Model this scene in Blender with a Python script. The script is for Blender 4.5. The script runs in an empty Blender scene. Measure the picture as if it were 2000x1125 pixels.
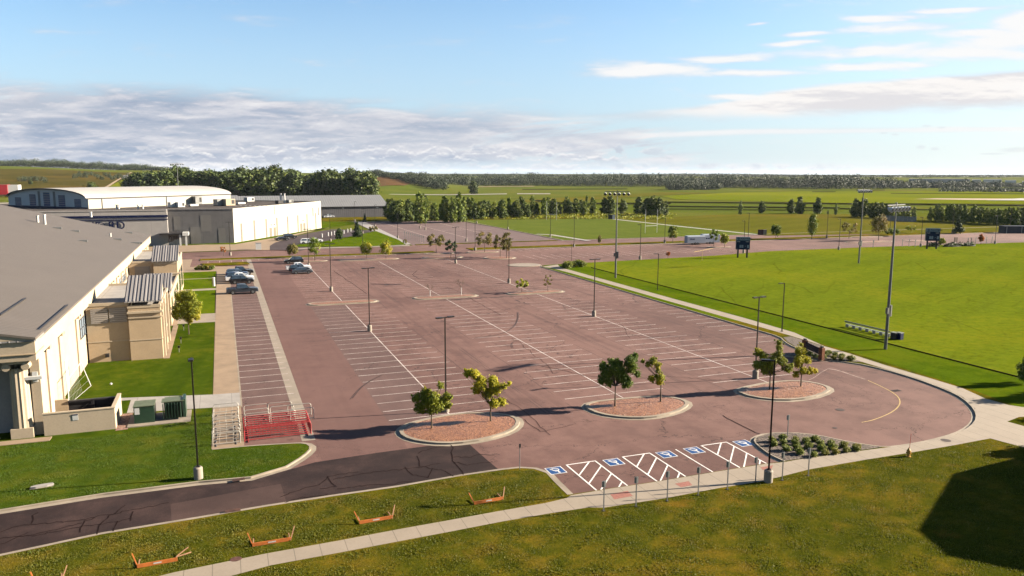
import bpy, bmesh, math, random
import numpy as np
from mathutils import Vector, Matrix
from mathutils.geometry import tessellate_polygon
random.seed(7); RNG = np.random.default_rng(7)
S = bpy.context.scene
COL = S.collection

# ------------------------------------------------------------------ camera
CAM_H = 23.0
F_PX, PITCH, ROLL, YAW = 1498.519, 0.148513, 0.0024455, 0.360664
cp, sp = math.cos(PITCH), math.sin(PITCH); cy_, sy_ = math.cos(YAW), math.sin(YAW)
cr, sr = math.cos(ROLL), math.sin(ROLL)
FW = Vector((sy_*cp, cy_*cp, -sp)); RT0 = Vector((cy_, -sy_, 0)); UP0 = RT0.cross(FW)
RT = RT0*cr + UP0*sr; UP = UP0*cr - RT0*sr
cam_d = bpy.data.cameras.new('camera'); cam = bpy.data.objects.new('camera', cam_d); COL.objects.link(cam)
M = Matrix((RT, UP, -FW)).transposed().to_4x4(); M.translation = (0, 0, CAM_H)
cam.matrix_world = M
cam_d.sensor_width = 36; cam_d.lens = F_PX/2000*36; cam_d.clip_start = 0.5; cam_d.clip_end = 30000
S.camera = cam

# ------------------------------------------------------------------ light and sky
SUN_EL = math.radians(20.4); SUN_AZ = math.radians(100.0)      # clockwise from +Y
sd = Vector((math.sin(SUN_AZ)*math.cos(SUN_EL), math.cos(SUN_AZ)*math.cos(SUN_EL), math.sin(SUN_EL)))
sl = bpy.data.lights.new('sun', 'SUN'); sl.energy = 4.8; sl.angle = math.radians(0.5); sl.color = (1.0, 0.875, 0.70)
so = bpy.data.objects.new('sun', sl); COL.objects.link(so)
so.rotation_euler = (-sd).to_track_quat('-Z', 'Y').to_euler(); so.location = (200, -40, 120)
EXPO = 2.75
vs = S.view_settings; vs.view_transform = 'Standard'; vs.look = 'None'; vs.gamma = 1; vs.exposure = EXPO; vs.use_curve_mapping = False

W = bpy.data.worlds.new('World'); S.world = W; W.use_nodes = True
nt = W.node_tree; nt.nodes.clear()
class NT:
    """tiny expression helper for shader node trees"""
    def __init__(s, nt): s.nt = nt
    def n(s, t, **k):
        o = s.nt.nodes.new(t)
        for a, b in k.items(): setattr(o, a, b)
        return o
    def put(s, sock, v):
        if hasattr(v, 'is_linked'): s.nt.links.new(v, sock)
        elif v is not None:
            if isinstance(v, (tuple, list)) and len(v) == 3 and sock.type == 'RGBA': v = (*v, 1)
            sock.default_value = v
    def m(s, op, a, b=None, c=None, clamp=False):
        o = s.n('ShaderNodeMath', operation=op, use_clamp=clamp)
        for i, v in enumerate((a, b, c)):
            if v is not None: s.put(o.inputs[i], v)
        return o.outputs[0]
    def add(s, a, b): return s.m('ADD', a, b)
    def sub(s, a, b): return s.m('SUBTRACT', a, b)
    def mul(s, a, b): return s.m('MULTIPLY', a, b)
    def ss(s, v, lo, hi, a=0.0, b=1.0):
        o = s.n('ShaderNodeMapRange', interpolation_type='SMOOTHSTEP')
        for i, x in enumerate((v, lo, hi, a, b)): s.put(o.inputs[i], x)
        return o.outputs[0]
    def comb(s, x, y, z=0.0):
        o = s.n('ShaderNodeCombineXYZ')
        for i, v in enumerate((x, y, z)): s.put(o.inputs[i], v)
        return o.outputs[0]
    def noise(s, vec, scale, det=4, rough=0.55, dist=0.0, col=False):
        o = s.n('ShaderNodeTexNoise'); s.put(o.inputs['Vector'], vec)
        o.inputs['Scale'].default_value = scale; o.inputs['Detail'].default_value = det
        o.inputs['Roughness'].default_value = rough; o.inputs['Distortion'].default_value = dist
        return o.outputs['Color' if col else 'Fac']
    def mix(s, f, a, b, mode='MIX'):
        o = s.n('ShaderNodeMix', data_type='RGBA', blend_type=mode)
        s.put(o.inputs[0], f); s.put(o.inputs[6], a); s.put(o.inputs[7], b)
        return o.outputs[2]
    def scalev(s, v, sc, loc=(0, 0, 0), rot=(0, 0, 0)):
        o = s.n('ShaderNodeMapping'); s.put(o.inputs[0], v); o.inputs[1].default_value = loc
        o.inputs[2].default_value = rot; o.inputs[3].default_value = sc
        return o.outputs[0]
    def dot(s, v, c):
        o = s.n('ShaderNodeVectorMath', operation='DOT_PRODUCT'); s.put(o.inputs[0], v); o.inputs[1].default_value = c
        return o.outputs['Value']
w = NT(nt)
sky = w.n('ShaderNodeTexSky', sky_type='NISHITA'); sky.sun_disc = False
sky.sun_elevation = SUN_EL; sky.sun_rotation = SUN_AZ
sky.air_density = 1.0; sky.dust_density = 0.6; sky.ozone_density = 1.6; sky.altitude = 400
D = w.n('ShaderNodeTexCoord').outputs['Generated']
# direction as (A = sideways, E = up) measured on a vertical wall of sky north-north-east of the lot
az0 = YAW
fwd = w.m('MAXIMUM', w.dot(D, (math.sin(az0), math.cos(az0), 0)), 0.08)
A = w.m('DIVIDE', w.dot(D, (math.cos(az0), -math.sin(az0), 0)), fwd)
E = w.m('DIVIDE', w.dot(D, (0, 0, 1)), fwd)
def fE(y): return math.tan(math.atan((562.5-y)/F_PX)-PITCH)
def fA(x, y=250): 
    e = fE(y); return (x-1000)/F_PX*(cp - e*sp)
def sky_noise(sx, sy, det, rough, dist=0.0, loc=(0, 0, 0), shear=0.0):
    EE = w.add(E, w.mul(A, shear)) if shear else E
    return w.noise(w.scalev(w.comb(A, EE), (sx, sy, 1), loc), 1.0, det, rough, dist)
def curve(v, pts, lo, hi):
    o = w.n('ShaderNodeFloatCurve'); c = o.mapping.curves[0]
    P = [((fA(x)+1)/2, (fE(y)-lo)/(hi-lo)) for x, y in pts]
    c.points[0].location = P[0]; c.points[1].location = P[-1]
    for q in P[1:-1]: c.points.new(*q)
    o.mapping.update(); w.put(o.inputs['Value'], w.mul(w.add(v, 1.0), 0.5))
    return w.add(w.mul(o.outputs[0], hi-lo), lo)
n1 = sky_noise(5, 42, 6, 0.58, 0.25)            # streaky
n2 = sky_noise(13, 62, 7, 0.6, 0.3, (3, 7, 0))
n3 = sky_noise(3, 16, 5, 0.55, 0.2, (9, 1, 0))
n4 = sky_noise(34, 90, 6, 0.6, 0.3, (1, 4, 0)) # puffs
n5 = sky_noise(5, 60, 6, 0.65, 0.5, (2, 2, 0), -0.12)
# -- grey deck on the left, running down to the horizon
top = curve(A, [(-600, 120), (0, 152), (300, 160), (560, 180), (800, 200), (1100, 212), (1250, 226), (1500, 300), (2600, 330)], -0.05, 0.25)
edge = w.sub(w.add(top, w.add(w.mul(w.sub(n1, 0.5), 0.055), w.mul(w.sub(n2, 0.5), 0.035))), E)
dens = w.ss(edge, -0.006, 0.026)
thin = w.ss(A, fA(600), fA(1500), 0.0, 1.0)
hol = w.ss(w.add(n5, w.mul(w.sub(n2, 0.5), 0.35)), w.add(0.86, w.mul(thin, -0.36)), w.add(0.60, w.mul(thin, -0.26)))
lowgap = w.mul(w.ss(E, fE(338), fE(300), 1.0, 0.0), w.ss(A, fA(350), fA(900)))
deck = w.mul(w.mul(dens, w.m('MAXIMUM', hol, 0.0)), w.sub(1.0, w.mul(lowgap, 0.75)))
ctone = w.ss(w.add(w.mul(n1, 0.55), w.mul(n2, 0.45)), 0.40, 0.60)
rim = w.ss(edge, 0.0, 0.05)                      # bluer, darker near the upper edge
deckcol = w.mix(ctone, (0.34, 0.42, 0.56), (0.64, 0.66, 0.735))
n2b = sky_noise(13, 62, 7, 0.6, 0.3, (3, 7.22, 0)); rel = w.sub(n2, n2b)
n6 = sky_noise(26, 110, 6, 0.62, 0.2, (5, 2, 0)); n6b = sky_noise(26, 110, 6, 0.62, 0.2, (5, 2.25, 0)); rel = w.add(rel, w.mul(w.sub(n6, n6b), .6))
deckcol = w.mix(w.ss(rel, .02, .22, 0, .5), deckcol, (.86, .84, .86)); deckcol = w.mix(w.ss(rel, -.02, -.20, 0, .5), deckcol, (.33, .40, .54))
deckcol = w.mix(w.mul(w.ss(n3, 0.42, 0.62), 0.35), deckcol, (0.80, 0.80, 0.83))
deckcol = w.mix(w.ss(A, fA(600), fA(1700)), deckcol, w.mix(ctone, (0.72, 0.76, 0.83), (0.93, 0.90, 0.90)))
# -- puffy cumulus line just above the horizon
pz = w.mul(w.ss(E, fE(326), fE(308)), w.ss(E, fE(274), fE(292), 0.0, 1.0))
pz = w.mul(pz, w.mul(w.ss(A, fA(120), fA(420)), w.ss(A, fA(1150), fA(1480), 1.0, 0.0)))
puff = w.mul(pz, w.ss(n4, 0.46, 0.60))
puff2 = w.mul(w.mul(w.ss(E, fE(340), fE(331)), w.ss(E, fE(314), fE(322), 0.0, 1.0)), w.ss(n4, 0.40, 0.56))
puff2 = w.mul(puff2, w.ss(A, fA(1900), fA(1500)))
puffcol = w.mix(w.ss(sky_noise(34, 90, 6, 0.6, 0.3, (1, 4.25, 0)), 0.44, 0.62), (0.93, 0.91, 0.92), (0.55, 0.60, 0.70))
# -- blue-grey shelf under the deck, left of centre
sh = w.mul(w.ss(E, fE(326), fE(316)), w.ss(E, fE(296), fE(308), 0.0, 1.0))
sh = w.mul(sh, w.mul(w.ss(A, fA(300), fA(480)), w.ss(A, fA(880), fA(1050), 1.0, 0.0)))
shelf = w.mul(sh, w.ss(n2, 0.38, 0.55))
# -- broad cream bank on the right
hi_ = curve(A, [(-600, 300), (900, 245), (1100, 222), (1350, 206), (1450, 186), (1600, 163), (1760, 150), (2000, 128), (2600, 70)], -0.05, 0.3)
lo_ = curve(A, [(-600, 250), (900, 240), (1100, 238), (1350, 232), (1600, 226), (1800, 216), (2000, 206), (2600, 190)], -0.05, 0.3)
b1 = w.ss(w.sub(w.add(hi_, w.mul(w.sub(n1, 0.5), 0.016)), E), -0.002, 0.007)
b2 = w.ss(w.sub(E, w.add(lo_, w.mul(w.sub(n2, 0.5), 0.02))), -0.006, 0.012)
bank = w.mul(w.mul(b1, b2), w.ss(A, fA(1000), fA(1500), 0.35, 0.97))
# thin bright line under it
ln = curve(A, [(-600, 270), (1000, 268), (1250, 264), (1500, 256), (2000, 250), (2600, 246)], -0.05, 0.3)
t1 = w.ss(w.m('ABSOLUTE', w.sub(E, w.add(ln, w.mul(w.sub(n1, .5), .008)))), 0.0055, 0.001)
line_ = w.mul(t1, w.ss(A, fA(1130), fA(1300), 0.0, 0.75))
# -- wisps, upper right
def blob(x, y, a, e, slope=0.0, k=1.0):
    dA = w.mul(w.sub(A, fA(x, y)), F_PX/a/1.05)
    dE = w.mul(w.sub(w.sub(E, fE(y)), w.mul(w.sub(A, fA(x, y)), slope)), F_PX/e/1.0)
    return w.mul(w.m('EXPONENT', w.mul(w.add(w.mul(dA, dA), w.mul(dE, dE)), -1.0)), k)
wf = None
for b in [(1270, 137, 130, 14, 0.02), (1430, 113, 95, 11, 0.02), (1480, 142, 110, 8, 0.0), (1660, 100, 150, 13, 0.05), (1700, 128, 120, 9, 0.03),
          (1570, 65, 60, 6, 0.05), (1540, 84, 60, 6, 0.1), (1760, 52, 130, 9, 0.05), (1740, 33, 90, 7, 0.04), (1860, 18, 110, 6, 0.06),
          (1900, 100, 140, 14, 0.0), (1990, 75, 130, 30, 0.1), (2010, 40, 70, 26, 0.1, 1.2), (1920, 62, 90, 9, 0), (1480, 45, 30, 4, .1), (1440, 188, 60, 6, 0)]:
    v = blob(*b); wf = v if wf is None else w.m('MAXIMUM', wf, v)
wisp = w.ss(w.add(wf, w.mul(w.sub(w.add(w.mul(n1, .5), w.mul(n2, .5)), 0.5), 3.2)), 0.10, 0.95, 0, 0.95)
# small dark scud flecks
sf = None
for b in [(1810, 244, 12, 3), (1838, 247, 12, 3), (1725, 258, 11, 2.6), (1748, 261, 11, 2.6), (1798, 286, 12, 5), (1825, 289, 12, 4), (1990, 290, 60, 8, .05), (1940, 298, 45, 3)]:
    v = blob(*b); sf = v if sf is None else w.m('MAXIMUM', sf, v)
scud = w.ss(w.add(sf, w.mul(w.sub(n4, .5), 1.0)), 0.35, 0.9, 0, 0.45)
K = 2**-EXPO
def kc(c): return tuple(x*K for x in c)
cream = w.mix(w.ss(w.add(n1, w.mul(rel, .5)), 0.40, 0.60), (0.80, 0.78, 0.80), (1.0, 0.96, 0.93))
col = deckcol; al = deck
def over(col, al, c2, a2):
    na = w.m('MAXIMUM', al, a2)
    return w.mix(a2, col, c2), na
col, al = over(col, al, (0.34, 0.41, 0.56), w.mul(shelf, 0.7))
col, al = over(col, al, puffcol, puff); col, al = over(col, al, puffcol, w.mul(puff2, .75))
col, al = over(col, al, cream, bank); col, al = over(col, al, (1, .97, .96), line_)
col, al = over(col, al, (1.0, 0.99, 0.98), wisp); col, al = over(col, al, (0.55, 0.56, 0.62), scud)
bg1 = w.n('ShaderNodeBackground'); 
haze_s = w.m('MAXIMUM', w.mul(w.ss(E, 0.29, 0.0), 0.84), w.mul(w.ss(E, 0.10, -0.01), 0.97))          # pale air towards the horizon and towards the sun
haze_r = w.mul(w.ss(A, fA(900), fA(2100)), w.ss(E, 0.30, 0.0, 0.45, 0.80))
hz = w.m('MAXIMUM', haze_s, haze_r)
skyc = w.mix(1.0, sky.outputs[0], (0.47, 0.56, 0.63), 'MULTIPLY')
w.put(bg1.inputs[0], skyc); bg1.inputs[1].default_value = 0.05
bgh = w.n('ShaderNodeBackground'); w.put(bgh.inputs[0], w.mix(w.ss(A, fA(900), fA(2100)), (0.55, 0.70, 0.845), (0.80, 0.88, 0.92))); bgh.inputs[1].default_value = K
bg2 = w.n('ShaderNodeBackground'); w.put(bg2.inputs[0], col); bg2.inputs[1].default_value = K*0.98
mx0 = w.n('ShaderNodeMixShader'); front = w.ss(w.dot(D, (math.sin(az0), math.cos(az0), 0)), 0.25, 0.55)
w.put(mx0.inputs[0], w.mul(hz, front)); w.put(mx0.inputs[1], bg1.outputs[0]); w.put(mx0.inputs[2], bgh.outputs[0])
mx = w.n('ShaderNodeMixShader'); w.put(mx.inputs[0], w.mul(w.m('MINIMUM', al, 1.0), front)); w.put(mx.inputs[1], mx0.outputs[0]); w.put(mx.inputs[2], bg2.outputs[0])
out = w.n('ShaderNodeOutputWorld'); w.put(out.inputs[0], mx.outputs[0])

# ------------------------------------------------------------------ helpers
def G(px, py, z=0.0):
    """survey: the ground point seen at photograph pixel (px, py)"""
    d = FW*F_PX + RT*(px-1000) + UP*(562.5-py); t = (z-CAM_H)/d.z
    return Vector((d.x*t, d.y*t, z))
def GP(pts): return [tuple(G(*p)[:2]) for p in pts]
def depth_of(x, y, z=0): return (Vector((x, y, z-CAM_H))).dot(FW)
def link(name, me, parent=None, mat=None, mats=None):
    o = bpy.data.objects.new(name, me); COL.objects.link(o)
    if parent: o.parent = parent
    for m_ in (mats or ([mat] if mat else [])): me.materials.append(m_)
    return o
def tag(o, label=None, cat=None, group=None, kind=None):
    if label: o['label'] = label
    if cat: o['category'] = cat
    if group: o['group'] = group
    if kind: o['kind'] = kind
    return o
def thing(name, label, cat, loc=(0, 0, 0), rz=0.0, group=None):
    o = bpy.data.objects.new(name, None); COL.objects.link(o); o.empty_display_size = .3
    o.location = loc; o.rotation_euler = (0, 0, rz)
    return tag(o, label, cat, group)
def copy_tree(o, parent=None):
    c = o.copy(); COL.objects.link(c); c.parent = parent
    for ch in KIDS.get(o.name, []):
        k = copy_tree(ch, c); KIDS.setdefault(c.name, []).append(k)
    return c
KIDS = {}
class MB:
    def __init__(s): s.v = []; s.f = []; s.mi = []; s.cur = 0; s.sm = []
    def add(s, vs, fs, smooth=False):
        b = len(s.v); s.v += [tuple(x) for x in vs]
        for f in fs: s.f.append([b+i for i in f]); s.mi.append(s.cur); s.sm.append(smooth)
        return s
    def box(s, x0, x1, y0, y1, z0, z1):
        return s.add([(x0,y0,z0),(x1,y0,z0),(x1,y1,z0),(x0,y1,z0),(x0,y0,z1),(x1,y0,z1),(x1,y1,z1),(x0,y1,z1)],
              [(0,3,2,1),(4,5,6,7),(0,1,5,4),(1,2,6,5),(2,3,7,6),(3,0,4,7)])
    def prism(s, pts, z0, z1, top=True, bottom=False):
        n = len(pts); a = sum(pts[i][0]*pts[(i+1) % n][1]-pts[(i+1) % n][0]*pts[i][1] for i in range(n))
        if a < 0: pts = pts[::-1]
        vs = [(p[0], p[1], z0) for p in pts]+[(p[0], p[1], z1) for p in pts]
        fs = [(i, (i+1) % n, n+(i+1) % n, n+i) for i in range(n)]
        if top: fs += [tuple(n+k for k in t) for t in tri(pts)]
        if bottom: fs += [tuple(reversed(t)) for t in tri(pts)]
        return s.add(vs, fs)
    def sheet(s, pts, z):
        zf = z if callable(z) else (lambda x, y: z)
        n = len(pts); a = sum(pts[i][0]*pts[(i+1) % n][1]-pts[(i+1) % n][0]*pts[i][1] for i in range(n))
        if a < 0: pts = pts[::-1]
        return s.add([(p[0], p[1], zf(p[0], p[1])) for p in pts], tri(pts))
    def tube(s, p0, p1, r0, r1=None, n=8, cap=True, smooth=True, rot=0):
        r1 = r0 if r1 is None else r1; p0 = Vector(p0); p1 = Vector(p1); d = (p1-p0).normalized()
        u = d.orthogonal().normalized() if abs(d.z) < .99 else Vector((1, 0, 0)); v_ = d.cross(u)
        vs = [p+(u*math.cos(a)+v_*math.sin(a))*r for p, r in ((p0, r0), (p1, r1)) for a in [rot+2*math.pi*i/n for i in range(n)]]
        s.add(vs, [(i, (i+1) % n, n+(i+1) % n, n+i) for i in range(n)], smooth)
        if cap: s.add(vs, [tuple(range(n))[::-1], tuple(range(n, 2*n))])
        return s
    def path(s, pts, r, n=6):
        for a, b in zip(pts[:-1], pts[1:]): s.tube(a, b, r, r, n)
        return s
    def quad(s, a, b, c, d): return s.add([a, b, c, d], [(0, 1, 2, 3)])
    def ribbon(s, pts, w_, z, closed=False):
        L = offset(pts, w_/2, closed); R_ = offset(pts, -w_/2, closed)
        n = len(pts); m_ = n if closed else n-1
        s.add([(p[0], p[1], z) for p in L]+[(p[0], p[1], z) for p in R_], [(i, n+i, n+(i+1) % n, (i+1) % n) for i in range(m_)])
        return s
    def build(s, name, mat, parent=None):
        seen = set(); keep = []
        for i, f in enumerate(s.f):
            k = frozenset(tuple(round(c, 4) for c in s.v[j]) for j in f)
            if k in seen: continue
            seen.add(k); keep.append(i)
        if len(keep) < len(s.f): s.f = [s.f[i] for i in keep]; s.mi = [s.mi[i] for i in keep]; s.sm = [s.sm[i] for i in keep]
        me = bpy.data.meshes.new(name); me.from_pydata(s.v, [], s.f)
        mats = mat if isinstance(mat, (list, tuple)) else [mat]
        for m_ in mats: me.materials.append(m_)
        me.polygons.foreach_set('material_index', s.mi); me.polygons.foreach_set('use_smooth', s.sm)
        me.update(); o = bpy.data.objects.new(name, me); COL.objects.link(o)
        if parent: o.parent = parent; KIDS.setdefault(parent.name, []).append(o)
        return o
def tri(pts):
    return [t if cross2(pts, t) > 0 else t[::-1] for t in tessellate_polygon([[Vector((p[0], p[1], 0)) for p in pts]])]
def cross2(p, t):
    a, b, c = (p[i] for i in t); return (b[0]-a[0])*(c[1]-a[1])-(b[1]-a[1])*(c[0]-a[0])
def offset(pts, d, closed=False):
    """points moved d to the left of the travel direction, mitred"""
    n = len(pts); out = []
    for i in range(n):
        a = Vector(pts[i-1][:2]) if (i > 0 or closed) else None
        b = Vector(pts[i][:2]); c = Vector(pts[(i+1) % n][:2]) if (i < n-1 or closed) else None
        ns = []
        for p, q in ((a, b), (b, c)):
            if p is not None and q is not None and (q-p).length > 1e-6:
                t = (q-p).normalized(); ns.append(Vector((-t.y, t.x)))
        nn = sum(ns, Vector((0, 0))).normalized()
        k = 1/max(.5, nn.dot(ns[0])); out.append(tuple(b+nn*d*k))
    return out
def smooth_line(pts, it=2, closed=False):
    for _ in range(it):
        n = len(pts); o = [] if closed else [pts[0]]
        for i in range(n if closed else n-1):
            a, b = pts[i], pts[(i+1) % n]
            o += [(a[0]*.75+b[0]*.25, a[1]*.75+b[1]*.25), (a[0]*.25+b[0]*.75, a[1]*.25+b[1]*.75)]
        if not closed: o.append(pts[-1])
        pts = o
    return pts
def struct(name, mb, mat): return tag(mb.build(name, mat), kind='structure')

# ------------------------------------------------------------------ materials
AK = .80
def sc3(c, k): return tuple(x*AK*(k[i] if isinstance(k, tuple) else k) for i, x in enumerate(c))
def mat(name):
    m_ = bpy.data.materials.new(name); m_.use_nodes = True; t = NT(m_.node_tree)
    b = m_.node_tree.nodes['Principled BSDF']; t.b = b; t.mat = m_
    t.P = t.n('ShaderNodeNewGeometry').outputs['Position']
    return t
def plain(name, c, rough=.6, metal=0.0, var=.12, scale=3.0, spec=.22, bump=0.0, emit=None):
    t = mat(name); c = sc3(c, .45)
    f = t.noise(t.P, scale, 4, .6)
    lo = tuple(x*(1-var) for x in c); hi = tuple(min(1, x*(1+var)) for x in c)
    t.put(t.b.inputs['Base Color'], t.mix(t.ss(f, .3, .7), lo, hi))
    t.b.inputs['Roughness'].default_value = rough; t.b.inputs['Metallic'].default_value = metal
    t.b.inputs['Specular IOR Level'].default_value = spec
    if bump: bumpit(t, f, bump)
    return t.mat
def bumpit(t, h, dist, strength=1.0):
    o = t.n('ShaderNodeBump'); o.inputs['Strength'].default_value = strength; o.inputs['Distance'].default_value = dist
    t.put(o.inputs['Height'], h); t.put(t.b.inputs['Normal'], o.outputs[0])
def vor(t, vec, scale, feature='DISTANCE_TO_EDGE', rand=1.0):
    o = t.n('ShaderNodeTexVoronoi', feature='F1' if feature == 'F1C' else feature); t.put(o.inputs['Vector'], vec); o.inputs['Scale'].default_value = scale
    o.inputs['Randomness'].default_value = rand
    return o.outputs['Distance'] if feature != 'F1C' else o.outputs['Color']
def asphalt(name, c1, c2, crack=.5, stain=.35, agg=.22, patchy=1.0, bays=False):
    t = mat(name); P = t.P; c1 = sc3(c1, (.50, .475, .46)); c2 = sc3(c2, (.50, .475, .46))
    big = t.noise(P, .035, 3, .6); mid = t.noise(P, .35, 5, .65); fine = t.noise(P, 14, 3, .8)
    streak = t.noise(t.scalev(P, (.9, .05, 1)), 1.0, 4, .6)
    c = t.mix(t.ss(t.add(t.mul(big, .55*patchy), t.mul(mid, .45)), .36, .62), c1, c2)
    c = t.mix(t.mul(t.ss(streak, .45, .7), .20), c, tuple(x*.72 for x in c1))
    c = t.mix(t.mul(t.ss(fine, .35, .72), agg*2), c, tuple(x*.62 for x in c1))
    c = t.mix(t.mul(t.ss(t.noise(P, 9, 2, .7), .60, .75), agg*1.3), c, tuple(min(1, x*1.5) for x in c2))
    wv = t.n('ShaderNodeVectorMath', operation='ADD'); t.put(wv.inputs[0], P)
    sc = t.n('ShaderNodeVectorMath', operation='SCALE'); t.put(sc.inputs[0], t.noise(P, .5, 5, .7, col=True)); sc.inputs['Scale'].default_value = 4.0
    t.put(wv.inputs[1], sc.outputs[0])
    d1 = vor(t, t.scalev(wv.outputs[0], (.075, .16, 0)), 1.0)
    k1 = t.mul(t.ss(d1, .006, .001), t.ss(t.noise(P, .05, 2, .5), .42, .52))
    d2 = vor(t, t.scalev(wv.outputs[0], (.5, .6, 0)), 1.0)
    k2 = t.mul(t.mul(t.ss(d2, .018, .004), t.ss(t.noise(P, .09, 2, .5), .54, .64)), .55)
    k = t.mul(t.m('MAXIMUM', k1, k2), crack)
    c = t.mix(k, c, (.014, .010, .010))
    if bays:
        sx = t.n('ShaderNodeSeparateXYZ'); t.put(sx.inputs[0], P); q = t.m('PINGPONG', t.sub(sx.outputs[0], 19.55), 9.125)
        iny = t.mul(t.ss(sx.outputs[1], 64, 67), t.ss(sx.outputs[1], 203, 200))
        spot = t.mul(t.mul(t.ss(q, 1.2, 2.2), t.ss(q, 4.8, 3.8)), t.ss(t.noise(P, 1.1, 2, .4), .56, .68))
        c = t.mix(t.mul(t.mul(spot, iny), .55), c, tuple(x*.45 for x in c1))
        wear = t.mul(t.ss(q, 6.2, 7.5), t.ss(t.noise(t.scalev(P, (1, .04, 1)), 1.3, 3, .6), .45, .62)); c = t.mix(t.mul(t.mul(wear, iny), .35), c, tuple(x*.70 for x in c1))
        qq = t.add(q, t.mul(t.sub(t.noise(P, .25, 3, .6), .5), .35))
        seam = t.mul(t.m('MAXIMUM', t.ss(t.m('ABSOLUTE', t.sub(qq, 6.15)), .075, .03), t.ss(t.m('ABSOLUTE', t.sub(qq, 8.95)), .07, .03)), t.ss(t.noise(P, .12, 2, .5), .42, .5))
        c = t.mix(t.mul(t.mul(seam, iny), .7), c, (.03, .02, .019))
    st = t.mul(t.ss(t.noise(P, .8, 3, .5), .62, .80), stain)
    c = t.mix(st, c, tuple(x*.55 for x in c1))
    t.put(t.b.inputs['Base Color'], c); t.b.inputs['Roughness'].default_value = .92; t.b.inputs['Specular IOR Level'].default_value = .12
    bumpit(t, t.add(fine, t.mul(k, -2)), .012, .6)
    return t.mat
GRK = {'foreground_grass': (.80, .70, .30), 'verge_grass': (.72, .66, .30), 'dry_meadow': (.36, .36, .42), 'brown_field': (.34, .40, .5), 'plain_grass': (.62, .60, .62), 'crop_grass': (.60, .60, .5),
       'mown_mound_grass': (.44, .46, .5), 'striped_field_grass': (.48, .44, .6), 'sports_field_grass': (.55, .55, .5), 'weedy_grass': (.45, .5, .4)}
def grass(name, g1, g2, dry, dryamt=.3, fine_s=9.0, stripes=None, bump=.05, dirt=None, tracks=False, dryscale=.09, fine_amt=.65):
    t = mat(name); P = t.P; GK = GRK.get(name, (.50, .50, .28)); g1 = sc3(g1, GK); g2 = sc3(g2, GK); dry = sc3(dry, GK); dirt = (sc3(dirt[0], GK), dirt[1]) if dirt else None
    big = t.noise(P, dryscale, 5, .6, .4); mid = t.noise(P, .7, 5, .65, .3)
    an = t.noise(t.scalev(P, (1, 2.1, 1), rot=(0, 0, .35)), fine_s*.33, 4, .75, .6)
    fine = t.noise(t.scalev(P, (1, 1.7, 1), rot=(0, 0, .35)), fine_s, 3, .8)
    c = t.mix(t.ss(t.add(t.mul(mid, .5), t.mul(big, .5)), .38, .62), g1, g2)
    if stripes:
        ang, wid, amt = stripes
        rr = t.scalev(P, (1, 1, 1), rot=(0, 0, ang)); sx = t.n('ShaderNodeSeparateXYZ'); t.put(sx.inputs[0], rr)
        s_ = t.m('SINE', t.mul(t.add(sx.outputs[0], t.mul(mid, .6)), math.pi/wid))
        c = t.mix(t.mul(t.ss(s_, -.25, .25), amt), c, tuple(x*1.5 for x in g2))
    dm = t.mul(t.ss(t.add(t.mul(big, .6), t.mul(mid, .4)), .47, .66), dryamt)
    c = t.mix(dm, c, dry)
    if dirt: c = t.mix(t.ss(t.noise(P, dryscale*1.7, 4, .6, .2), .60, .72, 0, dirt[1]), c, dirt[0])
    if tracks:
        for ang, per, k_ in ((.55, 9.0, .45), (-.12, 5.2, .30), (1.2, 21.0, .40), (.95, 3.1, .25)):
            rr = t.scalev(P, (1, 1, 1), rot=(0, 0, ang)); sx = t.n('ShaderNodeSeparateXYZ'); t.put(sx.inputs[0], rr)
            v_ = t.m('PINGPONG', t.add(sx.outputs[0], t.mul(t.noise(P, .03, 2, .5), 14)), per)
            c = t.mix(t.mul(t.mul(t.ss(v_, .35, .05), k_), t.ss(t.noise(P, .045, 2, .5, 0), .48, .58)), c, tuple(x*.55 for x in g1))
    sh = t.add(t.mul(an, .5), t.mul(fine, .5))
    c = t.mix(t.ss(sh, .52, .30, 0, fine_amt), c, tuple(x*.35 for x in g1))
    c = t.mix(t.ss(sh, .52, .70, 0, .35), c, tuple(min(1, x*1.35) for x in g2))
    t.put(t.b.inputs['Base Color'], c); t.b.inputs['Roughness'].default_value = 1.0; t.b.inputs['Specular IOR Level'].default_value = 0.0
    bumpit(t, sh, bump, 1.0)
    return t.mat
def concrete(name, c, joint=None, var=.14):
    t = mat(name); P = t.P; c = sc3(c, .42)
    a = t.noise(P, .45, 5, .65); b_ = t.noise(P, 6, 4, .7)
    cc = t.mix(t.ss(a, .3, .7), tuple(x*(1-var) for x in c), tuple(x*(1+var) for x in c))
    cc = t.mix(t.mul(t.ss(b_, .42, .7), .25), cc, tuple(x*.62 for x in c))
    cc = t.mix(t.ss(t.noise(P, .16, 4, .6), .60, .76, 0, .35), cc, tuple(x*.6 for x in c))
    if joint:
        ax, per = joint; sx = t.n('ShaderNodeSeparateXYZ'); t.put(sx.inputs[0], P)
        v_ = t.m('PINGPONG', sx.outputs[ax], per/2)
        cc = t.mix(t.ss(v_, .035, .012, 0, .7), cc, tuple(x*.35 for x in c))
    t.put(t.b.inputs['Base Color'], cc); t.b.inputs['Roughness'].default_value = .85; t.b.inputs['Specular IOR Level'].default_value = .3
    return t.mat
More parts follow.
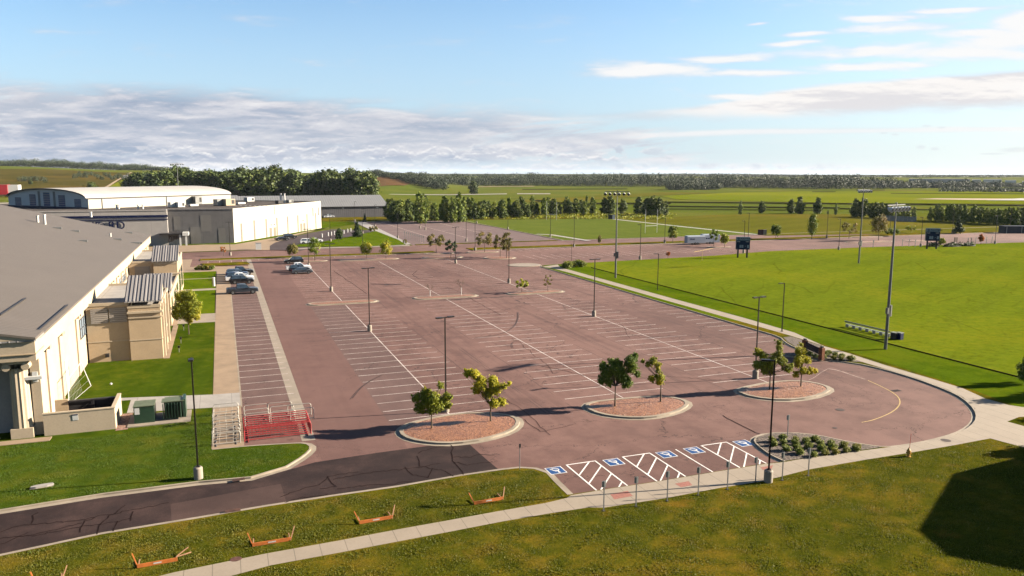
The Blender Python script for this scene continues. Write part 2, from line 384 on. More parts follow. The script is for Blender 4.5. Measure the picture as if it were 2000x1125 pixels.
def leafmat(name, c1, c2, c3, trans=.25):
    t = mat(name); c1 = sc3(c1, 1); c2 = sc3(c2, 1); c3 = sc3(c3, 1)
    oi = t.n('ShaderNodeObjectInfo').outputs['Random']
    isl = t.n('ShaderNodeNewGeometry').outputs['Random Per Island']
    lw = t.noise(t.P, .9, 3, .6)
    c = t.mix(t.ss(t.add(t.mul(lw, .6), t.mul(isl, .4)), .3, .7), c1, c2)
    c = t.mix(t.ss(t.noise(t.P, .35, 2, .5), .5, .72, 0, .8), c, c3)
    c = t.mix(t.mul(oi, .3), c, tuple(x*.7 for x in c1))
    t.put(t.b.inputs['Base Color'], c); t.b.inputs['Roughness'].default_value = .65; t.b.inputs['Specular IOR Level'].default_value = .2
    tr = t.n('ShaderNodeBsdfTranslucent'); t.put(tr.inputs[0], c)
    ms = t.n('ShaderNodeMixShader'); ms.inputs[0].default_value = trans
    t.put(ms.inputs[1], t.b.outputs[0]); t.put(ms.inputs[2], tr.outputs[0])
    o = [n for n in t.nt.nodes if n.type == 'OUTPUT_MATERIAL'][0]; t.put(o.inputs[0], ms.outputs[0])
    return t.mat
MT = {}
def wornpaint(name, c, amt):
    t = mat(name); c = sc3(c, .45); a = t.noise(t.P, 7, 4, .8); b_ = t.noise(t.P, .6, 3, .6)
    k = t.ss(t.add(t.mul(a, .6), t.mul(b_, .5)), .44, .66, 0, amt)
    t.put(t.b.inputs['Base Color'], t.mix(k, c, (.10, .062, .054))); t.b.inputs['Roughness'].default_value = .85; t.b.inputs['Specular IOR Level'].default_value = .1
    return t.mat
MT['asph'] = asphalt('pink_asphalt', (.168, .095, .085), (.290, .172, .150), 1.0, .45, .2, 1.0, True)
MT['asph_aisle'] = asphalt('red_asphalt', (.175, .100, .090), (.225, .131, .117), .5, .3, .12)
MT['asph_patch'] = asphalt('dull_asphalt', (.155, .098, .092), (.21, .136, .126), .9, .3, .2)
MT['asph_dark'] = asphalt('dark_asphalt', (.030, .018, .0185), (.115, .070, .062), .5, .6, .3, .8)
MT['asph_grey'] = asphalt('grey_asphalt', (.19, .135, .135), (.25, .18, .175), .8, .25, .2)
MT['asph_new'] = asphalt('black_asphalt', (.070, .055, .062), (.10, .075, .08), .1, .1, .15)
MT['crack'] = plain('crack_seal', (.034, .023, .022), 1.0, var=.3, spec=0.0)
MT['paint'] = wornpaint('white_paint', (1.05, .93, .87), .6)
MT['paint_worn'] = wornpaint('worn_paint', (.85, .67, .61), .75)
MT['paint_new'] = wornpaint('fresh_white_paint', (1.3, 1.25, 1.2), .35)
MT['paint_blue'] = plain('blue_paint', (.018, .095, .30), .6, var=.2, scale=6)
MT['paint_yellow'] = plain('yellow_paint', (.66, .46, .18), .7, var=.25, scale=4)
MT['paint_red'] = plain('red_marking_paint', (.42, .17, .13), .8, var=.2, scale=6)
MT['conc'] = concrete('concrete', (.42, .345, .27))
MT['conc_walk'] = concrete('sidewalk_concrete', (.46, .375, .285), (0, 1.55), .06)
MT['conc_walk_y'] = concrete('walkway_concrete', (.40, .31, .235), (1, 1.8), .1)
MT['conc_tan'] = concrete('tan_concrete', (.44, .31, .20), (1, 12.0))
MT['conc_new'] = concrete('pale_concrete', (.50, .46, .42), (0, 3.0))
MT['conc_base'] = concrete('lamp_base_concrete', (.42, .36, .29), None, .1)
MT['kerb'] = concrete('kerb_concrete', (.45, .37, .28), None, .2)
MT['lawn'] = grass('lawn_grass', (.045, .078, .010), (.085, .120, .014), (.17, .13, .030), .35, 7, stripes=(.15, 2.2, .12))
MT['lawn_bright'] = grass('bright_lawn_grass', (.075, .125, .010), (.115, .165, .012), (.17, .17, .02), .35, 6, stripes=(-.25, 3.0, .12))
MT['verge'] = grass('verge_grass', (.060, .070, .012), (.115, .105, .018), (.21, .125, .040), .75, 7, bump=.07, dryscale=.16, dirt=((.23, .115, .05), .45))
MT['front'] = grass('foreground_grass', (.042, .056, .010), (.100, .100, .018), (.165, .108, .032), .60, 5, bump=.10, dryscale=.13, dirt=((.20, .11, .04), .55))
MT['field'] = grass('sports_field_grass', (.110, .150, .010), (.165, .200, .012), (.215, .195, .014), .5, 1.6, stripes=(1.1, 4.5, .10), bump=.09, tracks=True, dryscale=.03, fine_amt=.55)
MT['football'] = grass('striped_field_grass', (.105, .155, .020), (.145, .195, .026), (.18, .19, .03), .2, 2.0, stripes=(1.2, 2.3, .35), bump=.03, fine_amt=.3)
MT['plain'] = grass('plain_grass', (.085, .115, .016), (.125, .150, .022), (.19, .14, .035), .55, .5, bump=.3, dryscale=.008, fine_amt=.3)
MT['meadow'] = grass('dry_meadow', (.095, .090, .018), (.185, .145, .026), (.25, .145, .035), .7, .35, bump=.5, dryscale=.012, dirt=((.085, .05, .02), .8))
MT['crop'] = grass('crop_grass', (.13, .16, .012), (.19, .205, .014), (.22, .19, .02), .4, .5, bump=.2, dryscale=.006, fine_amt=.2)
MT['mound'] = grass('mown_mound_grass', (.135, .135, .016), (.19, .165, .020), (.25, .16, .03), .55, 1.0, stripes=(1.15, 8, .1), bump=.15, dryscale=.012, fine_amt=.25)
MT['browncrop'] = grass('brown_field', (.19, .09, .035), (.24, .12, .045), (.27, .14, .05), .5, .4, bump=.2, dryscale=.01)
MT['scrub'] = grass('weedy_grass', (.07, .075, .015), (.17, .13, .02), (.27, .16, .03), .7, .9, bump=.5, dryscale=.05, dirt=((.05, .04, .015), .7))
MT['dirt'] = plain('bare_dirt', (.42, .27, .17), .9, var=.25, scale=.5)
MT['gravel_path'] = plain('gravel_path', (.50, .36, .22), .9, var=.2, scale=.8)
# ------------------------------------------------------------------ terrain
TP = [-3000, -400, 0, 270, 500, 640, 740, 850, 930, 1150, 1500, 2000, 5000]
TD = [0, 450, 560, 700, 860, 1000, 1150, 1400, 2000, 3200, 5200, 9000]
TZ = [[0,0,2,5,12,18,24,33,36,30,30,20],
      [0,0,2,5,12,18,24,33,36,30,30,20],
      [0,0,.5,3,9,16,22,32,34,28,30,20],
      [0,0,1.5,5,9,14,19,26,28,24,28,20],
      [0,0,2,5,9,14,18,23,24,20,28,20],
      [0,0,1,4,8,13,18,22,20,18,20,16],
      [0,0,0,1,3,10,18,19,14,14,26,20],
      [0,0,0,0,0,2.5,6,5,4,10,19,16],
      [0,0,0,0,0,0,0,1,2,10,19,16],
      [0,0,0,0,0,0,0,0,0,8,19,16],
      [0,0,0,0,0,0,0,0,0,7,19,16],
      [0,0,0,0,0,0,0,0,0,7,18,16],
      [0,0,0,0,0,0,0,0,0,7,18,16]]
TZ = np.array(TZ, float)
TA = np.arctan((np.array(TP)-1000)/F_PX)
def hz(x, y):
    d = math.hypot(x, y)
    if d < 450: return 0.0
    a = math.atan2(x, y)-YAW
    a = (a+math.pi) % (2*math.pi)-math.pi
    if a < -1.6: a = -1.3
    i = int(np.clip(np.searchsorted(TA, a)-1, 0, len(TP)-2)); j = int(np.clip(np.searchsorted(TD, d)-1, 0, len(TD)-2))
    u = min(1, max(0, (a-TA[i])/(TA[i+1]-TA[i]))); v = min(1, max(0, (d-TD[j])/(TD[j+1]-TD[j])))
    u = u*u*(3-2*u)
    return float((TZ[i, j]*(1-u)+TZ[i+1, j]*u)*(1-v)+(TZ[i, j+1]*(1-u)+TZ[i+1, j+1]*u)*v)
def ray_ground(px, py, dz=0.0):
    """ground point on the hilly terrain seen at a survey pixel"""
    d = (FW*F_PX+RT*(px-1000)+UP*(562.5-py)).normalized(); t = 300.0; last = t
    while t < 9000:
        p = Vector((0, 0, CAM_H))+d*t
        if p.z <= hz(p.x, p.y)+dz:
            lo, hi = last, t
            for _ in range(25):
                m_ = (lo+hi)/2; p = Vector((0, 0, CAM_H))+d*m_
                if p.z <= hz(p.x, p.y)+dz: hi = m_
                else: lo = m_
            return Vector((p.x, p.y, hz(p.x, p.y)))
        last = t; t += 6
    return None
def terrain():
    az = np.concatenate([np.radians(np.arange(-180, -55, 5)), np.radians(np.arange(-55, 45, 1.0)), np.radians(np.arange(45, 181, 5))])+YAW
    rr = np.concatenate([[0.5, 60, 150, 300], np.arange(430, 2000, 22), np.arange(2050, 5300, 130), [6000, 7500, 9000, 12000]])
    vs = []; fs = []
    for r in rr:
        for a in az:
            x, y = r*math.sin(a), r*math.cos(a); z = hz(x, y)
            if r > 9000: z = 16+(r-9000)*-.001
            vs.append((x, y, z-.02 if r < 460 else z))
    na = len(az)
    for i in range(len(rr)-1):
        for j in range(na-1):
            fs.append((i*na+j, (i+1)*na+j, (i+1)*na+j+1, i*na+j+1)[::-1])
    me = bpy.data.meshes.new('ground'); me.from_pydata(vs, [], fs); me.polygons.foreach_set('use_smooth', [True]*len(fs))
    o = link('ground', me, mat=MT['plain']); tag(o, kind='structure')
    me.flip_normals() if me.polygons[50].normal.z < 0 else None
terrain()
def drape(name, m_, pts_px, dz=.12, step=45, world=False):
    """a field laid over the terrain: polygon in survey pixels, subdivided and draped"""
    P = pts_px if world else []
    if not world:
        for i, p in enumerate(pts_px):
            q = ray_ground(*p)
            if q is None: continue
            P.append((q.x, q.y))
    bm = bmesh.new(); vs = [bm.verts.new((p[0], p[1], 0)) for p in P]
    t_ = tri(P); 
    for t in t_: bm.faces.new([vs[i] for i in t])
    for _ in range(7):
        es = [e for e in bm.edges if e.calc_length() > step]
        if not es: break
        bmesh.ops.subdivide_edges(bm, edges=es, cuts=1, use_grid_fill=False)
        bmesh.ops.triangulate(bm, faces=bm.faces)
    for v in bm.verts: v.co.z = hz(v.co.x, v.co.y)+dz
    bmesh.ops.recalc_face_normals(bm, faces=bm.faces)
    me = bpy.data.meshes.new(name); bm.to_mesh(me); bm.free()
    for p_ in me.polygons:
        if p_.normal.z < 0: me.flip_normals(); break
    return tag(link(name, me, mat=m_), kind='structure')

# far fields (left hill, brown rise, crops, runway strips)
drape('meadow', MT['meadow'], [(-60, 384), (-60, 331), (100, 331), (262, 338), (240, 352), (208, 372), (190, 384)], .4, 30)
drape('meadow_track', MT['gravel_path'], [(204, 367), (256, 337.2), (258.5, 337.2), (211, 367)], .8, 30)
drape('meadow_strip', MT['crop'], [(212, 366), (243, 350), (272, 351), (270, 366)], .7, 30)
drape('hill_field', MT['plain'], [(262, 346), (262, 336), (310, 335), (300, 346)], .8, 30)
drape('brown_field', MT['browncrop'], [(728, 366), (732, 346), (760, 346.5), (790, 349), (812, 357), (790, 363)], .5, 25)
drape('crop_field', MT['crop'], [(1290, 383), (1420, 377), (1560, 374), (2300, 372), (2300, 400), (1640, 397), (1450, 393), (1320, 390)], .25, 60)
drape('far_field', MT['plain'], [(700, 375), (860, 366), (2300, 366), (2300, 372), (1560, 373), (1280, 381), (700, 392)], .2, 80)
drape('stubble_field', MT['mound'], [(1010, 392), (1100, 386), (1290, 376), (1400, 377), (1290, 382), (1160, 390), (1130, 396), (1020, 395)], .3, 60)
drape('sand_strip', MT['gravel_path'], [(1785, 389.6), (1830, 388.2), (2300, 390), (2300, 393), (1900, 391.5)], .45, 60)
drape('pale_apron', MT['conc_new'], [(1925, 392.3), (1990, 388.5), (2300, 388.5), (2300, 394.5)], .6, 60)
drape('sand_strip', MT['gravel_path'], [(880, 361.5), (1040, 363.8), (1045, 364.6), (960, 364.2)], .5, 60)
for x0, x1, y in ((738, 990, 379.4), (1010, 1075, 379.2)):
    drape('runway_strip', MT['conc_new'], [(x0, y-.6), (x1, y-.6), (x1, y+.7), (x0, y+.7)], .5, 60)
DK = plain('dark_ditch', (.03, .032, .012), 1.0, var=.3, scale=.2, spec=0.0)
for a in ([(1300, 394.6), (1600, 397), (2300, 404), (2300, 406), (1600, 399), (1300, 396.2)], [(1050, 391), (1100, 397), (1310, 397), (1310, 399.5), (1090, 399.5), (1040, 393)],
          [(1300, 403), (1640, 406), (1640, 408), (1300, 404.5)], [(1300, 408.5), (1600, 411), (1600, 412.2), (1300, 409.5)], [(1640, 407.5), (1990, 412), (1990, 413), (1640, 409)],
          [(1020, 370), (1225, 368.6), (1225, 369.8), (1020, 371.2)], [(1586, 374.6), (1632, 374.6), (1632, 375.8), (1586, 375.6)], [(1672, 371), (1728, 371), (1728, 372.3), (1672, 372.3)], [(1740, 378), (2300, 379.5), (2300, 380.4), (1740, 379)]):
    drape('ditch', DK, a, .45, 60)

# ------------------------------------------------------------------ pavement sheets
GRASS_Z = .12
struct('parking_lot', MB().sheet([(-20, 46), (76, 46), (76, 180), (76, 226), (-90, 226), (-90, 190), (-20, 190)], .0), MT['asph'])
struct('parking_lot', MB().sheet([(76.01, 176), (420, 170), (420, 226), (76.01, 226)], .0), MT['asph'])
struct('parking_lot', MB().sheet([(57, 243.5), (110.3, 243.5), (110.3, 369), (57, 369)], .0), MT['asph_grey'])
struct('access_road', MB().sheet([(-90, 226), (420, 226), (420, 241), (110.3, 241), (110.3, 243.5), (57, 243.5), (57, 241), (-90, 241)], .0), MT['asph'])
struct('asphalt_aisle', MB().sheet([(6.6, 60), (13.6, 60), (13.9, 66), (13.6, 140), (13.4, 207), (6.8, 207)], .004), MT['asph_aisle'])
struct('asphalt_patch', MB().sheet([(13.6, 66.6), (19.4, 66.6), (19.4, 134.5), (13.6, 134.5)], .005), MT['asph_patch'])
struct('asphalt_patch', MB().sheet([(.85, 79), (5.5, 79), (5.5, 190), (.85, 190)], .004), MT['asph_patch'])
near_edge = GP([(0, 1088), (200, 1045), (400, 1012), (520, 989)]) + GP([(650, 980), (775, 957.5), (900, 933.7), (982.5, 919)])
near_edge = [(-40, 47), (-24, 50)]+GP([(0, 1088), (200, 1045), (400, 1014), (520, 995), (650, 976), (775, 956), (900, 934), (982, 919.5)])
top_edge = GP([(615, 905), (500, 937)])
struct('asphalt_driveway', MB().sheet([(-40, 55.5), (-40, 46)]+near_edge+GP([(975, 918), (945, 893), (915, 866), (872, 866), (740, 884), (615, 903), (500, 936)])+[(-2, 61), (-15, 60), (-26, 58)], .006), MT['asph_dark'])
struct('asphalt_patch', MB().sheet(GP([(333, 985), (548, 945), (560, 983), (520, 990), (400, 1009), (335, 1018)]), .010), asphalt('brown_asphalt', (.075, .046, .042), (.135, .086, .076), .3, .7, .3, .8))
# kerb chains: the lawn side is on the LEFT of travel
K1 = [(-60, 51), (-28, 56.2)]+GP([(0, 1000), (200, 968), (388, 944), (490, 935), (560, 914), (596, 892), (611, 876), (598, 867)])+GP([(560, 868.5), (480, 873.5), (415, 880)])
K1 = K1[:6]+smooth_line(K1[6:], 1)
K2 = [(-60, 40), (-28, 48.6)]+GP([(0, 1088), (200, 1045), (400, 1012), (520, 991), (650, 971), (775, 953), (900, 931), (982.5, 919), (1015, 915.5), (1045, 917.5), (1070, 926), (1085, 942.5), (1112, 969)])
end_line = GP([(1195, 956), (1270, 945), (1395, 924), (1490, 908.5), (1532, 904)])
bed_left = GP([(1532, 904), (1508, 893), (1488, 880), (1471, 865), (1475, 855.5), (1499, 848), (1544, 846.5), (1595, 851), (1640, 861), (1685, 869.5), (1730, 875.5), (1775, 870.5), (1820, 862), (1868, 849), (1895, 835), (1907, 819), (1902, 801), (1880, 780), (1850, 764.5), (1790, 742), (1730, 724), (1670, 710.5), (1580, 701.5), (1530, 695)])
bed_sign = [(70.4, 77.8), (70.6, 80.5), (71.6, 83.5), (73.3, 86.5)]
K3 = smooth_line(bed_left, 1)+smooth_line(bed_sign+[(73.3, 92)], 1)+[(73.3, 110), (73.3, 150), (73.3, 174), (74.4, 176.4), (77, 177.4)]+[(104.5, 179.6), (130, 182), (152.7, 187), (192, 187.2), (255, 183), (420, 172)]
front_ring = K2+end_line[:-1]+K3+[(620, 160), (620, -300), (-60, -300)]
struct('lawn', MB().sheet(front_ring, GRASS_Z-.0), MT['front'])
# the playing field and the lawn beside the lot as brighter turf laid on it
FL = 84.1
struct('sports_field', MB().sheet([(FL, 40), (420, 40), (420, 171.5), (255, 182.5), (192, 186.7), (152.7, 186.5), (130, 181.5), (104.5, 179.1), (84.1, 177.4)], GRASS_Z+.012), MT['field'])
struct('lawn', MB().sheet([(73.6, 100), (73.6, 173.5), (75.5, 176.4), (FL, 177.2), (FL, 40), (75, 40), (72.6, 49), (74.4, 57), (75.4, 70), (75.6, 82), (75.3, 97)], GRASS_Z+.008), MT['lawn_bright'])
struct('field_dark_strip', MB().box(FL-.05, FL+.05, 58.5, 168, 0.0, GRASS_Z+.11), MT['crack'])  # narrow dark strip added where the field turf meets the lawn
K1r = K1+[(-1.85, 66.3), (-1.85, 84), (-60, 84)]
struct('lawn', MB().sheet(K1+[(-1.85, 66.35), (-1.85, 84), (-60, 84)], GRASS_Z), MT['lawn'])
struct('lawn', MB().sheet([(-1.85, 84), (-1.85, 125.5), (-16, 125.5), (-16, 84)], GRASS_Z+.002), MT['lawn'])
struct('lawn', MB().sheet([(-1.95, 133.5), (-1.95, 160.5), (-16, 160.5), (-16, 133.5)], GRASS_Z), MT['lawn_bright'])
struct('lawn', MB().sheet([(-1.95, 163), (-1.95, 178.6), (-16, 178.6), (-16, 163)], GRASS_Z), MT['lawn_bright'])
struct('lawn', MB().sheet([(-1.95, 179.3), (-1.95, 191.5), (-16, 191.5), (-16, 179.3)], GRASS_Z), MT['lawn_bright'])
struct('pavement', MB().sheet([(-1.8, 66.3), (.8, 66.3), (.8, 191.5), (-1.8, 191.5)], GRASS_Z+.004), MT['conc_tan'])
struct('kerb', MB().box(.8, .95, 78, 191.5, 0, GRASS_Z+.01), MT['kerb'])
struct('footpath', MB().sheet([(-16, 125.5), (-1.8, 125.5), (-1.8, 133.5), (-16, 133.5)], GRASS_Z-.003), MT['conc'])
struct('footpath', MB().sheet([(-16, 160.5), (-1.8, 160.5), (-1.8, 163), (-16, 163)], GRASS_Z-.003), MT['conc'])
struct('footpath', MB().sheet([(-16, 178.6), (-1.8, 178.6), (-1.8, 179.3), (-16, 179.3)], GRASS_Z-.003), MT['conc'])
struct('footpath', MB().sheet([(-9.5, 79.6), (-1.8, 78.6), (.8, 78.4), (.8, 83.2), (-1.8, 83.4), (-14.6, 86.2), (-15.5, 84.5), (-9.6, 84.2)], GRASS_Z+.008), MT['conc_new'])
struct('plaza', MB().sheet([(-60, 191.5), (.8, 191.5), (.8, 196), (5.5, 196), (5.5, 200), (-8, 203), (-8, 221), (-60, 221)], .03), MT['conc_tan'])
struct('verge', MB().sheet(GP([(392, 515.6), (482, 512), (489, 517), (440, 519.5), (400, 520)]), .13), MT['verge'])
struct('verge', MB().prism([(-6, 216), (58, 216.6), (58, 220.6), (-6, 220.6)], 0, .12), MT['verge'])
struct('kerb', MB().box(-6, 58, 215.6, 215.95, 0, .13), MT['kerb'])
struct('concrete_strip', MB().sheet([(5.5, 66), (6.65, 66), (6.65, 215.6), (5.5, 215.6)], .009), MT['conc'])
struct('plaza', MB().sheet([(-90, 240.5)]+GP([(460, 489.5), (527, 489), (533, 478), (563, 464), (612, 451.5), (650, 443.5), (692, 436), (692, 432), (629, 445)])+[(42, 329), (3, 266), (-22, 262), (-90, 262)], .12), MT['conc_tan'])
struct('verge', MB().sheet(GP([(375, 478.5), (458, 478), (560, 461), (629, 446.5), (629, 443)])+[(3.4, 268), (-14, 268)], .135), MT['lawn_bright'])
struct('black_drive', MB().sheet(GP([(527, 489), (527, 481), (536, 475), (575, 462), (612, 454), (650, 448), (689, 449.5), (737, 450), (737, 456), (590, 490)]), .125), MT['asph_new'])
struct('lawn', MB().prism(GP([(570.5, 483), (592, 476), (624.5, 474), (665, 466.5), (702.5, 459), (734, 452), (777.5, 469), (792.5, 478.5), (710, 482.5)]), 0.1, .2), MT['lawn_bright'])
struct('lawn', MB().sheet(GP([(629, 433.5), (692, 433.5), (692, 439), (629, 447)]), .16), MT['lawn_bright'])
struct('verge', MB().sheet(GP([(629, 424.5), (775, 424), (750, 430), (700, 433), (629, 433.5)]), .12), MT['verge'])
struct('footpath', MB().sheet(GP([(690, 433.2), (712, 433.2), (803, 477.5), (786, 479)]), .13), MT['conc_new'])
struct('footpath', MB().sheet(GP([(565, 486.8), (600, 484.6), (800, 478.6), (800, 481.2), (600, 487), (567, 488.5)]), .13), MT['conc'])
# north side of the right-hand lot
struct('verge', MB().prism([(70, 219.4), (420, 219.4), (420, 226), (70, 226)], 0, .12), MT['verge'])
struct('kerb', MB().box(70, 420, 218.9, 219.35, 0, .14), MT['kerb'])
struct('verge', MB().prism([(58, 241.3), (108, 241.3), (108, 243.3), (58, 243.3)], 0, .11), MT['verge'])
struct('football_field', MB().prism([(110.4, 243), (196, 243), (191, 300), (188, 352), (108, 362), (110.4, 300)], 0, .13), MT['football'])
struct('kerb', MB().box(109.9, 110.35, 241.5, 368, 0, .15), MT['kerb'])
struct('kerb', MB().box(109, 420, 241.2, 241.7, 0, .14), MT['kerb'])
struct('footpath', MB().ribbon([tuple(G(1193, 428)[:2]), tuple(G(1330, 443)[:2]), tuple(G(1480, 459)[:2])], 2.6, .16), MT['conc_new'])
struct('footpath', MB().ribbon([tuple(G(1048, 458)[:2]), tuple(G(1075, 459)[:2]), tuple(G(1150, 471)[:2])], 2.2, .16), MT['conc_new'])
mound = [tuple(G(*p)[:2]) for p in [(1190, 430), (1240, 427), (1400, 420), (1560, 418), (1750, 420), (1850, 426), (1900, 434), (2300, 447), (2300, 449), (1500, 460.5), (1340, 444)]]
struct('meadow', MB().sheet(mound, .10), MT['mound'])
struct('meadow', MB().sheet([tuple(G(*p)[:2]) for p in [(760, 431), (905, 431.5), (1020, 428), (1200, 429), (1300, 423), (1300, 417), (1050, 420), (760, 424)]], .06), MT['scrub'])
struct('gravel_lane', MB().sheet([tuple(G(*p)[:2]) for p in [(757, 417), (800, 432), (778, 431), (757, 423)]], .09), MT['gravel_path'])
# kerbs with gutters along the lots
def kerb(name, ch, closed=False, side=1, gut=.42):
    tp = MB(); L = offset(ch, .16*side, closed); n = len(ch); R_ = range(n if closed else n-1)
    for i in R_:
        a, b, c, d = ch[i], ch[(i+1) % n], L[(i+1) % n], L[i]
        tp.quad((*a, .135), (*b, .135), (*c, .135), (*d, .135)); tp.quad((*a, 0), (*b, 0), (*b, .135), (*a, .135)) if side > 0 else tp.quad((*b, 0), (*a, 0), (*a, .135), (*b, .135))
    g = offset(ch, -gut*side, closed)
    for i in R_:
        a, b, c, d = ch[i], ch[(i+1) % n], g[(i+1) % n], g[i]
        tp.quad((*a, .011), (*b, .011), (*c, .011), (*d, .011))
    return struct(name, tp, MT['kerb'])
kerb('kerb', K1[:-3] if False else K1, side=1)
kerb('kerb', K2, side=-1)
kerb('kerb', K3[:-8], side=-1, gut=.35); kerb('kerb', K3[-9:], side=-1)
# pavements along the front
walk_top = [(-34, 38), (-16, 43.2)]+GP([(340, 1122), (520, 1085), (665, 1059), (775, 1038), (875, 1020), (970, 1002.5), (1065, 986), (1107, 976), (1115, 970.5)])+GP([(1195, 957), (1270, 946), (1395, 925), (1495, 909), (1532, 905.5), (1556, 901), (1640, 889), (1730, 876.8), (1775, 871.5), (1820, 863), (1868, 850.5), (1896, 836), (1908.5, 819), (1904, 800), (1881, 778.5), (1851, 763.5), (1790, 741), (1730, 723), (1690, 711)])+GP([(1652, 699), (1610, 689)])+[(74.9, 80), (75.2, 86), (75.2, 97), (75.0, 120), (75.0, 160), (74.6, 170), (73.6, 174)]
walk_bot = [(-34, 36), (-15, 41.3)]+GP([(400, 1143), (530, 1108), (670, 1082), (780, 1061), (885, 1041), (982, 1022), (1075, 1006), (1150, 994.5), (1180, 995), (1302, 976), (1407, 956), (1490, 943), (1580, 920), (1690, 901), (1781, 886.5), (1860, 873), (1934, 859)])
exit_r = GP([(2000, 877), (2200, 900), (2200, 850), (2000, 835), (1967, 826), (1990, 817), (2100, 812), (2200, 812), (2200, 802), (2000, 798)])
walk_out = GP([(1970, 793.5), (1925, 781), (1880, 760.5), (1820, 742), (1730, 715.5), (1658, 692), (1610, 678)])+[(77.2, 88), (77.6, 100), (77.3, 120), (77.3, 160), (77.3, 171), (79, 176.8)]
ring = walk_top+walk_out[::-1]+exit_r[::-1]+walk_bot[::-1]
struct('sidewalk', MB().sheet(ring, GRASS_Z+.014), MT['conc_walk'])
# mulch beds
MT['mulch'] = (lambda: (lambda t: (t.put(t.b.inputs['Base Color'], t.mix(t.ss(vor(t, t.P, 9, 'F1C'), 0, 1), (.064, .021, .010), (.215, .098, .045))), bumpit(t, t.noise(t.P, 6, 3, .7), .08), t.mat)[-1])(mat('red_rock_mulch')))()
MT['mulch_grey'] = plain('grey_mulch', (.17, .13, .105), .95, var=.6, scale=5, bump=.1)
def bed(pts, m_, name='planting_bed'): return struct(name, MB().sheet(pts, .145), m_)
bed(offset(GP([(1535, 903), (1511, 892), (1491, 879), (1476, 864), (1480, 856), (1502, 849.5), (1544, 848), (1594, 852.5), (1638, 862.5), (1684, 871), (1722, 876.2), (1640, 888.3), (1556, 900)]), 0), MT['mulch_grey'])
bed(GP([(1532, 694), (1580, 700), (1668, 708.5), (1686, 709.5), (1650, 698.5), (1608, 688)])+[(74.7, 80), (74.9, 86), (73.5, 86), (72, 83.4), (71, 80.5), (70.8, 78)], MT['mulch_grey'])
def planter(pts, label, lod=0, mul='mulch'):
    t = thing('planter_island', label, 'planter island', (*[sum(p[i] for p in pts)/len(pts) for i in (0, 1)], 0), 0, 'kerbed islands in the parking lot')
    cx, cy = t.location[:2]; pts = [(p[0]-cx, p[1]-cy) for p in pts]
    a = sum(pts[i][0]*pts[(i+1) % len(pts)][1]-pts[(i+1) % len(pts)][0]*pts[i][1] for i in range(len(pts)))
    if a < 0: pts = pts[::-1]
    ins = offset(pts, .35, True); gut = offset(pts, -.42, True); n = len(pts)
    b = MB()
    for i in range(n):
        j = (i+1) % n
        b.quad((*gut[i], .012), (*gut[j], .012), (*pts[j], .012), (*pts[i], .012))
        b.quad((*pts[i], 0), (*pts[j], 0), (*pts[j], .15), (*pts[i], .15)); b.quad((*pts[i], .15), (*pts[j], .15), (*ins[j], .15), (*ins[i], .15))
        b.quad((*ins[j], .09), (*ins[i], .09), (*ins[i], .15), (*ins[j], .15))
    b.build('kerb_ring', MT['kerb'], t)
    k = .13; m_ = MB()
    # gently heaped rock mulch
    cxx = sum(p[0] for p in ins)/n; cyy = sum(p[1] for p in ins)/n; rings = [ins]
    for s_, z in ((.85, .16), (.6, .2), (.3, .22)): rings.append([((p[0]-cxx)*s_+cxx, (p[1]-cyy)*s_+cyy) for p in ins])
    zs = [.11, .16, .2, .22]
    vs = [(*p, z) for r_, z in zip(rings, zs) for p in r_]+[(cxx, cyy, .22)]
    fs = [(r*n+i, r*n+(i+1) % n, (r+1)*n+(i+1) % n, (r+1)*n+i) for r in range(3) for i in range(n)]+[(3*n+i, 3*n+(i+1) % n, 4*n) for i in range(n)]
    m_.add(vs, fs, True); m_.build('rock_mulch', MT[mul], t)
    if lod == 0:
        r_ = MB()
        for _ in range(1300):
            i = random.randrange(n); s_ = math.sqrt(random.random())*.93; u = random.random()
            p = [ins[i][q]*(1-u)+ins[(i+1) % n][q]*u for q in (0, 1)]
            x = (p[0]-cxx)*s_+cxx; y = (p[1]-cyy)*s_+cyy; z = .12+.1*(1-s_); s = random.uniform(.03, .065)
            a1 = random.random()*6
            r_.add([(x+s*math.cos(a1), y+s*math.sin(a1), z), (x+s*math.cos(a1+2.1), y+s*math.sin(a1+2.1), z), (x+s*math.cos(a1+4.2), y+s*math.sin(a1+4.2), z), (x, y, z+s*1.1)], [(0, 1, 3), (1, 2, 3), (2, 0, 3)])
        r_.build('loose_rock', MT['mulch'], t)
    return t
planter(smooth_line(GP([(778, 848), (800, 861), (845, 868), (890, 868.5), (950, 860), (1000, 845), (1017, 829), (1010, 816), (975, 809), (920, 807), (860, 814), (805, 826), (785, 836)]), 1, True), 'large oval red rock island at the left end of the front row, two young trees')
planter(smooth_line(GP([(1140, 797), (1170, 811), (1220, 818), (1270, 818), (1320, 808), (1346, 794), (1342, 784), (1310, 776), (1260, 776), (1200, 781), (1150, 787)]), 1, True), 'middle oval red rock island, with a dark green tree and a sparse one')
planter(smooth_line(GP([(1436, 766), (1470, 778), (1530, 784), (1585, 779), (1622, 766), (1620, 757), (1590, 748), (1550, 744), (1500, 748), (1450, 758)]), 1, True), 'large oval island of red rock beside the turning circle, two yellow-green trees on it')
def stadium(x0, x1, yc, r):
    return [(x0+r-r*math.sin(a), yc+r*math.cos(a)) for a in np.linspace(0, math.pi, 8)]+[(x1-r+r*math.sin(a), yc-r*math.cos(a)) for a in np.linspace(0, math.pi, 8)]
planter(stadium(13.4, 25.6, 137.3, 1.5), 'long narrow mulch island without trees, mid lot, nearest the driving aisle on the left', 1)
planter(stadium(32.4, 44.6, 137.3, 1.5), 'long narrow mulch island with two bare white-trunked saplings', 1)
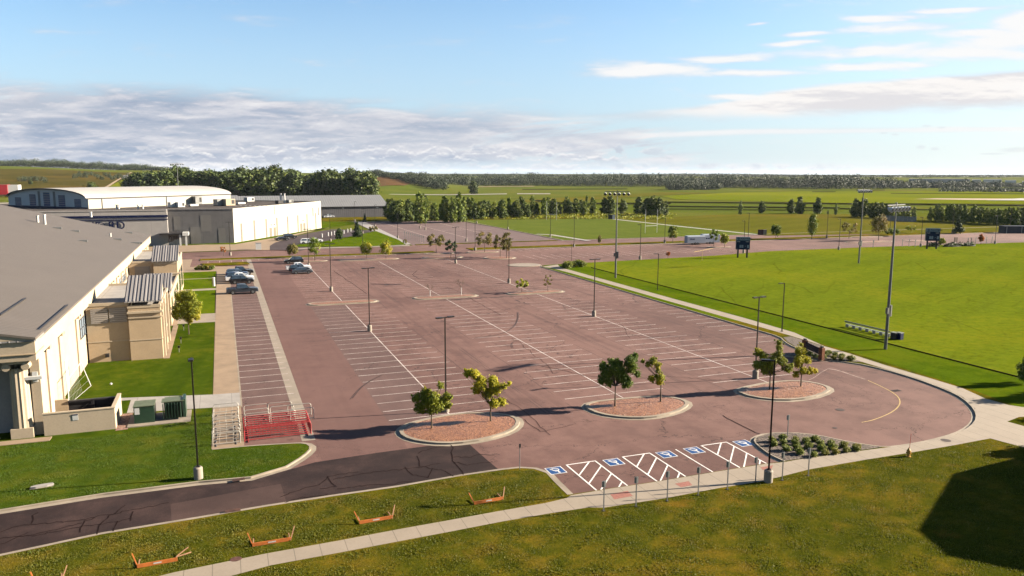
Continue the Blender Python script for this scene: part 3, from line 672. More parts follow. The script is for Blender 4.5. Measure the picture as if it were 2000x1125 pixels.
planter(stadium(50.6, 62.2, 136.6, 1.5), 'long narrow mulch island with two thin sparse saplings, rightmost of the mid-lot islands', 1)
planter(stadium(14.4, 25.4, 206.3, 1.6), 'small mulch island at the far end of the lot under the round green tree', 2)
planter(stadium(28.4, 44.2, 205.0, 1.7), 'mulch island at the far end of the lot with two yellow-green trees', 2)
planter(stadium(50.5, 61.8, 203.2, 2.0), 'mulch island at the far end of the lot with a tree of dark leaning crown', 2)
planter(stadium(66.3, 75.0, 197.0, 3.2), 'mulch island at the far right corner of the lot with two brownish trees', 2)
planter(stadium(54.0, 62.5, 213.8, 1.7), 'mulch island by the cross road with one brown-leaved tree', 2)
planter(stadium(66.5, 76.0, 213.5, 1.8), 'mulch island by the cross road with a wind-swept brownish tree', 2)
def isl(px0, px1, py, r, label): 
    a = G(px0, py); b = G(px1, py); planter(stadium(a.x, b.x, (a.y+b.y)/2, r), label, 2)
isl(1378, 1430, 482.5, 1.6, 'dark mulch island behind the two white trailers')
isl(1655, 1730, 463, 1.8, 'mulch island under the big brown tree in the far right lot')
isl(1640, 1757, 472.5, 1.8, 'long dark mulch island in front of the big brown tree in the far right lot')
isl(1765, 1812, 470.5, 1.7, 'dark mulch island left of the right-hand scoreboard')
e1 = G(1024, 518); struct('concrete_pad', MB().prism([(e1.x+4.3*math.cos(a), e1.y+3.6*math.sin(a)) for a in np.linspace(0, 6.28, 24)[:-1]], 0, .1), MT['conc'])

# ------------------------------------------------------------------ markings
mk = MB(); mk2 = MB(); mn = MB()
def stripe(mb, x0, y0, x1, y1, w_=.11, z=.014):
    mb.ribbon([(x0, y0), (x1, y1)], w_, z)
SP = 2.84
for xc, skipy in ((19.55, (134.5, 140)), (37.95, (134.5, 140)), (56.0, (134, 140))):
    y0 = 69.0 if xc < 30 else 69.6
    stripe(mn, xc, 67.6, xc, 134.8, .13); stripe(mn, xc, 139.4, xc, 200, .13)
    y = y0; k = 0
    while y < 199:
        if not (134.3 < y < 140.2):
            L_, R_ = 5.85, 5.75
            mb = mk if y < 120 else mk2
            if y < 71 and xc < 30: R_ = 4.2
            stripe(mb, xc-L_, y, xc+R_, y, .11, .013)
        y += SP
y = 81.4
while y < 190:
    stripe(mk if y < 130 else mk2, .95, y, 6.2, y, .11, .013); y += SP
y = 85
while y < 172:
    stripe(mk2 if y > 110 else mk, 68.0, y, 73.0, y, .11, .013); y += SP
x = 8.6
while x < 50: stripe(mk2, x, 213.0, x, 215.5, .14, .013); x += 2.84
x = -4
while x < 5: stripe(mk2, x, 209.5, x, 215.4, .14, .013); x += 2.84
x = 78
while x < 150:
    stripe(mk2, x, 213.4, x, 218.8, .16, .013); stripe(mk2, x+1, 190 if x < 118 else 192, x+1, 201, .16, .013); x += 2.84
for xx in (70, 82, 94): stripe(mk2, xx, 262, xx, 360, .3, .013)
for yy in (300, 303): stripe(mk2, 62, yy, 104, yy, .3, .0135)
x = 62
while x < 74: stripe(mk2, x, 247, x, 253, .2, .013); x += 2.84
struct('parking_stripes', mk, MT['paint']); struct('parking_stripes', mk2, MT['paint_worn']); struct('parking_stripes', mn, MT['paint'])
# accessible bays
hb = MB()
for xa in (24.7, 29.75, 37.35):
    xb = xa+2.55; y0, y1 = 47.7, 53.1
    stripe(hb, xa, y0, xa, y1, .13); stripe(hb, xb, y0, xb, y1, .13); stripe(hb, xa-.06, y1, xb+.06, y1, .13)
    for s_ in (-3.9, -2.2, -.5, 1.2):
        # 45-degree hatching clipped to the bay
        xs0, ys0 = xa, y1-1.0-s_-2.55+.9; pts = []
        for q in np.linspace(0, 1, 60):
            X = xa+q*2.55; Y = y0+1.9+s_+q*2.9
            if y0 < Y < y1: pts.append((X, Y))
        if len(pts) > 3: stripe(hb, *pts[0], *pts[-1], .12, .0145)
stripe(hb, 34.8, 47.7, 34.8, 53.1, .12)
struct('bay_markings', hb, MT['paint_new'])
for xc in (23.45, 28.55, 33.45, 36.15, 41.15):
    yc = 52.35; s_ = .62
    b_ = MB().sheet([(xc-s_-.07, yc-s_-.07), (xc+s_+.07, yc-s_-.07), (xc+s_+.07, yc+s_+.07), (xc-s_-.07, yc+s_+.07)], .014)
    struct('accessible_symbol_border', b_, MT['paint_new'])
    struct('accessible_symbol_square', MB().sheet([(xc-s_, yc-s_), (xc+s_, yc-s_), (xc+s_, yc+s_), (xc-s_, yc+s_)], .018), MT['paint_blue'])
    g = MB()
    def P_(x, y): return (xc-x, yc-y)          # read from the driving lane
    def rib(p, w_): g.ribbon([P_(*q) for q in p], w_, .022)
    rib([(.30*math.cos(a)+.02, .30*math.sin(a)-.13) for a in np.linspace(2.2, 6.1, 14)], .09)
    g.sheet([P_(.1*math.cos(a)-.12, .1*math.sin(a)+.44) for a in np.linspace(0, 6.28, 11)[:-1]], .022)
    rib([(-.12, .34), (-.09, -.02), (.17, -.02), (.28, -.36), (.38, -.33)], .10); rib([(-.10, .16), (.14, .14)], .08)
    struct('accessible_symbol', g, MT['paint_new'])
red = MB()
for a in [[(1192, 969), (1226, 962), (1236, 972), (1200, 979)], [(1318, 948), (1345, 943), (1352, 951), (1330, 955)], [(1485, 916), (1510, 912), (1506, 920), (1490, 921)]]:
    red.sheet(GP(a), .138)
struct('sidewalk_marking', red, MT['paint_red'])
yl = smooth_line(GP([(1683, 825), (1705, 821), (1740, 807), (1757, 793), (1758, 780), (1748, 769), (1722, 755), (1695, 743)]), 3)
struct('yellow_curve_line', MB().ribbon(yl, .12, .012), MT['paint_yellow'])
struct('faint_scrape_marks', MB().ribbon(smooth_line(GP([(1690, 741), (1665, 733), (1640, 724), (1618, 720)]), 3), .28, .011).ribbon(smooth_line(GP([(1618, 720), (1604, 727), (1590, 738), (1580, 742)]), 3), .10, .011), plain('faint_scrape', (.40, .28, .245), .9, var=.35, scale=2))
# cracks and tyre marks
ck = MB()
def crk(pts, w_=.10, wob=2.0):
    q = []
    for (a, b) in zip(pts[:-1], pts[1:]):
        n = max(2, int(math.hypot(b[0]-a[0], b[1]-a[1])/8))
        for i in range(n): q.append((a[0]+(b[0]-a[0])*i/n+random.uniform(-wob, wob), a[1]+(b[1]-a[1])*i/n+random.uniform(-wob, wob)*.4))
    q.append(pts[-1]); ck.ribbon(GP(q), w_, .019)
for p in [[(650, 936), (740, 921), (820, 914), (860, 905)], [(0, 1040), (30, 1028), (150, 1017), (240, 1000), (330, 982)], [(0, 1052), (60, 1046), (160, 1022)],
          [(60, 1048), (130, 1034), (230, 1019), (258, 1012)], [(155, 1040), (168, 1018), (186, 1010)], [(188, 1046), (200, 1018), (245, 987)], [(220, 1044), (230, 1018)], [(252, 1017), (260, 999)],
          [(63, 1024), (62, 1008), (75, 1001)], [(545, 972), (600, 952), (625, 948), (642, 930), (700, 922)], [(548, 985), (590, 972), (640, 965)], [(640, 930), (655, 950), (625, 955)],
          [(790, 912), (805, 928), (838, 932), (845, 915)], [(815, 890), (822, 912), (870, 920), (905, 945)], [(882, 868), (886, 900), (905, 928)], [(886, 892), (920, 893), (945, 887), (965, 889)],
          [(886, 903), (912, 908), (962, 902)], [(815, 885), (840, 876), (868, 872)], [(660, 955), (700, 950), (760, 946), (805, 940)], [(0, 1064), (55, 1040)]]:
    crk(p, .085, wob=3.2)
crk([(1410, 812), (1430, 822), (1460, 838), (1484, 848)], .09); crk([(1024, 820), (1056, 844), (1120, 830)], .05); crk([(1060, 716), (1085, 720), (1140, 734), (1170, 736)], .08)
crk([(888, 552), (818, 545), (804, 536), (815, 528)], .10); crk([(650, 528), (690, 556), (716, 574)], .10); crk([(870, 560), (905, 575), (935, 592), (978, 615)], .08)
for p in [[(1000, 660), (1040, 690), (1070, 712), (1080, 730)], [(1180, 640), (1290, 668), (1420, 700), (1465, 705)], [(940, 560), (1060, 590), (1150, 606)], [(1130, 600), (1210, 630), (1230, 660)],
          [(905, 720), (960, 765), (1020, 800), (1075, 850)], [(1240, 740), (1300, 735), (1400, 742)]]: crk(p, .045, wob=3)
struct('crack_seal', ck, MT['crack'])
tm = MB()
for o_ in (0, .28):
    tm.ribbon(smooth_line([(p[0]+o_, p[1]+o_) for p in GP([(1010, 610), (1011, 622), (1003, 640), (975, 655), (925, 661)])], 2), .10, .0165)
    tm.ribbon(smooth_line([(p[0]+o_, p[1]+o_) for p in GP([(684, 780), (700, 760), (720, 745), (745, 733)])], 2), .10, .0165)
    tm.ribbon(smooth_line([(p[0]+o_, p[1]+o_) for p in GP([(1000, 680), (996, 672), (1010, 664), (1030, 662)])], 2), .07, .0165)
struct('tyre_marks', tm, plain('tyre_rubber_mark', (.085, .045, .04), .8, var=.3, scale=3))
mh = MB()
for (x, y, r) in [(1641, 800.5, .42), (1631, 836, .22), (755, 557, .5), (1847, 863, .42)]:
    p = G(x, y); mh.sheet([(p.x+r*math.cos(a), p.y+r*math.sin(a)) for a in np.linspace(0, 6.28, 17)[:-1]], .021 if y != 863 else .14)
struct('manhole_covers', mh, plain('cast_iron', (.09, .06, .05), .7, var=.2))
gi = MB(); p = G(1751, 763)
for i in range(4): gi.box(p.x-.55+i*.28, p.x-.38+i*.28, p.y-.3, p.y+.3, .013, .02)
struct('drain_grate', gi, plain('drain_iron', (.05, .035, .03), .7))
for (a, b) in (((454, 942), (478, 938)), ((440, 1003), (470, 998.5))):
    q0, q1 = G(*a), G(*b); tag(MB().ribbon([(q0.x, q0.y), (q1.x, q1.y)], .5, .15).build('kerb_drain', plain('rusty_drain', (.10, .045, .03), .8, var=.4)), kind='structure')
p = G(461, 1096); struct('utility_cover', MB().sheet([(p.x+.35*math.cos(a), p.y+.3*math.sin(a)) for a in np.linspace(0, 6.28, 13)[:-1]], .14), plain('rust_cover', (.14, .06, .045), .8, var=.4))
# ------------------------------------------------------------------ buildings
MT['stucco'] = concrete('cream_stucco', (.66, .53, .375), None, .06)
MT['stucco_d'] = concrete('tan_stucco', (.66, .49, .31), None, .07)
MT['fascia'] = concrete('pale_fascia', (.66, .54, .38), None, .04)
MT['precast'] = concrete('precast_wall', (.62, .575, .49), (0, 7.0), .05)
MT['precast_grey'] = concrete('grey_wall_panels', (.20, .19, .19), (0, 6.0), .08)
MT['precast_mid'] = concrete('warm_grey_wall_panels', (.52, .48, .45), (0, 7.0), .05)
MT['white_roof'] = plain('white_membrane', (.62, .58, .53), .6, var=.05, scale=.2)
MT['flat_roof'] = plain('flat_roof_ballast', (.15, .13, .12), 1.0, var=.3, scale=.4, spec=.02)
MT['glass'] = plain('window_glass', (.05, .075, .10), .08, var=.2, scale=.6, spec=.8)
MT['glass_pale'] = plain('pale_window_glass', (.34, .42, .50), .12, var=.12, scale=.6, spec=.8)
MT['frame'] = plain('window_frame', (.10, .10, .11), .5)
MT['metal_dark'] = plain('dark_seam_metal', (.20, .18, .18), .6)
MT['dark'] = plain('dark_trim', (.035, .032, .035), .5, var=.2)
MT['navy'] = plain('navy_paint', (.012, .020, .075), .8, var=.15, spec=.05)
MT['white'] = plain('white_metal', (.78, .77, .74), .4, var=.05)
MT['grey'] = plain('galvanised_metal', (.34, .34, .33), .45, .3, var=.15)
MT['bronze'] = plain('bronze_pole', (.035, .026, .022), .45, .4, var=.15)
def roofmat(name, c, per, ax=1, seam=.5):
    t = mat(name); c = sc3(c, .45); sx = t.n('ShaderNodeSeparateXYZ'); t.put(sx.inputs[0], t.P)
    v_ = t.m('PINGPONG', sx.outputs[ax], per/2); k = t.ss(v_, per*.16, per*.05)
    c0 = t.mix(t.ss(t.noise(t.P, .25, 5, .6), .3, .7), tuple(x*.95 for x in c), tuple(x*1.05 for x in c))
    c0 = t.mix(t.mul(t.ss(t.noise(t.scalev(t.P, (.05, .6, 1)), 1, 4, .6), .45, .7), .02), c0, tuple(x*.7 for x in c))
    t.put(t.b.inputs['Base Color'], t.mix(t.mul(k, seam), c0, tuple(x*.45 for x in c)))
    t.b.inputs['Roughness'].default_value = .6; t.b.inputs['Specular IOR Level'].default_value = .2
    bumpit(t, k, .05, .8); return t.mat
MT['roof_main'] = roofmat('standing_seam_roof', (.192, .162, .138), .6, 1, .55)
MT['roof_rib'] = roofmat('ribbed_metal_roof', (.36, .34, .335), .62, 0, .15)
MT['roof_far'] = roofmat('grey_seam_roof', (.30, .30, .30), 1.2, 0, .5)
def bx(name, m_, par, *a): return MB().box(*a).build(name, m_, par)

# main building on the left: wall face x = XW, y 75..193, roof rising to the west
XW, Y0, Y1, ZE = -15.55, 76.2, 193.0, 8.85
b = thing('arena_building', 'large cream building with broad brown metal roof and portico at the left edge', 'building', (XW, Y0, 0))
OX, OY = XW, Y0
def L(mb, name, m_, par=b):
    mb.v = [(x-par_off(par)[0], y-par_off(par)[1], z) for x, y, z in mb.v]; return mb.build(name, m_, par)
def par_off(p):
    x = y = 0
    while p is not None: x += p.location.x; y += p.location.y; p = p.parent
    return x, y
ins = .55
L(MB().box(-75, XW-ins, Y0+1.2, Y1-.3, 0, ZE-.9), 'wall', MT['stucco'])
L(MB().box(XW-ins, XW, Y0+.5, Y1, ZE-1.75, ZE-.05), 'eave_fascia', MT['fascia'])
RX, RZ = -52.0, 18.0
r_ = MB(); th = .22
r_.add([(XW+.12, Y0, ZE), (RX, Y0, RZ), (RX, Y1+.2, RZ), (XW+.12, Y1+.2, ZE), (XW+.12, Y0, ZE-th), (RX, Y0, RZ-th), (RX, Y1+.2, RZ-th), (XW+.12, Y1+.2, ZE-th)],
       [(0, 3, 2, 1), (4, 5, 6, 7), (0, 1, 5, 4), (3, 0, 4, 7), (2, 3, 7, 6), (1, 2, 6, 5)])
y = Y0+.3
sl_ = (RZ-ZE)/(RX-XW-.12)
while False:
    p0 = (XW+.12, ZE+.002); h_ = .035; w_ = .025
    r_.add([(XW+.12, y-w_, ZE), (XW+.12, y+w_, ZE), (RX, y+w_, RZ), (RX, y-w_, RZ), (XW+.12, y-w_, ZE+h_), (XW+.12, y+w_, ZE+h_), (RX, y+w_, RZ+h_), (RX, y-w_, RZ+h_)],
           [(4, 5, 6, 7), (0, 4, 7, 3), (1, 2, 6, 5), (0, 1, 5, 4)])
    y += .62
rf = L(r_, 'roof', MT['roof_main'])
L(MB().add([(RX, Y0, RZ), (-90, Y0, 8.9), (-90, Y1, 8.9), (RX, Y1, RZ)], [(0, 3, 2, 1), (0, 1, 2, 3)]), 'rear_roof', MT['roof_main'])
L(MB().add([(XW-ins, Y1-.3, 0), (-89, Y1-.3, 0), (-89, Y1-.3, 8.6), (RX, Y1-.3, RZ-.25), (XW-ins, Y1-.3, ZE-.3)], [(0, 1, 2, 3, 4), (4, 3, 2, 1, 0)]), 'gable_wall', MT['stucco'])
def rz(x): return ZE+sl_*(x-XW-.12)
def atplane(px, py):
    d = FW*F_PX+RT*(px-1000)+UP*(562.5-py)      # survey a spot on the roof slope
    t = (ZE-sl_*(XW+.12)-CAM_H)/(d.z-sl_*d.x); return Vector((d.x*t, d.y*t, CAM_H+d.z*t))
for (px, py, h_, r) in [(74, 434, 1.3, .22), (88, 438, 1.9, .22), (216, 462, .7, .15), (178, 421, .6, .12)]:
    q = atplane(px, py); m_ = MB().tube((q.x, q.y, q.z-.1), (q.x, q.y, q.z+h_), r, n=10); m_.tube((q.x, q.y, q.z+h_*.85), (q.x, q.y, q.z+h_), r*1.25, n=10)
    L(m_, 'roof_vent', MT['white'])
for (a, c_) in [((0, 617), (50, 584)), ((72, 649), (132, 597))]:
    q0, q1 = atplane(*a), atplane(*c_); L(MB().tube(q0+Vector((0, 0, .08)), q1+Vector((0, 0, .08)), .09, n=5), 'roof_rail', MT['dark'])
for (px, py) in [(110, 446), (145, 452), (228, 468), (262, 475), (268, 475), (160, 471), (250, 455)]:
    q = atplane(px, py); L(MB().box(q.x-.7, q.x+.9, q.y-.14, q.y+.14, q.z-.2, q.z+.22), 'snow_guard', MT['grey'])
# pilasters, brackets, window and panels on the long wall
xw = XW-ins
ys = []
for px, py in [(114, 668), (147, 636)]:
    d = FW*F_PX+RT*(px-1000)+UP*(562.5-py); ys.append(d.y*(xw/d.x))
for y in ys+[ys[0]-6.2]+[110+6*i for i in range(14)]:
    if y < Y0+1.6: continue
    L(MB().box(xw-.05, xw+.16, y-.16, y+.16, 0.1, ZE-1.9), 'pilaster', MT['stucco'])
    L(MB().box(xw, xw+.5, y-.4, y+.35, ZE-2.15, ZE-1.76), 'bracket', MT['stucco_d'])
def ywall(px, py):
    d = FW*F_PX+RT*(px-1000)+UP*(562.5-py); t = xw/d.x; return d.y*t, CAM_H+d.z*t
def wallwin(a, c_, name='window', nx=3, ny=2, gm='glass_pale'):
    (ya, za), (yb, zb) = ywall(*a), ywall(*c_); y0, y1 = sorted((ya, yb)); z1, z0 = max(za, zb), min(za, zb)
    wn = L(MB().box(xw-.02, xw+.02, y0, y1, z0, z1), name, MT[gm])
    f = MB()
    for i in range(nx+1): yy = y0+(y1-y0)*i/nx; f.box(xw+.02, xw+.09, yy-.06, yy+.06, z0, z1)
    for i in range(ny+1): zz = z0+(z1-z0)*i/ny; f.box(xw+.021, xw+.085, y0, y1, zz-.05, zz+.05)
    f.v = [(x-par_off(b)[0], y-par_off(b)[1], z) for x, y, z in f.v]; f.build('frame', MT['frame'], wn)
wallwin((154, 626), (168, 650)); wallwin((233, 546), (247, 545), ny=2)
for (a, c_) in [((99, 730), (114, 784)), ((131, 725), (139, 768))]:
    (ya, z0), (yb, _) = ywall(a[0], c_[1]), ywall(c_[0], c_[1]-6)
    L(MB().box(xw-.02, xw+.06, ya, ya+1.3, .1, 3.6), 'service_door', MT['white'])
for px, py in [(84, 685), (120, 650), (153, 616)]:
    yy, zz = ywall(px, py); L(MB().box(xw, xw+.25, yy-.12, yy+.12, zz-.12, zz+.12), 'wall_lamp', MT['dark'])
# gable portico facing the road: entablature on columns
EZ0, EZ1 = 7.05, 8.75
L(MB().box(-75, XW+.05, Y0-1.9, Y0+1.2, EZ0, EZ1), 'entablature', MT['stucco'])
L(MB().box(-75, XW+.12, Y0-2.02, Y0+1.2, EZ0+.55, EZ0+.63), 'moulding', MT['stucco_d'])
L(MB().box(-75, XW+.18, Y0-2.1, Y0+1.2, EZ1, EZ1+.14), 'cornice', MT['roof_rib'])
gz = lambda x: EZ1+.14+(XW-x)*.2
L(MB().add([(XW+.1, Y0-2.1, EZ1+.15), (-50, Y0-2.1, gz(-50)), (-50, Y0+.4, gz(-50)), (XW+.1, Y0+.4, EZ1+.15), (-50, Y0-2.1, EZ1+.15), (-50, Y0+.4, EZ1+.15)], [(0, 3, 2, 1), (0, 1, 4), (3, 5, 2), (0, 4, 5, 3)]), 'pediment', MT['stucco'])
rk = MB(); rk.add([(XW+.2, Y0-2.2, EZ1+.15), (-50, Y0-2.2, gz(-50)+.05), (-50, Y0+1.0, gz(-50)+.05), (XW+.2, Y0+1.0, EZ1+.15), (XW+.2, Y0-2.2, EZ1+.35), (-50, Y0-2.2, gz(-50)+.25), (-50, Y0+1.0, gz(-50)+.25), (XW+.2, Y0+1.0, EZ1+.35)], [(4, 7, 6, 5), (0, 4, 5, 1), (0, 3, 7, 4)])
L(rk, 'rake_trim', MT['roof_main'])
L(MB().box(XW-.75, XW-.02, Y0-.7, Y0+1.1, 0, EZ0), 'corner_pier', MT['stucco'])
YC = Y0-.6
for xc in (XW-1.6, XW-9.5, XW-16.5):
    c_ = MB(); n = 28; r0 = .8
    for i in range(1): pass
    ring_ = []
    for k, (z, r) in enumerate([(1.0, r0), (EZ0-.75, r0*.9)]):
        ring_ += [(xc+(r-(.05 if i % 2 else 0))*math.cos(2*math.pi*i/n), YC+(r-(.05 if i % 2 else 0))*math.sin(2*math.pi*i/n), z) for i in range(n)]
    c_.add(ring_, [(i, (i+1) % n, n+(i+1) % n, n+i) for i in range(n)])
    co = L(c_, 'column', MT['stucco'])
    L(MB().box(xc-.85, xc+.85, YC-.85, YC+.85, 0, 1.0), 'column_base', MT['stucco'])
    cap = MB().box(xc-.95, xc+.95, YC-.95, YC+.95, EZ0-.3, EZ0)
    for sgn in (-1, 1): cap.tube((xc+sgn*.72, YC-1.0, EZ0-.55), (xc+sgn*.72, YC+.95, EZ0-.55), .32, n=12)
    L(cap, 'column_capital', MT['stucco'])
L(MB().box(-70, XW-1.3, Y0+.85, Y0+1.17, 0, EZ0), 'recessed_wall', MT['precast_mid'])
L(MB().box(XW-1.1, XW+.2, Y0-1.15, Y0-.7, 5.2, 5.45).box(XW-.6, XW-.2, Y0-.8, Y0-.69, 4.9, 5.8), 'wall_lamp', MT['white'])
L(MB().box(-75, XW+.7, Y0-2.9, Y0-1.8, .08, .17), 'gravel_edge', MT['conc_tan'])

# annexes in front of the long wall
MT['louvre'] = roofmat('louvre_slats', (.46, .40, .35), .24, 2, .95)
def annex(x0, x1, y0, y1, label, blocks, roofs, louvres, extra=()):
    t = thing('annex_building', label, 'building', (x0, y0, 0))
    def LL(mb, name, m_, par=t): mb.v = [(x-x0, y-y0, z) for x, y, z in mb.v]; return mb.build(name, m_, par)
    for (a0, a1, b0, b1, h_) in blocks:
        w_ = LL(MB().box(a0, a1, b0, b1, 0, h_), 'wall', MT['stucco_d'])
        pr = MB(); 
        for (u0, u1, v0, v1) in ((a0-.06, a1+.06, b0-.06, b0+.22), (a0-.06, a1+.06, b1-.22, b1+.06), (a0-.06, a0+.22, b0+.22, b1-.22), (a1-.22, a1+.06, b0+.22, b1-.22)): pr.box(u0, u1, v0, v1, h_, h_+.35)
        LL(pr, 'parapet', MT['stucco'])
        LL(MB().box(a0+.23, a1-.23, b0+.23, b1-.23, h_, h_+.05), 'flat_roof', MT['conc_new'])
        LL(MB().box(a0-.05, a1+.05, b0-.05, b1+.05, 2.55, 2.68), 'band_course', MT['stucco'])
    for (a0, a1, b0, b1, zl, zh) in roofs:
        sm_ = MB()
        rr = MB().add([(a0, b0, zl), (a1, b0, zl), (a1, b1, zh), (a0, b1, zh), (a0, b0, zl-.15), (a1, b0, zl-.15), (a1, b1, zh-.15), (a0, b1, zh-.15)], [(0, 1, 2, 3), (7, 6, 5, 4), (0, 4, 5, 1), (1, 5, 6, 2), (2, 6, 7, 3), (3, 7, 4, 0)])
        k = a0+.1
        while k < a1-.02:
            sm_.add([(k, b0-.02, zl), (k+.07, b0-.02, zl), (k+.07, b1, zh), (k, b1, zh), (k, b0-.02, zl+.06), (k+.05, b0-.02, zl+.06), (k+.05, b1, zh+.06), (k, b1, zh+.06)], [(4, 5, 6, 7), (0, 4, 7, 3), (1, 2, 6, 5), (0, 1, 5, 4)]); k += .42
        ro = LL(rr, 'sloped_roof', MT['roof_rib']); LL(sm_, 'roof_seams', MT['metal_dark'])
        sd = MB().add([(a0+.1, b0+.2, zl-.2), (a0+.1, b1-.05, zl-.2), (a0+.1, b1-.05, zh-.18)], [(0, 1, 2), (2, 1, 0)]).add([(a1-.12, b0+.2, zl-.2), (a1-.12, b1-.05, zl-.2), (a1-.12, b1-.05, zh-.18)], [(0, 1, 2), (2, 1, 0)])
        sd.add([(a0+.1, b1-.05, zl-1.2), (a1-.12, b1-.05, zl-1.2), (a1-.12, b1-.05, zh-.18), (a0+.1, b1-.05, zh-.18)], [(0, 1, 2, 3), (3, 2, 1, 0)])
        LL(sd, 'roof_side', MT['stucco'])
    for (a0, a1, yy, z0, z1) in louvres:
        LL(MB().box(a0, a1, yy-.10, yy-.02, z0, z1), 'louvre', MT['louvre'])
    for nm, mt_, a in extra: LL(MB().box(*a), nm, MT[mt_])
    return t
annex(-15.5, -7.7, 102.5, 124, 'nearest cream annex, with louvre band and ribbed lean-to roof, beside the arena', 
      [(-15.9, -11.3, 102.9, 121, 7.0), (-11.3, -7.7, 102.5, 117, 6.6)], [(-11.6, -7.5, 102.2, 107.8, 7.5, 10.0)], [(-15.4, -13.55, 102.88, 4.9, 6.7), (-13.4, -11.5, 102.88, 4.9, 6.7)],
      [('ledge', 'stucco', (-11.4, -7.45, 102.25, 103.0, 5.95, 6.2)), ('ledge', 'stucco', (-11.35, -7.55, 102.38, 103.0, 5.35, 5.5)), ('drain_pipe', 'dark', (-14.1, -13.7, 102.4, 102.9, .75, 1.15)),
       ('column', 'stucco', (-7.9, -7.45, 103.5, 104.2, .1, 6.9)), ('column', 'stucco', (-7.9, -7.45, 107.2, 107.9, .1, 6.9)), ('column', 'stucco', (-7.9, -7.45, 112.6, 113.3, .1, 6.9)),
       ('window', 'glass', (-7.75, -7.66, 104.6, 106.8, 1.2, 5.4)), ('window', 'glass', (-7.75, -7.66, 108.3, 112.0, 1.0, 5.6)), ('gravel_edge', 'conc_tan', (-7.7, -7.0, 102.2, 124.2, .06, .16))])
annex(-13, -7.7, 122, 150, 'low cream annex with small ribbed roof between the two taller annexes', 
      [(-15.9, -7.9, 124.2, 148, 4.6)], [(-11.9, -7.8, 126.0, 131.5, 5.4, 7.3)], [(-11.0, -8.4, 124.18, 2.9, 4.2)],
      [('window', 'glass', (-7.95, -7.86, 127, 129.5, 1.0, 4.0)), ('window', 'glass', (-7.95, -7.86, 134, 139, .8, 4.0)), ('window', 'glass', (-7.95, -7.86, 141, 146, .8, 4.0)), ('gravel_edge', 'conc_tan', (-7.9, -7.2, 124.3, 148, .06, .16))])
annex(-15.5, -7.7, 150, 176, 'farthest cream annex with ribbed roof, near the concrete plaza', 
      [(-15.9, -11.9, 150.3, 172, 7.0), (-11.9, -8.0, 149.6, 168, 6.8)], [(-12.2, -7.8, 149.2, 155.5, 7.4, 9.6)], [(-15.0, -12.6, 150.28, 3.9, 6.4)],
      [('window', 'glass', (-11.6, -10.7, 149.5, 149.64, 3.3, 5.0)), ('ledge', 'stucco', (-10.2, -7.6, 148.9, 149.6, 4.95, 5.15)), ('window', 'glass', (-8.05, -7.95, 152, 158, 1, 5)), ('window', 'glass', (-8.05, -7.95, 160, 166, 1, 5))])

# waste enclosure and transformers beside the corner
t = thing('waste_enclosure', 'open-topped cream block enclosure with a small blue notice on its front wall', 'enclosure', (-15.5, 74.8, 0))
def EL(mb, name, m_): mb.v = [(x+15.5, y-74.8, z) for x, y, z in mb.v]; return mb.build(name, m_, t)
EL(MB().box(-15.5, -9.9, 74.8, 75.05, 0, 2.05), 'front_wall', MT['stucco']); EL(MB().box(-10.15, -9.9, 75.05, 79.6, 0, 2.05), 'side_wall', MT['stucco'])
EL(MB().box(-14.3, -10.15, 79.35, 79.6, 0, 1.9), 'rear_wall', MT['dark']); EL(MB().box(-15.4, -14.3, 79.3, 79.55, 0, 2.05), 'rear_wall', MT['stucco_d'])
EL(MB().box(-15.55, -9.85, 74.76, 75.09, 2.05, 2.15).box(-10.19, -9.86, 75.1, 79.6, 2.05, 2.15), 'coping', MT['stucco'])
EL(MB().box(-14.3, -10.2, 79.2, 79.34, 1.75, 1.9).box(-12.4, -12.15, 79.2, 79.33, 0, 1.8).tube((-14.2, 79.27, .3), (-12.4, 79.27, 1.7), .04).tube((-12.1, 79.27, .3), (-10.4, 79.27, 1.7), .04), 'gate_frame', MT['dark'])
EL(MB().box(-13.25, -12.8, 74.77, 74.8, 1.3, 1.85), 'notice', MT['white']); EL(MB().box(-13.25, -12.8, 74.755, 74.768, 1.75, 1.85), 'notice_header', MT['navy'])
EL(MB().box(-15.5, -10.1, 75, 79.4, .02, .05), 'floor_slab', MT['conc'])
d_ = thing('waste_skip', 'red and white open-top skip inside the cream enclosure', 'skip', (-13.4, 77.2, .05))
MB().add([(-.7, -.8, 0), (.7, -.8, 0), (.7, .8, 0), (-.7, .8, 0), (-1.0, -.9, 1.2), (1.0, -.9, 1.2), (1.0, .9, 1.2), (-1.0, .9, 1.2)], [(0, 1, 5, 4), (1, 2, 6, 5), (2, 3, 7, 6), (3, 0, 4, 7), (3, 2, 1, 0), (4, 5, 1, 0), (5, 6, 2, 1), (6, 7, 3, 2), (7, 4, 0, 3)]).build('bin_body', MT['white'], d_)
MB().tube((-1, -.9, 1.2), (1, -.9, 1.2), .07).tube((1, -.9, 1.2), (1, .9, 1.2), .07).tube((1, .9, 1.2), (-1, .9, 1.2), .07).tube((-1, .9, 1.2), (-1, -.9, 1.2), .07).build('rim', plain('skip_red', (.32, .03, .04), .5), d_)
pd_ = thing('cellar_hatch', 'flat tan concrete hatch with a dark slot, on the lawn behind the enclosure', 'hatch', (-14.6, 81.6, .1))
MB().box(-.6, 3.4, -.3, 3.0, 0, .12).build('slab', MT['stucco_d'], pd_); MB().box(1.2, 3.2, 1.5, 2.5, .12, .14).build('slot', MT['dark'], pd_); MB().box(-.3, 1.0, .2, 1.6, .12, .3).build('cover', MT['stucco'], pd_)
MT['tgreen'] = plain('transformer_green', (.035, .075, .045), .4, var=.15); MT['tgreen2'] = plain('faded_green', (.17, .20, .12), .5, var=.15)
def L0(t):
    return lambda mb, n, m_: mb.build(n, m_, t)
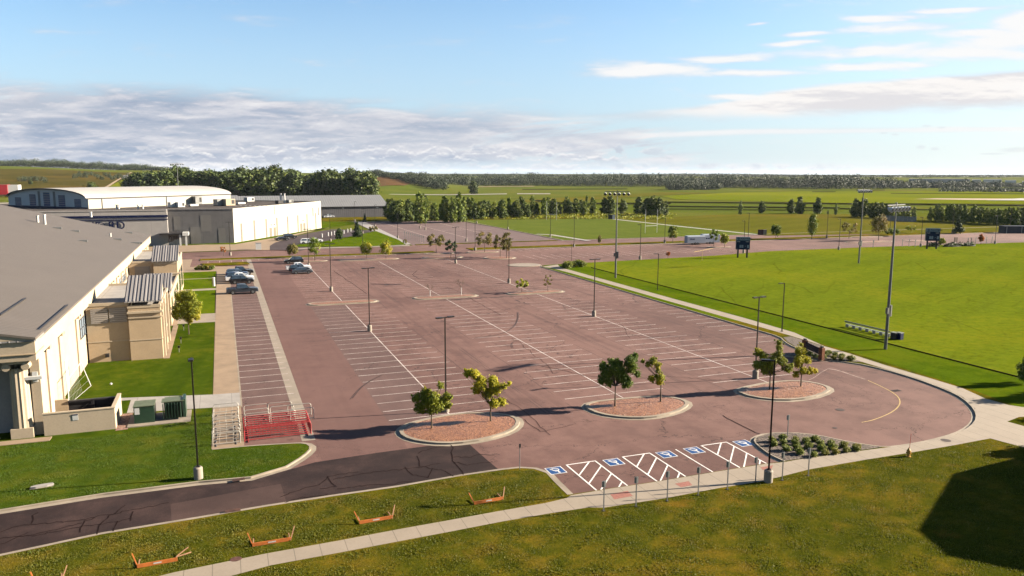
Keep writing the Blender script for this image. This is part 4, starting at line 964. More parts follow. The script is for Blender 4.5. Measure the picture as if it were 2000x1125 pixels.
pad = struct('equipment_pad', MB().box(-9.0, -3.7, 74.7, 78.4, .05, .2), MT['conc'])
struct('gravel_patch', MB().sheet([(-9.9, 74.2), (-8.9, 74.3), (-8.9, 79.4), (-9.85, 79.4)], .14), plain('river_gravel', (.34, .20, .15), .9, var=.6, scale=6))
t1_ = thing('switchgear_box', 'dark green square electrical cabinet with white notice, next to the enclosure', 'electrical cabinet', (-7.6, 76.0, .2))
f = L0(t1_); f(MB().box(-.85, .85, -.5, 1.4, 0, 1.55), 'cabinet', MT['tgreen']); f(MB().box(-.9, .9, -.55, 1.45, 1.55, 1.62), 'lid', MT['tgreen2']); f(MB().box(-.78, -.38, -.53, -.5, .85, 1.45), 'notice', MT['white'])
t1_ = thing('transformer', 'dark green transformer with vertical cooling fins and pale top', 'transformer', (-5.2, 76.2, .2))
f = L0(t1_); f(MB().box(-.75, .75, 0, 1.7, 0, 1.6), 'tank', MT['tgreen2']); f(MB().box(-.95, 1.0, -.2, 1.0, 1.6, 1.68), 'lid', MT['tgreen2'])
for i in range(7): f(MB().box(-.85+i*.25, -.80+i*.25, -.65, 0, .1, 1.5), 'cooling_fin', MT['tgreen'])
f(MB().box(.85, 1.1, -.1, 1.7, 0, 1.75), 'end_panel', MT['tgreen'])

# building 2: precast hall with flat roof behind the plaza
b2 = thing('precast_building', 'large flat-roofed precast building, sunlit pale long wall and shaded grey front', 'building', (3.4, 268, 0))
def B2(mb, n, m_, par=b2): mb.v = [(x-3.4, y-268, z) for x, y, z in mb.v]; return mb.build(n, m_, par)
HB = 11.35
fp = [(3.4, 268), (38.7, 328.5), (14, 345), (-60, 360), (-110, 330), (-110, 266.5), (-16.3, 266.5), (-16.3, 269)]
lw = MB()
def wseg(mb, a, c_, z0, z1, off=0.0):
    d = Vector((c_[0]-a[0], c_[1]-a[1])).normalized(); n_ = Vector((d.y, -d.x))*off
    mb.quad((a[0]+n_.x, a[1]+n_.y, z0), (c_[0]+n_.x, c_[1]+n_.y, z0), (c_[0]+n_.x, c_[1]+n_.y, z1), (a[0]+n_.x, a[1]+n_.y, z1))
    mb.quad((a[0]+n_.x, a[1]+n_.y, z1), (c_[0]+n_.x, c_[1]+n_.y, z1), (c_[0]+n_.x, c_[1]+n_.y, z0), (a[0]+n_.x, a[1]+n_.y, z0))
m_ = MB(); wseg(m_, fp[0], fp[1], 0, HB); wseg(m_, fp[1], fp[2], 0, HB); wseg(m_, fp[2], fp[3], 0, HB); wseg(m_, fp[3], fp[4], 0, HB)
B2(m_, 'wall', MT['precast'])
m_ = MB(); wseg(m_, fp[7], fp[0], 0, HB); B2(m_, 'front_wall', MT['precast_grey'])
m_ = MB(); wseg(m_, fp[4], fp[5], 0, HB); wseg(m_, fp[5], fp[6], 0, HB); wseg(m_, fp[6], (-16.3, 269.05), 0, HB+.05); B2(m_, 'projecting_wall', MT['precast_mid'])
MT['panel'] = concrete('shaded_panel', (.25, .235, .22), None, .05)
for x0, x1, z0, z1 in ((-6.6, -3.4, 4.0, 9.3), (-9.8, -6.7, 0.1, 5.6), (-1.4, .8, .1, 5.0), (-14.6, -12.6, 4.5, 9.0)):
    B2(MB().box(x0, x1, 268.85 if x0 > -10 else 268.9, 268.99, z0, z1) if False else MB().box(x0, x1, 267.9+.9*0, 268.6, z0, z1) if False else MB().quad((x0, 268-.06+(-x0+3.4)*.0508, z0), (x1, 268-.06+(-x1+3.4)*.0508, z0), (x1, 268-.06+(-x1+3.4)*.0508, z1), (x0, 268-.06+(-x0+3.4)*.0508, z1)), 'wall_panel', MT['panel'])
B2(MB().box(-110.1, -16.1, 266.3, 266.5, 9.0, 9.7), 'trim_band', MT['navy']); B2(MB().box(-110.1, -16.1, 266.3, 266.5, 8.2, 8.5), 'trim_band', MT['navy'])
B2(MB().sheet([(p[0]*.998, p[1]*.9995) for p in fp], HB-.35), 'flat_roof', MT['flat_roof'])
cp_ = MB()
for i in range(len(fp)):
    a, c_ = fp[i], fp[(i+1) % len(fp)]; d = Vector((c_[0]-a[0], c_[1]-a[1])).normalized(); n_ = Vector((-d.y, d.x))*.35
    cp_.quad((*a, HB+.02), (*c_, HB+.02), (c_[0]+n_.x, c_[1]+n_.y, HB+.02), (a[0]+n_.x, a[1]+n_.y, HB+.02))
B2(cp_, 'parapet_cap', MT['white'])
u = (Vector(fp[1])-Vector(fp[0])).normalized(); nn = Vector((u.y, -u.x)); ln_ = (Vector(fp[1])-Vector(fp[0])).length
def onwall(s0, s1, z0, z1, d0=.02, d1=.1):
    a = Vector(fp[0])+u*s0; c_ = Vector(fp[0])+u*s1; q = []
    for z in (z0, z1):
        for p, dd in ((a, d0), (c_, d0), (c_, d1), (a, d1)): q.append((p.x+nn.x*dd, p.y+nn.y*dd, z))
    return MB().add(q, [(0, 1, 2, 3)[::-1], (4, 5, 6, 7), (0, 1, 5, 4), (1, 2, 6, 5), (2, 3, 7, 6), (3, 0, 4, 7)][:])
def swall(px, py):
    d = FW*F_PX+RT*(px-1000)+UP*(562.5-py); n3 = Vector((nn.x, nn.y, 0)); t = Vector((fp[0][0], fp[0][1], 0)).dot(n3)/(d.dot(n3)); p = d*t
    return (Vector((p.x, p.y))-Vector(fp[0])).dot(u), CAM_H+p.z
MT['groove'] = concrete('fluted_panel', (.25, .215, .165), None, .08)
for px in (471, 496.5, 520, 541, 562, 582, 600, 617):
    s_, _ = swall(px, 440); B2(onwall(s_-.45, s_+.55, .2, 6.7 if px > 490 else 6.2, .0, .07), 'fluted_panel', MT['groove'])
for px, z0, z1 in ((612, 7.5, 10.4), (622.5, 7.8, 10.6)):
    s_, _ = swall(px, 440); B2(onwall(s_-.3, s_+.3, 5.6, 8.9, .01, .06), 'slot_window', MT['glass'])
for px in (529, 537, 589, 595):
    s_, _ = swall(px, 455); B2(onwall(s_-.9, s_+.9, .1, 3.3, .01, .08), 'loading_door', MT['groove'])
for px in (529.5, 535.5, 592): s_, _ = swall(px, 448); B2(onwall(s_-.15, s_+.15, 4.2, 4.5, .02, .3), 'wall_lamp', MT['dark'])
# entrance canopy
cn = thing('entrance_canopy', 'entrance porch with flat dark roof and white posts on the shaded front', 'porch', (-13.6, 265.6, 0))
f = L0(cn); f(MB().box(-5.0, 3.2, -2.6, 3.2, 3.6, 4.0), 'canopy_roof', MT['dark']); f(MB().box(1.6, 3.4, -2.7, 3.0, 3.2, 4.15), 'canopy_end', MT['white'])
for x_, y_ in ((.9, -2.2), (2.6, -2.2)): f(MB().box(x_-.25, x_+.25, y_-.25, y_+.25, 0, 3.6), 'post', MT['white'])
for x_ in (-2.2, -1.1, 0.0): f(MB().box(x_-.5, x_+.5, .9, 1.0, .1, 2.9), 'glass_door', MT['glass'])
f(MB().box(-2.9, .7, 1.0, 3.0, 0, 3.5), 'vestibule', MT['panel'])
# lettering on the projecting wall
def text_mesh(name, s, size, mat_, par, loc, rot, depth=.06):
    c_ = bpy.data.curves.new('txt', 'FONT'); c_.body = s; c_.size = size; c_.extrude = depth; c_.align_x = 'LEFT'; c_.offset = size*.010
    o = bpy.data.objects.new('txt', c_); COL.objects.link(o); bpy.context.view_layer.update()
    me = bpy.data.meshes.new_from_object(o.evaluated_get(bpy.context.evaluated_depsgraph_get())); bpy.data.objects.remove(o)
    me.materials.clear(); me.materials.append(mat_)
    q = bpy.data.objects.new(name, me); COL.objects.link(q); q.parent = par; q.location = loc; q.rotation_euler = rot
    if par: KIDS.setdefault(par.name, []).append(q)
    return q
def wx(px, yy=266.3, py=438):
    d = FW*F_PX+RT*(px-1000)+UP*(562.5-py); return d.x*yy/d.y
LX = wx(211)
text_mesh('wall_lettering', 'SANF', 3.5, MT['navy'], b2, (wx(141)-3.4-.6, 266.3-268-.03, 5.5), (math.pi/2, 0, 0))
text_mesh('wall_lettering', 'RD', 3.5, MT['navy'], b2, (LX-3.4, 266.3-268-.03, 5.5), (math.pi/2, 0, 0))
ox = LX-1.9; em = MB(); n = 24
for i in range(n):
    a0, a1 = 2*math.pi*i/n, 2*math.pi*(i+1)/n
    em.quad((ox+1.15*math.cos(a0), 266.24, 6.55+1.15*math.sin(a0)), (ox+1.15*math.cos(a1), 266.24, 6.55+1.15*math.sin(a1)), (ox+.9*math.cos(a1), 266.24, 6.55+.9*math.sin(a1)), (ox+.9*math.cos(a0), 266.24, 6.55+.9*math.sin(a0)))
em.add([(ox+.72*math.cos(a), 266.22, 6.55+.72*math.sin(a)*.9) for a in np.linspace(0, 6.28, 13)[:-1]], [tuple(range(12))])
em.add([(ox-.9, 266.21, 5.65), (ox+1.0, 266.21, 5.55), (ox+.9, 266.21, 5.9)], [(0, 1, 2)])
B2(em, 'wall_emblem', MT['navy'])
# barrel-vault hall standing up through the flat roof
hall = thing('vaulted_hall', 'hall with white barrel-vault roof and five blue windows in its arched gable', 'hall', (-41, 287, 11.0), 0)
UA = math.radians(46); hu = Vector((math.sin(UA), math.cos(UA))); hv = Vector((-hu.y, hu.x)); HW, HLn, HZ, HC = 42.0, 62.0, 3.5, 6.6
def hp(s, v_, z): return (hu.x*s+hv.x*v_, hu.y*s+hv.y*v_, z)
arc = [(HW/2-HW/2*math.cos(a), HZ+(HC-HZ)*math.sin(a)) for a in np.linspace(0, math.pi, 17)]
f = L0(hall)
rm = MB(); n = len(arc)
rm.add([hp(-.8, *p) for p in arc]+[hp(HLn+.5, *p) for p in arc], [(i, i+1, n+i+1, n+i) for i in range(n-1)]+[(n+i, n+i+1, i+1, i) for i in range(n-1)], True)
f(rm, 'vault_roof', MT['white_roof'])
f(MB().quad(hp(0, 0, 0), hp(HLn, 0, 0), hp(HLn, 0, HZ), hp(0, 0, HZ)).quad(hp(0, HW, HZ), hp(HLn, HW, HZ), hp(HLn, HW, 0), hp(0, HW, 0)), 'side_wall', MT['precast'])
gb = MB().add([hp(0, 0, -1)]+[hp(0, p[0], p[1]-.05) for p in arc]+[hp(0, HW, -1)], [tuple(range(n+2))[::-1], tuple(range(n+2))])
f(gb, 'gable_wall', concrete('pale_gable_wall', (.8, .8, .8), None, .05))
ta = MB()
for i in range(n-1): ta.quad(hp(-.85, *arc[i]), hp(-.85, *arc[i+1]), hp(-.85, arc[i+1][0], arc[i+1][1]-.45), hp(-.85, arc[i][0], arc[i][1]-.45)); 
f(ta, 'arch_trim', MT['dark'])
f(MB().quad(hp(-.1, -.3, HZ-.25), hp(HLn, -.3, HZ-.25), hp(HLn, -.3, HZ+.1), hp(-.1, -.3, HZ+.1)), 'eave_trim', MT['dark'])
f(MB().add([hp(-.4, 0, -.1), hp(-.4, HW, -.1), hp(-.4, HW, .5), hp(-.4, 0, .5)], [(0, 1, 2, 3), (3, 2, 1, 0)]), 'base_trim', MT['navy'])
MT['bluewin'] = plain('blue_window', (.045, .09, .24), .15, var=.15)
for vc, hh in ((5.2, 2.6), (13.2, 3.8), (21, 4.6), (28.5, 3.9), (36.5, 2.7)):
    for k in range(6):
        z0 = .6+hh*k/6; f(MB().add([hp(-.06, vc-1.7, z0), hp(-.06, vc+1.7, z0), hp(-.06, vc+1.7, z0+hh/6-.09), hp(-.06, vc-1.7, z0+hh/6-.09)], [(0, 1, 2, 3), (3, 2, 1, 0)]), 'window_pane', MT['bluewin'])
for vc in (17, 25): f(MB().add([hp(-.05, vc-.6, .2), hp(-.05, vc+.6, .2), hp(-.05, vc+.6, 5.5), hp(-.05, vc-.6, 5.5)], [(0, 1, 2, 3), (3, 2, 1, 0)]), 'pilaster', MT['panel'])
for s_ in (5, 31): q = hp(s_, -.15, 0); f(MB().tube(q, (q[0], q[1], HZ), .12), 'downpipe', MT['grey'])
# rooftop plant
def roofpt(px, py, z=HB-.3):
    d = FW*F_PX+RT*(px-1000)+UP*(562.5-py); t = (z-CAM_H)/d.z; return d.x*t, d.y*t, z
def rtu(px, py, w_, d_, h_, label, m_='white', louv=True):
    x, y, z = roofpt(px, py); t = thing('rooftop_unit', label, 'rooftop unit', (x, y, z), .5, 'plant on the precast building roof'); f = L0(t)
    f(MB().box(-w_/2, w_/2, -d_/2, d_/2, .15, h_), 'casing', MT[m_]); f(MB().box(-w_/2+.1, w_/2-.1, -d_/2+.1, d_/2-.1, 0, .15), 'curb', MT['dark'])
    if louv: f(MB().box(w_*.1, w_*.42, -d_/2-.03, -d_/2, h_*.3, h_*.85), 'louvre', MT['dark']); f(MB().box(w_/2, w_/2+.03, -d_/3, d_/3, h_*.3, h_*.85), 'louvre', MT['dark'])
rtu(338, 405, 2.6, 2.2, 1.8, 'leftmost white hooded unit on the flat roof'); rtu(352, 405, 2.4, 2.2, 1.8, 'white unit beside the leftmost hooded unit on the flat roof')
rtu(385, 399, 2.6, 3.0, 3.0, 'dark slanted exhaust unit in the middle of the flat roof', 'grey'); rtu(378, 403, 3.0, 1.6, .8, 'low white box in front of the slanted exhaust unit', 'white', False)
rtu(430, 402, 3.6, 3.0, 2.4, 'grey box half of the big roof unit above the building corner', 'grey'); rtu(447, 402, 3.6, 2.8, 2.5, 'pale half of the big roof unit with dark louvres', 'stucco')
rtu(470, 399, 3, 2, .8, 'small white box right of the big louvred roof unit', 'white', False); rtu(487, 394, 3.2, 2.6, 1.8, 'white unit at the rear of the flat roof'); 
rtu(545, 398, 2.0, 2.4, 1.3, 'low dark unit below the twin roof stacks', 'dark'); rtu(566, 396, 2.0, 2.0, 1.2, 'small grey unit right of the twin roof stacks', 'grey')
for i, px in enumerate((549, 556)):
    x, y, z = roofpt(px, 396); t = thing('roof_stack', ['left one of the twin white roof stacks', 'right one of the twin white roof stacks'][i], 'roof stack', (x, y, z)); f = L0(t)
    f(MB().tube((0, 0, 0), (0, 0, 3.4), .3, n=10), 'pipe', MT['white']); f(MB().tube((0, 0, 3.4), (0, 0, 3.65), .42, n=10), 'cap', MT['white'])
for px, py, lb in ((34, 399, 'larger white roof cowl left of the arched gable'), (25, 402, 'smaller white roof cowl left of the arched gable'), (228, 408, 'tall white cowl at the parapet below the vault'), (232, 408, 'short white cowl at the parapet below the vault'), (270, 408, 'white cowl near the middle of the parapet'), (279, 408, 'thin white pipe near the middle of the parapet'), (178, 424, 'small white vent pipe in front of the navy band')):
    x, y, z = roofpt(px, py); t = thing('roof_cowl', lb, 'roof cowl', (x, y, z)); f = L0(t)
    f(MB().tube((0, 0, 0), (0, 0, 1.2), .32, .22, n=9), 'pipe', MT['white']); f(MB().tube((0, 0, 1.2), (0, 0, 1.4), .34, n=9), 'cap', MT['white'])
for k in range(12): pass
x, y, z = roofpt(505, 402); t = thing('roof_walkway', 'dotted line of pale pads crossing the flat roof', 'walkway pads', (x, y, z)); 
mm = MB()
for k in range(14): mm.box(-8+k*1.6, -7.3+k*1.6, -.3-k*.25, .4-k*.25, .02, .12)
mm.build('pad', MT['white'], t)

# grey seam-roofed building 3
P0, P1 = Vector(G(757, 423)[:2]), Vector(G(628, 425.6)[:2]); uu = (P1-P0).normalized(); vv = Vector((uu.y, -uu.x)); 
if vv.y < 0: vv = -vv
b3 = thing('grey_metal_building', 'long low grey metal building with pale grey seamed roof, in front of the woods', 'building', (P0.x, P0.y, 0)); f = L0(b3)
def q3(s, d, z): return (uu.x*s+vv.x*d, uu.y*s+vv.y*d, z)
LB = 88; DP = 38; ZE3, ZR3 = 5.7, 11.0
MT['metal_wall'] = roofmat('grey_metal_wall', (.13, .125, .135), 1.0, 0, .25)
f(MB().quad(q3(0, 0, 0), q3(0, 0, ZE3), q3(LB, 0, ZE3), q3(LB, 0, 0)).quad(q3(0, 0, 0), q3(LB, 0, 0), q3(LB, 0, ZE3), q3(0, 0, ZE3)), 'front_wall', MT['metal_wall'])
f(MB().add([q3(0, 0, 0), q3(0, DP, 0), q3(0, DP, ZE3), q3(0, DP/2, ZR3-.1), q3(0, 0, ZE3)], [(0, 1, 2, 3, 4), (4, 3, 2, 1, 0)]), 'gable_wall', MT['metal_wall'])
rr = MB().add([q3(-.8, -.6, ZE3), q3(LB, -.6, ZE3), q3(LB, DP/2, ZR3), q3(-.8, DP/2, ZR3)], [(0, 1, 2, 3), (3, 2, 1, 0)])
f(rr, 'roof', MT['roof_far']); f(MB().add([q3(-.8, DP/2, ZR3), q3(LB, DP/2, ZR3), q3(LB, DP+.6, ZE3), q3(-.8, DP+.6, ZE3)], [(0, 1, 2, 3), (3, 2, 1, 0)]), 'rear_roof', MT['roof_far'])
f(MB().add([q3(-.8, -.62, ZE3-.35), q3(LB, -.62, ZE3-.35), q3(LB, -.62, ZE3), q3(-.8, -.62, ZE3)], [(0, 1, 2, 3), (3, 2, 1, 0)]), 'gutter', MT['dark'])
for s_ in (5.5, 23.5): f(MB().add([q3(s_-.6, -.1, 4.7), q3(s_+.6, -.1, 4.7), q3(s_+.6, -.1, 5.1), q3(s_-.6, -.1, 5.1)], [(0, 1, 2, 3), (3, 2, 1, 0)]), 'wall_lamp', MT['white'])
b4 = thing('grey_metal_wing', 'farther grey roofed wing left of the long grey metal building', 'building', (P0.x+uu.x*74, P0.y+uu.y*74, 0)); f = L0(b4)
f(MB().quad(q3(0, 6, 0), q3(55, 6, 0), q3(55, 6, 6.4), q3(0, 6, 6.4)).quad(q3(0, 6, 0), q3(0, 6, 6.4), q3(55, 6, 6.4), q3(55, 6, 0)), 'front_wall', MT['metal_wall'])
f(MB().add([q3(-.5, 5.4, 6.4), q3(55, 5.4, 6.4), q3(55, 24, 11.3), q3(-.5, 24, 11.3)], [(0, 1, 2, 3), (3, 2, 1, 0)]), 'roof', MT['roof_far'])
# far things: red and white shed, distant warehouses, solar array
q = ray_ground(14, 383); mpx = F_PX/depth_of(*q)
t = thing('red_white_shed', 'small shed with red front and white side at the far left', 'shed', (q.x, q.y, q.z)); f = L0(t); s_ = 1/mpx
MB().box(-16*s_, 1.5*s_, 0, 10, 3*s_, 22*s_).build('red_front', plain('red_cladding', (.50, .02, .03), .5), t); MB().box(1.5*s_, 19*s_, 1, 12, 2*s_, 21.5*s_).build('white_side', MT['white'], t); MB().box(-16*s_, 19*s_, 2, 12, -2, 3*s_).build('plinth', MT['stucco_d'], t)
q = ray_ground(257, 349.3); t = thing('solar_array', 'tilted solar panel field on the far green slope', 'solar panels', (q.x, q.y, q.z)); s_ = depth_of(*q)/F_PX
for k in range(5):
    MB().add([(-17*s_+k*3*s_, k*9, 1), (12*s_+k*2.5*s_, k*9, 1), (13*s_+k*2.5*s_, k*9+6, 4.5), (-15*s_+k*3*s_, k*9+6, 4.5)], [(0, 1, 2, 3), (3, 2, 1, 0)]).build('panel_row', plain('solar_panel', (.22, .21, .22), .3) if k == 0 else bpy.data.materials['solar_panel'], t)
def far_block(px0, px1, py, h_px, label, m_, name='warehouse', D=1900):
    a = (px0-1000)/F_PX; c_ = (px1-1000)/F_PX
    def pt(u_, d): return (RT.x*u_*d+math.sin(YAW)*d, RT.y*u_*d+math.cos(YAW)*d)
    x0, y0 = pt(a, D); x1, y1 = pt(c_, D); x2, y2 = pt(c_, D+60); x3, y3 = pt(a, D+60)
    zt = CAM_H-(py-h_px-338)*D/F_PX
    t = thing(name, label, 'building', (x0, y0, 0)); P_ = [(0, 0), (x1-x0, y1-y0), (x2-x0, y2-y0), (x3-x0, y3-y0)]
    MB().prism(P_, -2, zt, top=False).build('wall', m_, t); MB().sheet(P_, zt+.02).build('roof', MT['white_roof'], t)
MT['farblue'] = plain('blue_grey_cladding', (.30, .36, .42), .6, var=.05, scale=.02)
far_block(1767, 1886, 355, 8, 'long blue-grey warehouse among the far trees on the right', MT['farblue'])
for a in ((1889, 1906, 354, 6, 'small white block right of the long blue-grey warehouse'), (1911, 1947, 354, 6.5, 'wide white block between two small ones at the far right'), (1953, 1975, 356, 7, 'white block with lower front at the far right'), (1986, 2006, 356, 5, 'white block cut by the right edge of the view')):
    far_block(*a, MT['white'])
far_block(1562, 1575, 357, 4, 'small white farmhouse amid the far trees', MT['white'], 'farmhouse', 1450); far_block(1586, 1592, 363, 3, 'tiny white farm shed below the farmhouse', MT['white'], 'farm_shed', 1400)
# ------------------------------------------------------------------ lamps and poles
def make_lamp(h=9.4, heads=2, base=True, style='lot'):
    t = thing('parking_lamp', 'lamp', 'lamp post')
    z0 = .95 if base else .05
    if base:
        m_ = MB().tube((0, 0, 0), (0, 0, .86), .33, .33, 16); m_.tube((0, 0, .86), (0, 0, .95), .33, .26, 16); m_.build('concrete_base', MT['conc_base'], t)
    MB().tube((0, 0, z0), (0, 0, h), .085, .07, 4, rot=math.pi/4, smooth=False).box(-.14, .14, -.14, .14, z0-.02, z0+.06).build('pole', MT['bronze'], t)
    dirs = [(1, 0)] if heads == 1 else [(1, 0), (-1, 0)]
    for dx, dy in dirs:
        a = MB().box(min(0, dx*.35), max(0, dx*.35), -.04, .04, h-.12, h-.02); a.build('arm', MT['bronze'], t)
        x0, x1 = sorted((dx*.3, dx*.95)); b_ = MB().box(x0, x1, -.17, .17, h-.11, h+.01)
        hd = b_.build('lamp_head', MT['bronze'], t); MB().box(x0+.06, x1-.06, -.12, .12, h-.13, h-.111).build('lens', MT['grey'], hd)
    return t
LP2 = make_lamp(); LP1 = make_lamp(heads=1); LP1g = make_lamp(heads=1, base=False); 
first = set()
def place(proto, p, label, rz=0.0, s=1.0, group=None, cat=None, sz=None):
    o = proto if proto.name not in first and not first.add(proto.name) else copy_tree(proto)
    o.location = (p[0], p[1], p[2] if len(p) > 2 else 0.0); o.rotation_euler = (0, 0, rz); o.scale = (s, s, sz or s); o['label'] = label
    if group: o['group'] = group
    if cat: o['category'] = cat
    return o
GL = 'bronze parking lot lamps on concrete bases'
for (px, py, proto, rz, lb) in [
    (871, 804, LP2, .2, 'lamp post rising behind the leftmost front island tree'), (722, 647, LP2, .2, 'lamp post on the left centre line, nearest beyond the treeless narrow island'),
    (647, 569, LP2, .2, 'lamp post on the left centre line beyond the treeless narrow island'), (1160, 618, LP2, .1, 'lamp post alone in the middle of the right stall row'),
    (1475, 739, LP2, .2, 'lamp post behind the yellow-green trees of the right front island'), (994, 553, LP2, .2, 'lamp post between the bare-sapling island and the sparse-sapling island'),
    (890, 514.5, LP2, .2, 'lamp post in front of the island with the dark leaning crown'), (603, 521.5, LP2, .2, 'lamp post touching the white pickup in the right-hand row of cars'),
    (388, 938, LP1, -1.57, 'near lamp post standing on the lawn by the driveway kerb at left'), (1500, 944, LP1, 2.6, 'nearest lamp post, on the grass by the accessible bays and the sidewalk'),
    (450, 499, LP2, .2, 'lamp post on the verge beside the red sapling'), (709, 496, LP1, 0, 'lamp post on the verge behind the two yellow-green end trees'),
    (645.5, 472.5, LP1, 0, 'lamp post at the edge of the triangular lawn behind the white car'), (708, 457.5, LP1, 0, 'lamp post beside the dark bushy conifer on the triangular lawn'),
    (693, 433, LP1, 0, 'left one of the lamps in front of the grey metal building'), (732.6, 443.5, LP1, 0, 'right one of the lamps in front of the grey metal building'),
    (777, 466, LP1, 0, 'lamp post at the right tip of the triangular lawn'), (769, 431.5, LP1, 0, 'lamp post at the far left corner of the grey lot, by the lane'),
    (820.6, 446, LP2, 0, 'left one of a pair of lamps far in the grey lot'), (830.7, 449, LP2, 0, 'right one of a pair of lamps far in the grey lot'),
    (910.7, 471.5, LP2, .2, 'lamp post near the front edge of the grey lot'), (928, 490, LP1, 1.6, 'lamp post on the verge between the grey lot and the main lot'),
    (992, 448.5, LP1, 0, 'lamp post by the grey lot kerb at the football field edge'), (1075, 463.5, LP1, 0, 'lamp post at the corner of the football field and the road'),
    (1121, 483, LP1, 3.1, 'lamp post on the verge just right of the football field corner'), (931, 437, LP1, 0, 'lamp post at the far right corner of the grey lot'),
    (1298, 475, LP1, 3.1, 'lamp post on the verge left of the round green tree and trailers'), (1250, 507.5, LP1, 3.1, 'lamp post on the field-side kerb left of the trailers'),
    (1452, 495, LP1, 3.1, 'lamp post directly behind the football scoreboard'), (1461, 469, LP1, 3.1, 'lamp post across the road above the football scoreboard'),
    (1638, 488.5, LP1, 3.1, 'lamp post on the field-side kerb left of the far steel floodlight mast'), (1614.5, 465.5, LP1, 3.1, 'lamp post on the far verge beside the tall narrow green tree'),
    (1798, 482.5, LP1, 3.1, 'lamp post on the field-side kerb just left of the right-hand scoreboard'), (1860, 456, LP1, 3.1, 'lamp post on the far verge beside the dark conifer at right'),
    (1943, 477, LP1, 3.1, 'lamp post right of the small purple-leaved tree at the field kerb'), (1972, 453, LP1, 3.1, 'rightmost lamp post, on the far verge near the dark container'),
    (1738, 451, LP1, 3.1, 'lamp post behind the big brown tree in the far right lot')]:
    q = G(px, py); place(proto, (q.x, q.y, .12 if proto is LP1 else 0), lb, rz+random.uniform(-.03, .03), group=GL)
for (px, py, ht, lb) in [(1284, 568, 7.3, 'slim bare-footed lamp post on the field side of the walkway, mid distance'), (1527, 649, 7.2, 'slim bare-footed lamp post on the field grass near the carved sign'), (1116, 515, 5.0, 'short slim lamp post beside the shrubs where the walkway begins')]:
    q = G(px, py); place(LP1g, (q.x, q.y, .12), lb, 3.1, s=ht/9.4 if ht < 6 else 1, sz=ht/9.4, group='slim lamps along the walkway')
MT['steel'] = plain('steel_mast', (.24, .24, .24), .4, .5, var=.12)
def make_mast():
    t = thing('floodlight_mast', 'mast', 'floodlight'); H_ = 19.0
    MB().tube((0, 0, -.1), (0, 0, .55*H_), .21, .16, 14).build('lower_pole', MT['steel'], t); MB().tube((0, 0, .55*H_), (0, 0, H_), .155, .09, 14).build('upper_pole', MT['steel'], t)
    MB().box(.2, .55, -.25, .2, 4.4, 5.9).box(-.5, -.2, -.15, .15, 4.8, 5.6).build('control_box', MT['steel'], t)
    MB().box(-2.6, 2.6, -.06, .06, H_-.1, H_+.04).box(-.08, .08, -.1, .1, H_-.9, H_+.3).build('crossarm', MT['steel'], t)
    for i in range(6):
        x = -2.5+i*1.0; yd = -.45; m_ = MB()
        m_.tube((x, -.1, H_-.35), (x-.08, yd, H_-.52), .14, .33, 14, cap=False); m_.tube((x-.08, yd, H_-.52), (x-.09, yd-.28, H_-.62), .33, .31, 14, cap=False)
        hd = m_.build('floodlight_head', MT['white'], t); MB().tube((x-.085, yd-.12, H_-.56), (x-.087, yd-.14, H_-.57), .30, .30, 14).build('lens', MT['dark'], hd)
    return t
MA = make_mast()
for (px, py, top, rz, lb) in [(1729, 684, 396, .35, 'near floodlight mast with six round lamps, beside the team bench'), (1202, 544, 368, -.5, 'floodlight mast left on the field, beside the walkway'), (1677, 515, 362, .2, 'floodlight mast at the far side of the field, near the road')]:
    q = G(px, py); place(MA, (q.x, q.y, .12), lb, rz, group='floodlight masts of the sports field')
    depth = depth_of(q.x, q.y)
q = ray_ground(352, 366); q = Vector((math.sin(YAW)*480+RT.x*(353-1000)/F_PX*480, math.cos(YAW)*480+RT.y*(353-1000)/F_PX*480, 4))
place(MA, (q.x, q.y, 2), 'lone floodlight mast rising in front of the woods at left', .2, s=1.4, group='floodlight masts of the sports field')

# ------------------------------------------------------------------ trees
LEAF = dict(
 green=leafmat('leaf_green', (.045, .080, .008), (.135, .175, .013), (.27, .27, .02)),
 lime=leafmat('leaf_yellow_green', (.10, .13, .008), (.27, .27, .013), (.42, .34, .02)),
 gold=leafmat('leaf_gold', (.20, .20, .010), (.42, .37, .018), (.50, .37, .02)),
 dark=leafmat('leaf_dark', (.016, .032, .008), (.035, .058, .012), (.06, .075, .014), .12),
 brown=leafmat('leaf_brown', (.085, .08, .018), (.17, .14, .028), (.24, .13, .03)),
 rust=leafmat('leaf_rust', (.26, .07, .02), (.34, .12, .03), (.20, .12, .03)),
 poplar=leafmat('leaf_poplar', (.055, .09, .012), (.145, .18, .02), (.23, .235, .03), .2),
 wood=leafmat('leaf_wood', (.018, .034, .008), (.060, .085, .014), (.13, .145, .020), .12),
 fardark=leafmat('leaf_far', (.016, .028, .015), (.036, .050, .020), (.065, .075, .026), .1),
 hedge=leafmat('leaf_hedge', (.032, .055, .010), (.095, .125, .016), (.19, .20, .025), .15),
 juniper=leafmat('leaf_juniper', (.08, .10, .012), (.18, .20, .022), (.25, .20, .03), .2))
BARK = plain('bark', (.13, .095, .065), .9, var=.35, scale=12); BARKW = plain('wrapped_trunk', (.62, .54, .44), .8, var=.12, scale=10)
